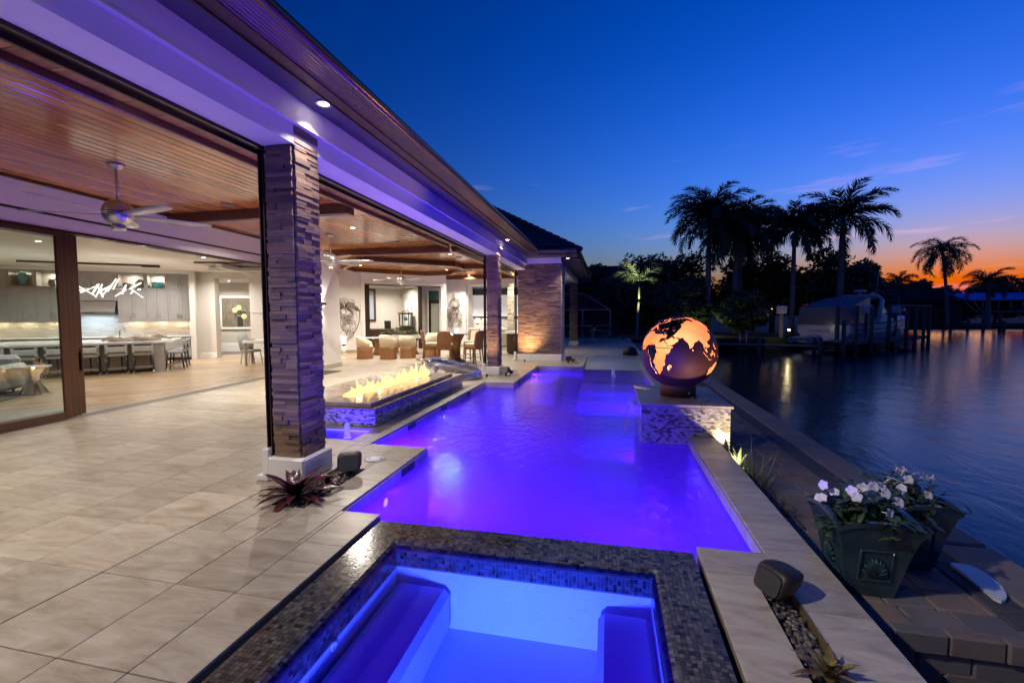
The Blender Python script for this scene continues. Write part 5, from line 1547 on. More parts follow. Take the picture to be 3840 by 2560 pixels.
for k in range(3):
    b_ = ob('back_section', MB().cbox(-.33 + .7 * k - .7, .33 + .7 * k - .7, -.1, .1, .15, 1.0, .06), MT['wickergrey'], gs)
    ob('head_cushion', MB().cbox(-.28 + .7 * k - .7, .28 + .7 * k - .7, -.08, .16, .88, 1.08, .05), MT['greyvelvet'], b_)
    ob('seat', MB().cbox(-.33 + .7 * k - .7, .33 + .7 * k - .7, .101, .7, .1, .45, .04), MT['wickergrey'], gs)
# chrome alligator
al = thing('alligator_sculpture', 'shiny chrome alligator sculpture curled on the deck behind the fire table', 'sculpture', (0, 0, 0))
path = [(-4.72, 11.0, .40), (-4.62, 11.06, .42), (-4.50, 11.15, .40), (-4.38, 11.3, .34), (-4.25, 11.5, .27), (-4.1, 11.7, .21), (-3.92, 11.85, .17), (-3.72, 11.88, .13), (-3.52, 11.75, .10), (-3.42, 11.5, .085), (-3.44, 11.25, .07), (-3.6, 11.08, .055), (-3.8, 11.0, .04), (-4.0, 10.98, .03)]
rad = [.065, .10, .135, .155, .165, .15, .13, .115, .10, .085, .072, .06, .045, .025]
m = MB().tube(path, rad, 14, flat=.8)
ob('body', m, MT['silver'], al)
m = MB()
for i in range(44):
    tt = i / 44 * 12; k = int(tt); fr_ = tt - k
    p_ = Vector(path[k + 1 if k + 1 < len(path) else k]).lerp(Vector(path[min(k + 2, len(path) - 1)]), fr_); r_ = rad[min(k + 1, 13)]
    m.add([p_ + Vector((-.045, 0, r_ * .7)), p_ + Vector((.045, .04, r_ * .7)), p_ + Vector((0, -.045, r_ * .7)), p_ + Vector((.0, .0, r_ * .8 + .10))], [(0, 1, 3), (1, 2, 3), (2, 0, 3)])
for i in range(52):
    tt = i / 52 * 11; k = int(tt); fr_ = tt - k
    p_ = Vector(path[k + 1]).lerp(Vector(path[k + 2]), fr_); r_ = rad[k + 1]
    for sd2 in (-1, 1):
        q = p_ + Vector((sd2 * .09 * r_ / .2, sd2 * -.09 * r_ / .2, r_ * .62))
        m.add([q + Vector((-.04, 0, 0)), q + Vector((.04, .03, 0)), q + Vector((0, -.04, 0)), q + Vector((sd2 * .02, 0, .09))], [(0, 1, 3), (1, 2, 3), (2, 0, 3)])
ob('ridge_scales', m, MT['chrome'], al)
ob('upper_jaw', MB().tube([(-4.62, 11.03, .45), (-4.78, 10.93, .52), (-4.93, 10.82, .55)], [.13, .10, .05], 10, flat=.5), MT['silver'], al)
ob('lower_jaw', MB().tube([(-4.62, 11.03, .36), (-4.76, 10.93, .29), (-4.88, 10.84, .24)], [.11, .085, .04], 10, flat=.45), MT['silver'], al)
for a, b in (((-4.45, 11.1, .32), (-4.6, 10.85, 0)), ((-4.3, 11.5, .25), (-4.5, 11.75, 0)), ((-4.1, 11.6, .2), (-4.1, 11.3, 0)), ((-3.95, 11.9, .17), (-4.1, 12.1, 0))):
    ob('leg', MB().tube([a, ((a[0] + b[0]) / 2, (a[1] + b[1]) / 2, .14), b], [.06, .045, .04], 8), MT['silver'], al)
tag(ob('door_mat', MB().cbox(-8.75, -8.02, 11.3, 12.2, .002, .014, .004), mat('coir_mat', (.06, .04, .03), .95, bumps=(200, .8, .005))), 'dark door mat on the deck before the sconce wall', 'door mat')

# mermaid wall sculptures made of bent metal bars
iron = mat('rusty_iron', (.10, .05, .03), .55, .3, col2=(.15, .08, .045), nscale=8)
def curl(m, p, a, L, turn, r, n=12):
    x, z = p; pts = []
    for i in range(n):
        t_ = i / (n - 1); pts.append((x, rnd.uniform(-.012, .0), z))
        x += cos(a) * L / n; z += sin(a) * L / n; a += turn * (1 + 1.6 * t_) / n
    m.tube(pts, [r * (1 - .55 * i / (n - 1)) for i in range(n)], 6)
def oval(m, c, rx, rz, r, rot=0, a0=0, a1=2 * pi, n=22):
    pts = []
    for i in range(n):
        a = a0 + (a1 - a0) * i / (n - 1); x, z = rx * cos(a), rz * sin(a)
        pts.append((c[0] + x * cos(rot) - z * sin(rot), 0, c[1] + x * sin(rot) + z * cos(rot)))
    m.tube(pts, r, 6)
t = thing('mermaid_wall_sculpture', 'bent-iron mermaid wall sculpture with streaming hair beside the sconce wall', 'wall sculpture', on_mw(.36, -.06, 0), MA)
m = MB()
for k in range(40):
    a = pi / 2 + rnd.uniform(-1.9, 1.5); curl(m, (-.12 + .1 * cos(a), 2.0 + .1 * sin(a)), a, rnd.uniform(.45, .95), rnd.choice((-1, 1)) * rnd.uniform(1.5, 3.6), .010)
ob('hair', m, iron, t)
m = MB(); oval(m, (-.18, 1.9), .12, .17, .013, .2)
for c, rx, rz, rot, a0, a1 in (((-.1, 1.6), .2, .14, -.5, 0, 5), ((-.2, 1.72), .12, .1, 0, 2, 6), ((.02, 1.62), .25, .09, .6, -1, 2.5), ((.05, 1.25), .33, .24, .3, 0, 6.28), ((.0, 1.22), .22, .15, .3, 0, 5), ((-.1, 1.42), .3, .1, -.9, 0, 3)):
    oval(m, c, rx, rz, .010, rot, a0, a1)
for k in range(5): oval(m, (-.15, 1.0 - .02 * k), .18 + .06 * k, .12 + .05 * k, .011, .1, pi, 2 * pi)
for k in range(14):
    a = .4 * k; oval(m, (.05 + .22 * cos(a), 1.25 + .15 * sin(a)), .07, .06, .008, a, 0, pi, 8)
for k in range(10): curl(m, (-.3 + .05 * k, 1.5 + .03 * k), rnd.uniform(-2, 0), .4, rnd.uniform(-2.5, 2.5), .008)
ob('body', m, iron, t)
m = MB(); oval(m, (.25, 1.55), .28, .62, .016, -.15, -1.4, 1.5)
m.add([(.30, -.01, 2.12), (.62, -.01, 1.92), (.33, -.01, 1.98), (.30, .01, 2.12), (.62, .01, 1.92), (.33, .01, 1.98)], [(0, 2, 1), (3, 4, 5), (0, 1, 4, 3), (1, 2, 5, 4), (2, 0, 3, 5)])
for k in range(6): curl(m, (.25 - .12 * k, .9 + .05 * k), rnd.uniform(-2.6, -1), .4, rnd.uniform(-3, 3), .012)
ob('tail', m, iron, t)
t = thing('mermaid_wall_sculpture', 'upright bent-iron mermaid wall sculpture beside the glass door and screen', 'wall sculpture', (-8.17, 22.95, 0))
m = MB()
for k in range(30):
    a = rnd.uniform(0, 2 * pi); curl(m, (.02 + .22 * cos(a), 2.35 + .22 * sin(a)), a, rnd.uniform(.2, .4), rnd.choice((-1, 1)) * rnd.uniform(3, 6), .009)
m.tube([(-.12, 0, 2.55), (-.05, 0, 2.88), (.03, 0, 2.6)], .015, 6)
ob('hair', m, iron, t)
m = MB()
for c, rx, rz, rot, a0, a1 in (((.04, 2.3), .14, .2, 0, 0, 6.28), ((.0, 1.98), .24, .26, .4, 0, 5.2), ((.08, 2.0), .2, .12, -.7, 0, 4), ((.05, 1.66), .36, .3, .1, 0, 6.28), ((.08, 1.62), .26, .2, .1, 0, 5), ((.02, 1.3), .38, .34, 0, 2.6, 7.2), ((.03, 1.3), .28, .24, 0, 2.6, 7), ((.03, 1.25), .18, .15, 0, 2, 6.6), ((-.1, 2.1), .1, .4, .2, 1, 5)):
    oval(m, c, rx, rz, .010, rot, a0, a1)
for k in range(22):
    a = .3 * k; oval(m, (.03 + .27 * cos(a), 1.32 + .24 * sin(a)), .07, .06, .008, a, 0, pi, 8)
for k in range(8): curl(m, (-.1 + .04 * k, 2.15 - .05 * k), rnd.uniform(-2, -1), .5, rnd.uniform(-2, 2), .008)
ob('body', m, iron, t)
m = MB(); oval(m, (-.32, 1.72), .1, .32, .015, .15); oval(m, (-.2, 1.35), .12, .3, .013, -.4)
for k in range(5): curl(m, (-.3, 1.5), 1.2 + .2 * k, .45, .6 - .3 * k, .011)
ob('fin', m, iron, t)
sconce(on_mw(.18, -.001, .36), MA, 'low sconce washing light up below the left mermaid sculpture', 26, 10)
sconce((-8.1, 22.999, .62), 0, 'low sconce washing light up below the upright mermaid sculpture', 16, 6)
# media room furniture
t = thing('popcorn_machine', 'glass popcorn machine with dark metal roof in the media room', 'popcorn machine', on_mw(3.78, 1.6, 1.085), MA)
ob('base', MB().cbox(-.27, .27, -.25, .25, 0, .08, .01), MT['bronze'], t)
ob('roof', MB().cbox(-.32, .32, -.3, .3, .68, .77, .02), MT['bronze'], t)
for sx in (-1, 1):
    for sy in (-1, 1): ob('corner_post', MB().box(sx * .26 - .02, sx * .26 + .02, sy * .24 - .02, sy * .24 + .02, .081, .679), MT['bronze'], t)
ob('glass', MB().box(-.239, .239, -.245, -.24, .082, .678).box(-.265, -.26, -.215, .215, .082, .678), MT['glass'], t)
ob('kettle', MB().lathe([(.04, .35), (.10, .4), (.10, .5), (.05, .54)], 16), MT['steel'], t)
ob('finial', MB().tube([(-.2, 0, .78), (-.1, 0, .86), (0, 0, .82), (.1, 0, .92), (.2, 0, .78)], .025, 6), MT['bronze'], t)
t = thing('wood_cabinet', 'brown wooden cabinet carrying the popcorn machine', 'cabinet', on_mw(3.8, 1.6, 0), MA)
ob('body', MB().cbox(-.46, .38, -.3, .35, 0, 1.08, .01), MT['darkwood'], t)
ob('door', MB().cbox(-.43, -.05, -.318, -.301, .05, 1.0, .006), MT['darkwood'], t); ob('door', MB().cbox(-.03, .35, -.318, -.301, .05, 1.0, .006), MT['darkwood'], t)
t = thing('media_console', 'long dark media console below the frosted window', 'console', on_mw(2.2, 1.5, 0), MA)
ob('body', MB().cbox(-.7, .85, -.25, .3, .1, .98, .01), MT['darkwood'], t)
ob('shelf', MB().cbox(-.72, .87, -.27, .32, 1.0, 1.04, .005), MT['darkwood'], t)
ob('leg', MB().box(-.66, -.6, -.2, .25, 0, .1), MT['black'], t); ob('leg', MB().box(.75, .81, -.2, .25, 0, .1), MT['black'], t)
t = thing('monitor_speaker', 'black monitor on the media console', 'monitor', on_mw(2.75, 1.45, 1.041), MA)
ob('cabinet', MB().cbox(-.15, .15, -.08, .08, .0, .40, .01), MT['black'], t)
ob('grille', MB().cbox(-.13, .13, -.088, -.081, .03, .37, .004), mat('grille_cloth', (.03, .03, .035), .9), t)

# ------------------------------------------------------------------ garden details near the pool
pebm = []
for q in range(5):
    m = MB().ball((0, 0, 0), 1, 8, 6, (1, .72, .5))
    r2 = random.Random(q + 20)
    m.v = [(a * r2.uniform(.88, 1.1), b * r2.uniform(.88, 1.1), c * r2.uniform(.88, 1.1)) for a, b, c in m.v]
    me = m.mesh('pebble'); me.materials.append(mat('river_pebble', (.1, .09, .08), .5, pieces=[(.10, .085, .075), (.16, .13, .105), (.065, .06, .06), (.20, .17, .14), (.13, .10, .075), (.085, .08, .08)], col2=(.05, .045, .04), nscale=4)) if q == 0 else me.materials.append(pebm[0].materials[0])
    pebm.append(me)
def pebbles(parent, x0, x1, y0, y1, z, n, s0, s1):
    for k in range(n):
        s_ = rnd.uniform(s0, s1)
        o = ob('pebble', rnd.choice(pebm), None, parent, (rnd.uniform(x0 + s_, x1 - s_), rnd.uniform(y0 + s_, y1 - s_), z + rnd.uniform(-.006, .016)), (rnd.uniform(-.4, .4), rnd.uniform(-.4, .4), rnd.uniform(0, 6)), (s_, s_, s_))
bed1 = struct('pebble_bed', MB().box(-2.97, -2.63, 3.38, 4.40, -.16, -.03), MT['soil'])
pebbles(bed1, -2.97, -2.63, 3.38, 4.40, -.022, 230, .012, .026)
bed2 = struct('pebble_trench', MB().box(.94, 1.12, .7, 3.08, -.18, -.055), MT['soil'])
ob('edge_strip', MB().box(1.114, 1.12, .7, 3.079, -.05, .004), mat('brass_edge', (.30, .22, .12), .4, .7), bed2)
pebbles(bed2, .94, 1.115, 1.9, 3.08, -.045, 240, .013, .027)

def leafblade(m, base, az, el, L, wd, curve, n=7, cup=.25, roll=0.0):
    """a strap leaf: arching blade with a folded midrib"""
    d = Vector((cos(az), sin(az), 0)); side = Vector((-sin(az), cos(az), 0)); p = Vector(base); e = el; v = []
    for i in range(n + 1):
        t_ = i / n
        w_ = wd * (sin(pi * min(1, .18 + t_ * .82)) ** .8 if t_ < 1 else .06) * (1 if t_ < .75 else 1 - (t_ - .75) * 2.4)
        up_ = Vector((-sin(e) * d.x, -sin(e) * d.y, cos(e)))
        v += [p - side * w_ + up_ * (cup * w_), p, p + side * w_ + up_ * (cup * w_)]
        p = p + (d * cos(e) + Vector((0, 0, sin(e)))) * (L / n); e += curve / n
    m.add(v, [(i * 3 + j, i * 3 + j + 1, i * 3 + j + 4, i * 3 + j + 3) for i in range(n) for j in range(2)], True)
brm = mat('burgundy_leaf', (.07, .012, .02), .3, pieces=[(.07, .012, .022), (.10, .018, .024), (.045, .01, .02)], coat=.3)
brm2 = mat('mottled_leaf', (.08, .02, .02), .35, col2=(.20, .18, .04), nscale=22)
def bromeliad(p, s_, n, label, mm, seed, heart=True):
    global rnd
    keep = rnd; rnd = random.Random(seed)
    t = thing('bromeliad', label, 'plant', p, 0)
    for k in range(n):
        m = MB(); az = 2 * pi * k * .382 + rnd.uniform(-.2, .2); ring_ = k / n
        leafblade(m, (0, 0, .02), az, .25 + 1.0 * ring_, s_ * (1.0 - .35 * ring_) * rnd.uniform(.85, 1.15), s_ * .085, -1.0 + .2 * ring_)
        ob('leaf', m, mm, t)
    m = MB()
    if heart:
        for k in range(10): leafblade(m, (0, 0, .06), k * .63, .9 + .04 * k, s_ * .3, s_ * .07, -.6)
        ob('heart', m, mm, t)
    rnd = keep
    return t
bromeliad((-2.86, 3.56, -.02), .48, 30, 'large burgundy bromeliad spreading beside the near stone column', brm, 3)
bromeliad((-2.78, 3.93, -.02), .22, 14, 'small dark bromeliad between the large one and the garden speaker', brm, 5)
bromeliad((1.03, 2.27, -.03), .21, 16, 'yellow-mottled red bromeliad at the end of the pebble trench', brm2, 9)
bromeliad((-2.72, 12.35, 0), .34, 16, 'dark bromeliad beside the slim middle column', brm, 11)
bromeliad((-1.25, 16.0, 0), .30, 14, 'dark bromeliad by the corner of the wide stone pier', brm, 13)
bromeliad((.95, 31.5, 0), .35, 14, 'green-tipped bromeliad at the far end of the deck', brm2, 15)
def garden_speaker(p, rz, s_, label):
    t = thing('garden_speaker', label, 'speaker', p, rz, 'stake-mounted garden speakers')
    # rounded wedge: tall flat front, top falling to a narrow back
    secs_ = [(-.40, .40, .36, .92), (-.36, .44, .34, .98), (-.20, .46, .36, 1.0), (.05, .44, .42, .97), (.28, .36, .50, .90), (.42, .24, .58, .80), (.46, .12, .64, .74)]
    m = MB(); n = 20; v = []
    for (y_, hw_, zb, zt) in secs_:
        for j in range(n):
            a = 2 * pi * (j + .5) / n; q = (abs(cos(a)) ** 5 + abs(sin(a)) ** 5) ** (-1 / 5)
            v.append((hw_ * cos(a) * q * s_, (y_ + .10 * sin(a) * q) * s_, ((zb + zt) / 2 + (zt - zb) / 2 * sin(a) * q) * s_))
    K = len(secs_)
    m.add(v, [(i * n + j, i * n + (j + 1) % n, (i + 1) * n + (j + 1) % n, (i + 1) * n + j) for i in range(K - 1) for j in range(n)], True)
    m.add([v[j] for j in range(n)], [tuple(range(n))[::-1]]); m.add([v[(K - 1) * n + j] for j in range(n)], [tuple(range(n))])
    ob('housing', m, MT['brownplastic'], t)
    g_ = []
    for j in range(n):
        x, y, z = v[j]; zc = .64 * s_; g_.append((x * .92, y - .012, zc + (z - zc) * .90))
    ob('grille', MB().add(g_ + [(x, y + .011, z) for x, y, z in g_], [tuple(range(n))[::-1]] + [(j, (j + 1) % n, n + (j + 1) % n, n + j) for j in range(n)]), MT['black'], t)
    ob('neck', MB().tube([(0, .06 * s_, -.1), (0, .05 * s_, .1 * s_), (0, .0, .40 * s_)], [.045 * s_ * 2, .09 * s_, .17 * s_], 10), MT['brownplastic'], t)
    return t
garden_speaker((-2.72, 4.25, -.03), radians(25), .27, 'brown stake speaker in the pebble bed beside the near column')
garden_speaker((1.035, 2.90, -.05), radians(-62), .235, 'brown stake speaker in the pebble trench beside the spa')
garden_speaker((-2.82, 12.1, 0), radians(-10), .27, 'brown speaker beside the bromeliad at the slim middle column')
garden_speaker((-1.4, 15.85, 0), radians(20), .25, 'brown speaker beside the bromeliad at the stone pier')
t = thing('dome_light', 'black dome garden light on the far deck edge', 'garden light', (.9, 19.55, 0))
ob('dome', MB().lathe([(.30, .04), (.31, .06), (.28, .22), (.18, .33), (.001, .37)], 24), MT['black'], t)
ob('foot', MB().lathe([(.33, 0), (.33, .035), (.30, .04)], 24), MT['brownplastic'], t)
t = thing('skimmer_lid', 'round white skimmer lid set into the deck by the garden speaker', 'skimmer lid', (-2.70, 4.74, .001))
ob('ring', MB().lathe([(.128, 0), (.128, .004), (.112, .004), (.112, .001)], 36), mat('grey_plastic', (.32, .31, .29), .5), t)
ob('disc', MB().lathe([(.11, 0), (.109, .005), (.001, .006)], 36), MT['white'], t)
ob('finger_slot', MB().box(-.09, -.06, -.012, .012, .0055, .0075).box(.06, .09, -.012, .012, .0055, .0075), MT['black'], t)

# glazed pots with white flowers
def pot_mat():
    m, n, b = newmat('green_glaze')
    vec = coords(n)
    c = ramp(n, noise(n, vec, 5, 5, .6, .6), [(.3, (.024, .045, .06)), (.55, (.034, .07, .083)), (.8, (.07, .11, .095))])
    n.links.new(c, b.inputs['Base Color']); b.inputs['Roughness'].default_value = .16; b.inputs['Coat Weight'].default_value = .5
    bump(n, b, noise(n, vec, 18, 3), .15, .01)
    return m
potm = pot_mat(); petal = mat('white_petal', (.78, .71, .80), .6, col2=(.80, .78, .78), nscale=14); lf = mat('glossy_leaf', (.02, .045, .018), .35, pieces=[(.03, .065, .025), (.05, .09, .035), (.065, .11, .045)])
def pot(p, rz, s_, label, flabel, seed):
    t = thing('glazed_pot', label, 'pot', p, rz, 'green glazed flower pots on the seawall terrace')
    H = .56
    lv = [(.0, .145), (.02, .15), (.3, .20), (.50, .243), (.525, .262), (.555, .266)]
    m = MB(); v = []; n = 10
    def rim(u, z): return z + (.05 * (1 - u * u) - .02 if z > .45 else 0)
    ringn = 4 * n
    for z, r_ in lv:
        for sd2 in range(4):
            for k in range(n):
                u = k / n * 2 - 1
                x, y = [(u, -1), (1, u), (-u, 1), (-1, -u)][sd2]
                v.append((x * r_, y * r_, rim(u, z)))
    lin = [(.555, .232), (.42, .215)]
    for z, r_ in lin:
        for sd2 in range(4):
            for k in range(n):
                u = k / n * 2 - 1
                x, y = [(u, -1), (1, u), (-u, 1), (-1, -u)][sd2]
                v.append((x * r_, y * r_, rim(u, z) if z > .5 else z))
    K = len(lv) + 2
    m.add(v, [(i * ringn + j, i * ringn + (j + 1) % ringn, (i + 1) * ringn + (j + 1) % ringn, (i + 1) * ringn + j) for i in range(K - 1) for j in range(ringn)])
    ob('body', m, potm, t)
    ob('soil', MB().box(-.21, .21, -.21, .21, .40, .43), MT['soil'], t)
    for a in (0, -pi / 2):
        R = Matrix.Rotation(a, 4, 'Z')
        tilt = math.atan(.05 / .3)
        pm = MB()
        fr = .105
        pm.cbox(-fr, fr, -.012, .004, .36, .372, .004).cbox(-fr, fr, -.012, .004, .13, .142, .004).cbox(-fr, -fr + .012, -.012, .004, .142, .36, .004).cbox(fr - .012, fr, -.012, .004, .142, .36, .004)
        sk_ = Matrix(((1, 0, 0, 0), (0, 1, -.178, -.148), (0, 0, 1, 0), (0, 0, 0, 1)))
        ob('panel_frame', pm.xf(R @ sk_), potm, t)
        sh = MB()
        for k in range(9):
            an = pi * (.12 + .76 * k / 8)
            sh.tube([(0, -.006, .165), (.07 * cos(an), -.014, .165 + .12 * sin(an)), (.085 * cos(an), -.004, .165 + .15 * sin(an))], [.006, .014, .004], 6)
        ob('shell_relief', sh.xf(R @ sk_), potm, t)
    r2 = random.Random(seed)
    fp = thing('flowering_plant', flabel, 'plant', (p[0], p[1], p[2] + .43 * s_), rz, 'white flowering plants in the glazed pots')
    m = MB(); st2 = MB(); fl2 = MB()
    for k in range(90):
        az = r2.uniform(0, 2 * pi); el = r2.uniform(.15, 1.45); L = r2.uniform(.16, .34)
        d = Vector((cos(az) * cos(el), sin(az) * cos(el), sin(el))); b0 = Vector((r2.uniform(-.14, .14), r2.uniform(-.14, .14), 0)); tip = b0 + d * L
        st2.tube([b0, b0.lerp(tip, .5) + Vector((0, 0, .02)), tip], [.004, .0035, .002], 5)
        for j in range(9):
            q = b0.lerp(tip, .3 + .7 * j / 8)
            leafblade(m, q, r2.uniform(0, 2 * pi), r2.uniform(-.2, .9), r2.uniform(.06, .10), .017, -.8, 4)
    for k in range(20):
        az = r2.uniform(0, 2 * pi); d = r2.uniform(.06, .27)
        c = Vector((d * cos(az), d * sin(az), r2.uniform(.16, .34) - .5 * max(0, d - .18)))
        face = Vector((cos(az) * .6 + r2.uniform(-.3, .3), sin(az) * .6 - .5, r2.uniform(.1, .8))).normalized()
        Q = Vector((0, 0, 1)).rotation_difference(face).to_matrix().to_4x4(); Q.translation = c
        k0 = len(fl2.v)
        for j in range(5):
            leafblade(fl2, (.006 * cos(j * 1.257), .006 * sin(j * 1.257), .0), j * 1.257, .6, .036, .019, -1.3, 4, .3)
        fl2.tube([(0, 0, -.05), (0, 0, -.01), (0, 0, .004)], [.003, .006, .012], 7)
        fl2.xf(Q, k0)
    ob('leaves', m, lf, fp); ob('stems', st2, lf, fp); ob('blossoms', fl2, petal, fp)
    for o in (t, fp): o.scale = (s_, s_, s_)
pot((1.83, 3.67, -.30), 0, 1.0, 'green glazed square pot with shell relief nearest the spa coping', 'white mandevilla-like flowers in the nearer glazed pot', 4)
pot((2.34, 4.12, -.30), radians(8), .95, 'green glazed square pot behind the nearer one, by the seawall', 'white flowers in the glazed pot by the seawall', 8)
cres = [(2.67, 4.097), (2.71, 4.112), (2.761, 4.108), (2.80, 4.095), (2.828, 4.05), (2.838, 3.98), (2.832, 3.91), (2.812, 3.814), (2.771, 3.719), (2.735, 3.667), (2.70, 3.632), (2.666, 3.615), (2.645, 3.65), (2.653, 3.72), (2.66, 3.814), (2.668, 3.95)][::-1]
tag(ob('crescent_slab', MB().prism([(x - 2.74, y - 3.9) for x, y in cres], 0, .022), MT['white'], None, (2.74, 3.9, -.297)), 'white crescent-shaped slab lying on the pavers near the seawall', 'slab')

# planting strip with grasses and an uplight
strip_ = tag(ob('ground_cover', (lambda m: [leafblade(m, (rnd.uniform(1.48, 1.82), 4.6 + 3.3 * (k / 700) + rnd.uniform(-.1, .1), -.305), rnd.uniform(0, 6.28), rnd.uniform(.5, 1.4), rnd.uniform(.06, .2) * (1 + .5 * (k > 520)), .004, -1.1, 4) for k in range(700)] and m)(MB()), mat('strip_leaf', (.05, .06, .02), .6, pieces=[(.03, .045, .015), (.07, .08, .03), (.12, .10, .05), (.05, .06, .025)])), 'low grassy ground cover in the strip beside the pool coping', 'ground cover', None, 'stuff')
m = MB()
for k in range(16): leafblade(m, (rnd.uniform(-.08, .08), rnd.uniform(-.1, .1), 0), rnd.uniform(0, 6.28), rnd.uniform(1.0, 1.5), rnd.uniform(.35, .72), .007, rnd.uniform(-.7, -.1), 6)
tag(ob('reed_grass', m, mat('reed', (.12, .16, .05), .5, pieces=[(.10, .15, .045), (.16, .19, .07)]), None, (1.66, 5.35, -.3)), 'tall thin reed grass in the planting strip', 'plant')
m = MB()
for k in range(9): leafblade(m, (0, 0, 0), rnd.uniform(0, 6.28), rnd.uniform(.8, 1.4), rnd.uniform(.2, .34), .025, -.2, 5)
tag(ob('agave', m, mat('agave_leaf', (.24, .26, .16), .5, col2=(.12, .16, .08), nscale=4), None, (1.66, 6.2, -.3)), 'pale spiky agave in the planting strip near the pedestal', 'plant')
m = MB()
for k in range(7): leafblade(m, (0, 0, 0), rnd.uniform(0, 6.28), rnd.uniform(.7, 1.3), rnd.uniform(.14, .22), .022, -.3, 5)
tag(ob('agave', m, mat('agave_leaf', (.24, .26, .16), .5, col2=(.12, .16, .08), nscale=4), None, (1.70, 5.72, -.3)), 'smaller pale agave just before the reed grass', 'plant')
def uplight(p, tilt, rz, power, col, label, cone=70):
    t = thing('garden_uplight', label, 'garden light', p, rz, 'small garden uplights')
    ob('can', MB().tube([(0, 0, .05), (0, .05 * sin(tilt), .05 + .07 * cos(tilt))], .03, 10), MT['black'], t)
    ob('stake', MB().tube([(0, 0, 0), (0, 0, .05)], .008, 6), MT['black'], t)
    lamp('uplight_lamp', 'SPOT', (0, .085 * sin(tilt), .05 + .1 * cos(tilt)), power, col, .02, t, (pi - tilt, 0, 0), cone=radians(cone), blend=1.0)
uplight((1.70, 5.75, -.30), 1.0, 0, 55, (1, .80, .45), 'garden uplight shining on the pedestal mosaic', 100)
uplight((2.0, 34.6, -.05), .16, 0, 3200, (1, .92, .5), 'garden uplight at the foot of the young palm', 44)
uplight((-2.95, 15.65, .0), .62, 0, 210, (1, .62, .28), 'warm uplight washing the wide stone pier', 90)
uplight((-3.22, 11.55, .0), .55, 0, 80, (1, .62, .28), 'warm uplight at the slim middle column', 50)

# far terrace furniture
def sling_chair(p, rz, label):
    t = thing('sling_chair', label, 'chair', p, rz, 'sling patio chairs on the far deck')
    fr = mat('tan_metal', (.42, .37, .28), .45, .3)
    for sx in (-.27, .27):
        ob('side_frame', MB().tube([(sx, .38, 1.0), (sx, .25, .6), (sx, .15, .42), (sx, -.28, .44)], .016, 7), fr, t)
        ob('arm', MB().tube([(sx * 1.1, .28, .66), (sx * 1.1, -.1, .68), (sx * 1.1, -.28, .62), (sx * 1.0, -.25, .45)], .02, 7), fr, t)
        ob('rocker_leg', MB().tube([(sx, .0, .42), (sx * .9, .15, .12), (sx * .9, .38, .02)], .016, 7).tube([(sx, -.1, .42), (sx * .9, -.2, .12), (sx * .9, -.35, .02)], .016, 7), fr, t)
    ob('sling', MB().box(-.25, .25, -.26, .16, .43, .44).add([(-.25, .16, .44), (.25, .16, .44), (.25, .37, .98), (-.25, .37, .98)], [(0, 1, 2, 3)]), mat('brown_sling', (.10, .07, .055), .8), t)
    ob('cross_rail', MB().tube([(-.27, .38, 1.0), (.27, .38, 1.0)], .016, 7), fr, t)
    return t
c0 = sling_chair((-1.35, 28.6, 0), radians(170), 'sling patio chair facing away on the far deck')
dup(c0, (-.25, 29.9, 0), radians(-75), 'sling patio chair seen from the side on the far deck')
t = thing('garden_table', 'round white patio table between the sling chairs', 'table', (-1.0, 30.0, 0))
ob('tabletop', MB().lathe([(.55, .70), (.56, .72), (.001, .725)], 28), MT['white'], t); ob('pedestal', MB().lathe([(.28, 0), (.05, .05), (.05, .7)], 16), MT['white'], t)
t = thing('potted_plant', 'leafy plant in a small pot on the round patio table', 'plant', (-.95, 30.0, .726))
ob('pot', MB().lathe([(.08, 0), (.11, .18), (.10, .18)], 14), MT['stucco'], t)
m = MB()
for k in range(60): leafblade(m, (rnd.uniform(-.05, .05), rnd.uniform(-.05, .05), .17), rnd.uniform(0, 6.28), rnd.uniform(.1, 1.4), rnd.uniform(.15, .35), .03, -.9, 4)
ob('leaves', m, MT['foliage'], t)
t = thing('planter_shrub', 'variegated shrub in a stone planter between pier and far column', 'planter', (-2.6, 22.2, 0))
ob('planter', MB().cbox(-.3, .3, -.3, .3, 0, .5, .02), MT['stucco'], t)
m = MB()
for k in range(240):
    a = rnd.uniform(0, 6.28); r_ = rnd.uniform(0, .3); leafblade(m, (r_ * cos(a), r_ * sin(a), rnd.uniform(.45, 1.5)), a, rnd.uniform(-.3, .9), rnd.uniform(.12, .22), .045, -.6, 3)
ob('leaves', m, mat('variegated', (.2, .24, .08), .5, pieces=[(.22, .24, .10), (.06, .12, .03), (.36, .36, .20), (.10, .18, .04)]), t)
downlight((-2.4, 20.5, 3.45), 30, 'recessed light in the wing passage ceiling behind the pier')
struct('ceiling_wing', MB().box(-3.1, -1.8, 17.6, 26, 3.452, 3.5), MT['trim'])

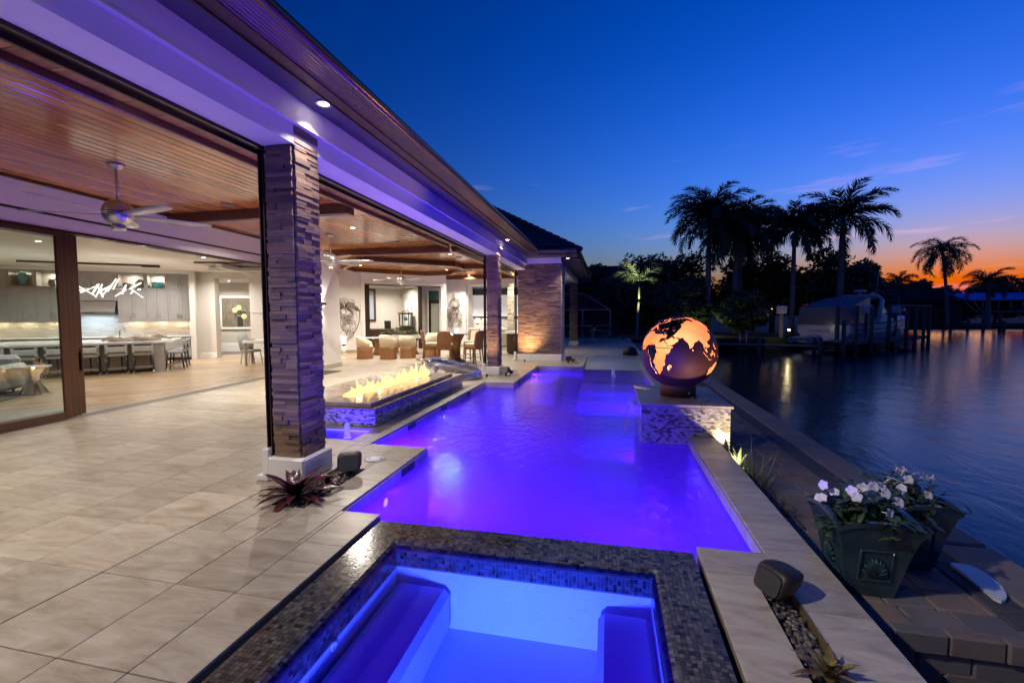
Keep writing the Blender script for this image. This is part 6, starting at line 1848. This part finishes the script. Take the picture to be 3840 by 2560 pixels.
# ------------------------------------------------------------------ trees
def frond(m, L, droop, up, nl=34, wl=.55, seed=0, ragged=.0, wide=.125):
    r2 = random.Random(seed)
    p = Vector((0, 0, 0)); e = up; pts = []
    N = 14
    for i in range(N + 1):
        pts.append((p.copy(), e)); p = p + Vector((cos(e), 0, sin(e))) * (L / N); e -= droop * (.4 + 1.2 * i / N) / N
    m.tube([q[0] for q in pts], [.03 * (1 - .85 * i / N) for i in range(N + 1)], 5)
    for k in range(nl):
        t_ = .10 + .9 * k / (nl - 1); i = min(int(t_ * N), N - 1); fr_ = t_ * N - i
        c = pts[i][0].lerp(pts[i + 1][0], fr_); e = pts[i][1]
        ll = wl * (sin(pi * min(1, .22 + t_ * .75)) ** .7) * r2.uniform(.82, 1.1)
        fw2 = Vector((cos(e), 0, sin(e))); nu = Vector((-sin(e), 0, cos(e)))
        for s_ in (-1, 1):
            if r2.random() < ragged: continue
            ang = r2.uniform(.55, .85)
            d = (fw2 * cos(ang * .9) + Vector((0, s_, 0)) * sin(ang) + nu * r2.uniform(-.5, .6)).normalized()
            mid = c + d * (ll * .55); tip = c + d * ll * .95 + Vector((0, 0, -ll * r2.uniform(.28, .55)))
            wv = fw2 * wide
            m.add([c - wv * .5, c + wv * .5, mid + wv * .5, mid - wv * .5, tip], [(0, 1, 2, 3), (3, 2, 4)])
def palm(name, p, h_, L, nf, label, seed, lean=(0, 0), shaft=True, tr=.22, group='palms on the far bank', droop=1.7, wl=1.2, lo=-.3, hi=1.35, mats=None, nl=46, wide=.12):
    t = thing(name, label, 'palm tree', p, 0, group)
    r2 = random.Random(seed)
    pts = [(lean[0] * (i / 8) ** 1.6, lean[1] * (i / 8) ** 1.6, h_ * i / 8) for i in range(9)]
    ob('trunk', MB().tube(pts, [tr * (1.25 - .35 * i / 8 + (.12 * sin(pi * i / 8))) for i in range(9)], 12), (mats or (MT['bark'],))[0], t)
    top = Vector(pts[-1])
    if shaft:
        ob('crownshaft', MB().tube([top, top + Vector((0, 0, .8)), top + Vector((0, 0, 1.5))], [tr * .85, tr * .8, tr * .35], 12), MT['palmleaf'], t)
        top = top + Vector((0, 0, 1.4))
    var = []
    for q in range(4):
        m = MB(); frond(m, L * (.92 + .05 * q), droop + .25 * (q % 2), 0, nl, wl, seed * 10 + q, .04, wide); me = m.mesh('frond'); me.materials.append(MT['palmleaf']); var.append(me)
    for k in range(nf):
        az = k * 2.399 + r2.uniform(-.2, .2); el = lo + (hi - lo) * ((k + .5) / nf) ** .9
        ob('frond', var[k % 4], None, t, top, (0, -el, az))
    return t
palm('royal_palm', (9.15, 45.5, -.1), 9.3, 4.7, 34, 'tallest royal palm, leftmost of the far palms', 1)
palm('royal_palm', (11.4, 45, -.1), 7.8, 4.4, 32, 'royal palm just right of the tallest one, pale trunk in front', 2, lo=-.5)
palm('royal_palm', (12.6, 48, -.1), 8.2, 4.4, 32, 'royal palm close behind the pale-trunked one', 3, lo=-.5)
palm('royal_palm', (16.4, 45.5, -.1), 8.0, 3.9, 30, 'slender royal palm between the clump and the open-crowned palm', 4, tr=.18)
palm('royal_palm', (20.0, 45, -.1), 8.6, 4.6, 24, 'open-crowned royal palm standing clear right of the tree mass', 5, lo=-.35)
palm('coconut_palm', (40.7, 65, -.1), 9.2, 3.6, 26, 'coconut palm silhouetted on the orange sky behind the blue canopy', 6, (-.9, 0), False, .14, droop=2.1, lo=-.75, hi=1.3, wl=1.0, wide=.075)
palm('coconut_palm', (44.9, 65, -.1), 5.4, 2.9, 20, 'short coconut palm at the photo edge above the blue canopy', 7, (-.3, 0), False, .2, droop=1.6, lo=-.3, wl=.9, wide=.075)
palm('small_palm', (38.2, 70, -.1), 6.0, 2.6, 16, 'small distant palm in the sunset glow', 8, (0, 0), False, .15, droop=1.9, wl=.7, wide=.07)
yp = palm('young_palm', (2.12, 35.75, -.08), 3.0, 3.0, 9, 'slim young palm lit from below beyond the deck', 9, (.12, 0), True, .085, 'young garden palms', 2.0, .8, .1, 1.2, nl=40, wide=.06)
ob('spear_leaf', MB().tube([(.12, 0, 4.3), (.12, 0, 6.3)], [.03, .006], 6), MT['palmleaf'], yp)

def leaf_cloud(m, blobs, n, s0, s1, r2, gaps=.0):
    tot = sum(b[1] ** 2 for b in blobs)
    for c, r_, fl2 in blobs:
        for _ in range(int(n * r_ * r_ / tot)):
            d = Vector((r2.gauss(0, 1), r2.gauss(0, 1), r2.gauss(0, 1))).normalized(); rr = r_ * (.55 + .5 * r2.random() ** .5) * (1 + .25 * sin(d.x * 5 + c[0]) * cos(d.z * 6 + c[1]))
            p = Vector(c) + Vector((d.x * rr, d.y * rr, d.z * rr * fl2)); s_ = r2.uniform(s0, s1)
            a = Vector((r2.gauss(0, 1), r2.gauss(0, 1), r2.gauss(0, .6))).normalized(); b = a.cross(d)
            if b.length < .1: continue
            b.normalize()
            m.add([p - a * s_, p + b * (s_ * .45), p + a * s_, p - b * (s_ * .45)], [(0, 1, 2, 3)])
def tree(p, h_, wd, label, seed, n=3800, leaf=(.16, .34), depth=None, open_=False):
    t = thing('broadleaf_tree', label, 'tree', p, 0, 'dark trees on the far bank')
    r2 = random.Random(seed)
    ob('trunk', MB().tube([(0, 0, 0), (.1, 0, h_ * .25), (-.05, .1, h_ * .5), (.1, 0, h_ * .8)], [.28, .22, .16, .05], 8), MT['treebark'], t)
    m = MB(); blobs = []
    for k in range(11 if not open_ else 8):
        a = r2.uniform(0, 6.28); z = h_ * r2.uniform(.28, .86); r_ = wd * r2.uniform(.26, .42) * (1.15 - .45 * abs(z / h_ - .5)) * (.7 if open_ else 1)
        d = wd * r2.uniform(.2, .72) * (1.1 - .5 * z / h_)
        c = (d * cos(a), (depth or .7) * d * sin(a), z); blobs.append((c, r_, .8))
        mb_ = MB().tube([(0, 0, h_ * .3), (c[0] * .5, c[1] * .5, (z + h_ * .3) / 2), c], [.10, .07, .03], 6)
        ob('limb', mb_, MT['treebark'], t)
    blobs.append(((0, 0, h_ * .84), wd * .34, .8))
    leaf_cloud(m, blobs, n, leaf[0], leaf[1], r2)
    ob('crown', m, MT['foliage'], t)
    return t
TREES = [((-1.9, 45), 7.2, 2.2, 'lone dark tree showing above the far end of the house eave'), ((4.9, 51), 8.6, 4.6, 'dense dark tree behind the young palm'), ((8.1, 52), 8.8, 4.2, 'dense dark tree left of the tallest royal palm trunk'), ((1.5, 47), 5.4, 4.0, 'low dark tree left of the young palm'), ((6.2, 44), 4.6, 3.8, 'low dark tree behind the globe'), ((13.4, 51), 7.6, 4.2, 'dark tree between the royal palm trunks'), ((16.2, 50), 8.0, 4.2, 'dark tree below the slender royal palm'), ((19.8, 47.5), 8.4, 3.8, 'round dark tree at the foot of the open-crowned palm'), ((23.2, 50), 6.6, 3.4, 'dark tree sloping down behind the cabin cruiser'), ((29.0, 60), 8.6, 3.6, 'loose-crowned tree right of the tree mass, lit by sunset'), ((27.5, 56), 5.6, 3.6, 'low dark tree behind the cruiser bow'), ((46.5, 80), 7.2, 3.4, 'spreading bush left of the coconut palm trunk'), ((52, 95), 6.0, 4.2, 'low tree right of the coconut palm trunk'), ((62, 100), 6.6, 5.5, 'broad low tree above the middle of the blue canopy'), ((70, 100), 8.2, 5.5, 'taller tree at the photo edge above the blue canopy'), ((78, 100), 7.6, 5.5, 'far tree beyond the right photo edge'), ((55, 104), 5.2, 4.5, 'low far tree behind the left end of the blue canopy'), ((-4.5, 52), 6.0, 4.5, 'dark tree hidden mostly by the house wing'), ((11, 41.5), 3.6, 2.8, 'low shrub tree by the far dock lights'), ((35, 78), 5.0, 4.0, 'low tree left of the screened house')]
for i, ((x, y), h_, wd, lb_) in enumerate(TREES):
    tree((x, y, -.1), h_, wd, lb_, 50 + i, open_=i in (9, 11), n=3000 if i in (9, 11) else 5200, leaf=(.14, .30) if y < 70 else (.25, .5))

# ------------------------------------------------------------------ neighbours: houses, screen cage, docks, boat
dkroof = mat('dark_roof', (.025, .022, .025), .8, bumps=(10, .4, .03))
def house(p, w_, d_, hw_, hr, label, mm, rz=0, win=3):
    t = thing('house', label, 'house', p, rz, 'houses across the canal')
    ob('wall', MB().box(-w_ / 2, w_ / 2, -d_ / 2, d_ / 2, 0, hw_), mm, t)
    o_ = .6; rl = max(0, w_ / 2 - d_ / 2)
    ob('roof', MB().add([(-w_ / 2 - o_, -d_ / 2 - o_, hw_), (w_ / 2 + o_, -d_ / 2 - o_, hw_), (w_ / 2 + o_, d_ / 2 + o_, hw_), (-w_ / 2 - o_, d_ / 2 + o_, hw_), (-rl, 0, hr), (rl, 0, hr)], [(0, 1, 5, 4), (1, 2, 5), (2, 3, 4, 5), (3, 0, 4), (3, 2, 1, 0)]), dkroof, t)
    for k in range(win):
        x = -w_ / 2 + (k + .5) * w_ / win
        wn_ = ob('window', MB().box(x - .7, x + .7, -d_ / 2 - .06, -d_ / 2 - .005, .9, 2.2), MT['trim'], t)
        ob('pane', MB().box(x - .62, x + .62, -d_ / 2 - .075, -d_ / 2 - .062, .97, 2.13), mat('dark_pane', (.02, .022, .03), .08), wn_)
    return t
house((1.1, 62, -.1), 14, 10, 3.6, 8.4, 'dark hip-roofed house behind the young palm', mat('dark_stucco', (.12, .10, .09), .9))
house((40, 78, -.1), 15, 10, 3.6, 6.6, 'low brown house under the sunset behind the cruiser', mat('brown_stucco', (.14, .09, .07), .9))
# screened pool cages
def cage(p, w_, d_, h_, hr, label, rz=0, al=None):
    t = thing('screen_cage', label, 'pool cage', p, rz, 'screened pool cages')
    al = al or mat('cage_frame', (.55, .55, .56), .4, .3)
    xs_ = [-w_ / 2 + i * w_ / 3 for i in range(4)]
    for x in xs_:
        ob('post', MB().box(x - .04, x + .04, -d_ / 2 - .04, -d_ / 2 + .04, 0, h_), al, t)
    ob('rail', MB().box(-w_ / 2, w_ / 2, -d_ / 2 - .035, -d_ / 2 + .035, h_, h_ + .08), al, t)
    ob('rail', MB().box(-w_ / 2 + .05, w_ / 2 - .05, -d_ / 2 - .025, -d_ / 2 + .025, .85, .91), al, t)
    for y in (0, d_ / 2): ob('post', MB().box(w_ / 2 - .04, w_ / 2 + .04, y - .04, y + .04, 0, h_), al, t)
    ob('roof_rail', MB().tube([(w_ / 2, -d_ / 2, h_), (w_ / 6, -d_ / 6, hr), (-w_ / 6, -d_ / 6, hr), (-w_ / 2, -d_ / 2, h_)], .04, 6), al, t)
    ob('roof_rail', MB().tube([(w_ / 6, -d_ / 6, hr), (w_ / 6, d_ / 2, hr)], .04, 6).tube([(w_ / 2, d_ / 2, h_), (w_ / 2, -d_ / 2, h_)], .04, 6), al, t)
    sm, sn, sb = newmat('insect_screen'); sn.nodes.remove(sb)
    a = nd(sn, 'BsdfTransparent'); b = nd(sn, 'BsdfDiffuse'); b.inputs[0].default_value = (.05, .05, .055, 1); q = nd(sn, 'MixShader'); q.inputs[0].default_value = .35
    sn.links.new(a.outputs[0], q.inputs[1]); sn.links.new(b.outputs[0], q.inputs[2]); sn.links.new(q.outputs[0], sn.nodes['Material Output'].inputs[0])
    ob('screen', MB().add([(-w_ / 2, -d_ / 2, 0), (w_ / 2, -d_ / 2, 0), (w_ / 2, -d_ / 2, h_), (-w_ / 2, -d_ / 2, h_), (w_ / 6, -d_ / 6, hr), (-w_ / 6, -d_ / 6, hr), (w_ / 2, d_ / 2, 0), (w_ / 2, d_ / 2, h_), (w_ / 6, d_ / 2, hr)], [(0, 1, 2, 3), (3, 2, 4, 5), (1, 6, 7, 2), (2, 7, 8, 4)]), sm, t)
cage((-3.4, 42, -.08), 7.0, 6.0, 2.2, 3.7, 'pale framed screen cage beyond the sling chairs')
cage((39.2, 71, -.1), 8.5, 5.0, 4.6, 5.6, 'tall dark screen cage in front of the brown house', 0, mat('dark_cage', (.06, .05, .05), .6))

tim = mat('weathered_timber', (.24, .23, .22), .9, col2=(.16, .15, .145), nscale=5, stretch=(1, 1, .3), bumps=(30, .5, .01)); pile = mat('piling', (.10, .105, .085), .9, col2=(.14, .14, .11), nscale=4, bumps=(30, .5, .02))
dk = thing('boat_dock', 'timber dock with tall pilings in front of the cabin cruiser', 'dock', (0, 0, 0))
dd = Vector((.72, .69, 0)).normalized(); dn = Vector((dd.y, -dd.x, 0)); d0 = Vector((14.6, 33.9, 0)); DA = math.atan2(dd.y, dd.x)
for k in range(56):
    ob('plank', MB().box(-.13, .13, -.7, .7, -.16, -.11), tim, dk, d0 + dd * (.28 * k), DA)
for s_ in (-.62, .62): ob('stringer', MB().box(0, 15.6, -.05, .05, -.36, -.165), tim, dk, d0 + dn * s_, DA)
for k, (s_, zt) in enumerate(((.0, 1.3), (1.8, 2.3), (4.2, 2.3), (7.2, 2.3), (9.2, 2.3), (10.6, 2.3), (12.4, 2.3), (14.2, 2.35), (15.4, 2.35))):
    p = d0 + dd * s_ + dn * (.78 if k != 4 else -.8)
    ob('piling', MB().tube([(0, 0, -2.1), (0, 0, zt)], .125, 10), pile, dk, p)
for k, (s_, zt) in enumerate(((3, 2.3), (8, 2.2), (13, 2.3))):
    ob('piling', MB().tube([(0, 0, -2.1), (0, 0, zt)], .15, 10), pile, dk, d0 + dd * s_ - dn * .85)
ob('lift_beam', MB().box(8.0, 15.4, -.12, .12, 2.31, 2.45), tim, dk, d0 + dn * .78, DA)
def lift_motor(p, label):
    t = thing('lift_motor', label, 'lift motor', p, DA, 'white boat-lift motor covers')
    ob('cover', MB().cbox(-.32, .32, -.26, .26, 0, .62, .05), MT['white'], t); ob('bracket', MB().box(-.1, .1, -.1, .1, -1.9, 0), tim, t)
q = d0 + dd * 6.3 - dn * .3; lift_motor((q.x, q.y, 1.78), 'white lift motor cover in front of the cruiser cabin')
q = d0 + dd * 11.4 - dn * .2; lift_motor((q.x, q.y, 1.78), 'white lift motor cover near the outer end of the dock')
lift_motor((13.2, 38.6, 1.78), 'white lift motor cover left of the cruiser stern')
low = thing('low_dock', 'low floating dock strip along the near far bank', 'dock', (0, 0, 0))
for k in range(30): ob('plank', MB().box(-.15, .15, -.6, .6, -.5, -.44), tim, low, (6.5 + .31 * k, 36.2 - .07 * k, 0), radians(-13))
for x, y in ((7, 35.4), (10.5, 34.7), (14.0, 33.9), (14.3, 35.5)): ob('piling', MB().tube([(x, y, -2), (x, y, .1)], .13, 8), pile, low)
t = thing('dock_ladder', 'pale aluminium ladder at the low dock', 'ladder', (9.5, 35.0, 0))
al_ = mat('aluminium', (.6, .6, .62), .35, .7)
for x in (-.22, .22): ob('rail', MB().tube([(x, 0, -1.2), (x, 0, .45)], .02, 6), al_, t)
for z in (-.7, -.4, -.1, .2): ob('rung', MB().tube([(-.22, 0, z), (.22, 0, z)], .016, 6), al_, t)
# cabin cruiser
gel = mat('gelcoat', (.72, .73, .76), .2, col2=(.66, .67, .7), nscale=2); canv = mat('boat_canvas', (.24, .25, .30), .85); vin = mat('cabin_glass', (.05, .06, .08), .1)
bd = Vector((.76, .65, 0)).normalized()
boat = thing('cabin_cruiser', 'white cabin cruiser on a lift behind the timber dock', 'boat', (16.2, 38.9, -.65), math.atan2(bd.y, bd.x))
secs = [(0, 1.9, 0.05, 1.55), (.3, 1.95, .0, 1.6), (3.5, 2.05, -.1, 1.65), (7, 2.0, -.1, 1.8), (9.5, 1.65, .0, 2.0), (11.5, .95, .25, 2.15), (12.8, .12, .7, 2.25)]
m = MB(); v = []
for x, hb_, zk, zd in secs:
    v += [(x, -hb_, zd), (x, -hb_ * .97, zd * .6 + zk * .4), (x, -hb_ * .72, zk + .35), (x, 0, zk - .2), (x, hb_ * .72, zk + .35), (x, hb_ * .97, zd * .6 + zk * .4), (x, hb_, zd)]
n = 7
m.add(v, [(i * n + j, i * n + j + 1, (i + 1) * n + j + 1, (i + 1) * n + j) for i in range(len(secs) - 1) for j in range(n - 1)] + [tuple(range(n))[::-1]] + [(i * n, (i + 1) * n, (i + 1) * n + 6, i * n + 6) for i in range(len(secs) - 1)], False)
ob('hull', m, gel, boat)
ob('rub_rail', MB().tube([(x, -hb_ - .02, zd) for x, hb_, zk, zd in secs], .045, 6), MT['black'], boat)
ob('hull_stripe', MB().tube([(x, -hb_ * .985 - .015, zd * .75 + zk * .25) for x, hb_, zk, zd in secs[1:]], .03, 5), MT['black'], boat)
ob('swim_platform', MB().cbox(-1.2, -.02, -1.8, 1.8, .15, .27, .04), gel, boat)
ob('cabin', MB().add([(3.4, -1.6, 1.65), (8.2, -1.45, 1.85), (10.3, -.7, 2.1), (10.3, .7, 2.1), (8.2, 1.45, 1.85), (3.4, 1.6, 1.65), (3.6, -1.45, 2.3), (6.4, -1.3, 2.45), (8.6, -.6, 2.3), (8.6, .6, 2.3), (6.4, 1.3, 2.45), (3.6, 1.45, 2.3)], [(0, 1, 7, 6), (1, 2, 8, 7), (2, 3, 9, 8), (3, 4, 10, 9), (4, 5, 11, 10), (5, 0, 6, 11), (6, 7, 8, 9, 10, 11)]), gel, boat)
ob('canvas_top', MB().add([(-.1, -1.75, 2.9), (3.6, -1.5, 3.75), (5.4, -1.3, 3.75), (5.4, 1.3, 3.75), (3.6, 1.5, 3.75), (-.1, 1.75, 2.9), (-.1, -1.75, 2.84), (5.4, -1.3, 3.69), (5.4, 1.3, 3.69), (-.1, 1.75, 2.84)], [(0, 1, 4, 5), (1, 2, 3, 4), (0, 6, 7, 2, 1), (5, 4, 3, 8, 9), (0, 5, 9, 6), (6, 9, 8, 7)]), canv, boat)
ob('side_curtain', MB().add([(-.05, -1.8, 1.6), (3.5, -1.75, 1.7), (3.6, -1.5, 3.7), (-.05, -1.72, 2.86), (-.2, 1.8, 1.6), (-.1, 1.7, 2.86)], [(0, 1, 2, 3), (4, 0, 3, 5)]), mat('clear_vinyl', (.15, .17, .21), .25), boat)
ob('radar_arch', MB().tube([(4.6, -1.65, 1.8), (5.6, -1.5, 3.5), (5.6, -1.2, 3.85), (5.6, 1.2, 3.85), (5.6, 1.5, 3.5), (4.6, 1.65, 1.8)], .16, 8), gel, boat)
ob('windscreen', MB().add([(5.2, -1.42, 2.42), (7.6, -1.15, 2.45), (6.3, -1.1, 3.4), (5.6, -1.3, 3.4), (7.6, 1.15, 2.45), (6.3, 1.1, 3.4)], [(0, 1, 2, 3), (1, 4, 5, 2)]), vin, boat)
ob('windscreen_frame', MB().tube([(5.6, -1.3, 3.42), (6.3, -1.1, 3.42), (7.7, -1.17, 2.44)], .04, 6), gel, boat)
ob('radar_dome', MB().lathe([(.1, 0), (.12, .15), (.42, .22), (.42, .34), (.3, .4), (.001, .42)], 18), gel, boat, (5.4, 0, 3.98))
ob('antenna', MB().tube([(5.7, -1.0, 3.9), (5.9, -1.1, 6.2)], [.025, .01], 5), gel, boat)
ob('searchlight', MB().ball((5.9, -.7, 4.05), .14, 10, 8), gel, boat)
rl_ = MB().tube([(7.6, -1.75, 2.55), (9.5, -1.55, 2.75), (11.5, -.95, 2.85), (12.9, -.1, 2.95), (11.5, .95, 2.85), (9.5, 1.55, 2.75)], .025, 6)
for x, y, z in ((8.2, -1.75, 1.9), (9.5, -1.58, 2.0), (11.5, -.92, 2.15)): rl_.tube([(x, y, z), (x, y * .98, z + .75)], .02, 5)
ob('bow_rail', rl_, MT['chrome'], boat)
for x in (5.5, 7.2, 8.8): ob('porthole', MB().ball((x, -2.0 + .06 * (x > 8), 1.15), .17, 10, 6, (1.6, .12, .6)), vin, boat)
m = MB()
for k in range(7):
    y = .95 - .22 * k; hgt = (.2, .12, .12, .17, .12, .12, .16)[k]
    m.tube([(-.02, y + .08, 1.02), (-.02, y + .02, 1.02 + hgt), (-.02, y - .05, 1.04 + hgt * .7), (-.02, y - .03, 1.0), (-.02, y - .12, 1.03)], .016, 5)
ob('transom_script', m, mat('gold_script', (.16, .09, .04), .4), boat)
inf = thing('dinghy', 'grey inflatable dinghy on the swim platform side of the cruiser', 'dinghy', (14.2, 36.6, -.15), DA + .1)
ob('tube', MB().tube([(-1.2, .6, 0), (.8, .6, 0), (1.5, .25, .1), (1.6, 0, .15), (1.5, -.25, .1), (.8, -.6, 0), (-1.2, -.6, 0)], .22, 10), mat('hypalon', (.28, .29, .31), .6), inf)
ob('floor', MB().box(-1.1, 1.0, -.4, .4, -.12, -.06), MT['wickergrey'], inf)
# blue boat-lift canopy with its dock
bc = thing('boat_canopy', 'long blue boat-lift canopy on pilings across the canal', 'canopy', (0, 0, 0))
CY = 97
blue = mat('blue_canopy', (.08, .3, .88), .6, bumps=(4, .15, .03))
ob('cover', MB().add([(57, CY - 2.4, 4.3), (60.5, CY, 5.5), (82, CY, 5.5), (84, CY - 2.4, 4.3), (57, CY + 2.4, 4.3), (84, CY + 2.4, 4.3), (57, CY - 2.4, 4.1), (84, CY - 2.4, 4.1)], [(0, 3, 2, 1), (4, 1, 2, 5), (0, 1, 4), (3, 5, 2), (6, 7, 3, 0)]), blue, bc)
for x in (64.5, 66.8, 68.6, 70.3, 73, 76): ob('frame_leg', MB().tube([(x, CY - 2.2, 2.0), (x, CY - 2.2, 4.2)], .06, 6), al_, bc)
for a, b in (((61.6, 4.1), (64.6, 1.0)), ((63, 4.2), (64.7, 1.4))): ob('brace', MB().tube([(a[0], CY - 2.2, a[1]), (b[0], CY - 2.4, b[1])], .06, 6), al_, bc)
for x in (64.2, 66.6, 70.6, 72.2, 78): ob('piling', MB().tube([(x, CY - 3, -2), (x, CY - 3, 2.2)], .26, 8), pile, bc)
ob('lift_beam', MB().box(63.8, 71.2, CY - 3.1, CY - 2.8, 2.0, 2.3), tim, bc)
fd = thing('far_dock', 'long low timber dock below the blue canopy', 'dock', (0, 0, 0))
for k in range(26): ob('plank', MB().box(57 + k * 1.0, 57.95 + k * 1.0, CY - 4.6, CY - 3.3, -.35, -.2), tim, fd)
for x in (58.5, 61, 63.2, 66.2, 69.2, 73): ob('piling', MB().tube([(x, CY - 4.4, -2), (x, CY - 4.4, .3 + (x % 2))], .22, 8), pile, fd)
kay = tag(ob('kayak', MB().tube([(57.9, CY - 4, .2), (59, CY - 4, .15), (60.3, CY - 4, .15), (61.3, CY - 4, .22)], [.03, .28, .28, .03], 10, flat=.6), mat('yellow_plastic', (.55, .36, .02), .4)), 'yellow kayak lying on the far dock', 'kayak')
# lights across the water
def small_lamp(p, col, st_e, label, power=0, r_=.07):
    t = thing('dock_lamp', label, 'lamp', p, 0, 'small lamps on the far bank')
    ob('globe', MB().ball((0, 0, 0), r_, 8, 6), emit('lamp_glow', col, st_e), t)
    ob('post', MB().tube([(0, 0, -.5), (0, 0, -r_ * .9)], .02, 5), MT['black'], t)
    if power: lamp('glow', 'POINT', (0, 0, r_ + .05), power, col, .05, t)
small_lamp((13.25, 37.2, .55), (1, .8, .4), 30, 'bright warm lamp on the bank left of the cruiser', 8)
small_lamp((8.0, 40.5, .6), (.9, .85, .3), 6, 'yellow-green garden lamp low among the shrubs', 25)
r2 = random.Random(2)
cols = [(.1, .2, 1), (1, .1, .1), (.1, .9, .5), (.9, .9, 1), (.2, .3, 1), (1, .3, .2)]
hl = thing('string_lights', 'coloured string lights hung between the palm trunks', 'string lights', (0, 0, 0))
pts = [(10.9 + .25 * i + r2.uniform(-.15, .15), 42.5 + r2.uniform(-.5, .5), 1.0 + 1.1 * abs(sin(i * 1.3)) + r2.uniform(0, .5)) for i in range(13)]
ob('cable', MB().tube(pts, .008, 4), MT['black'], hl)
for i, p in enumerate(pts): ob('bulb', MB().ball(p, .05, 6, 5), emit('bulb_%d' % (i % 6), cols[i % 6], 5), hl)
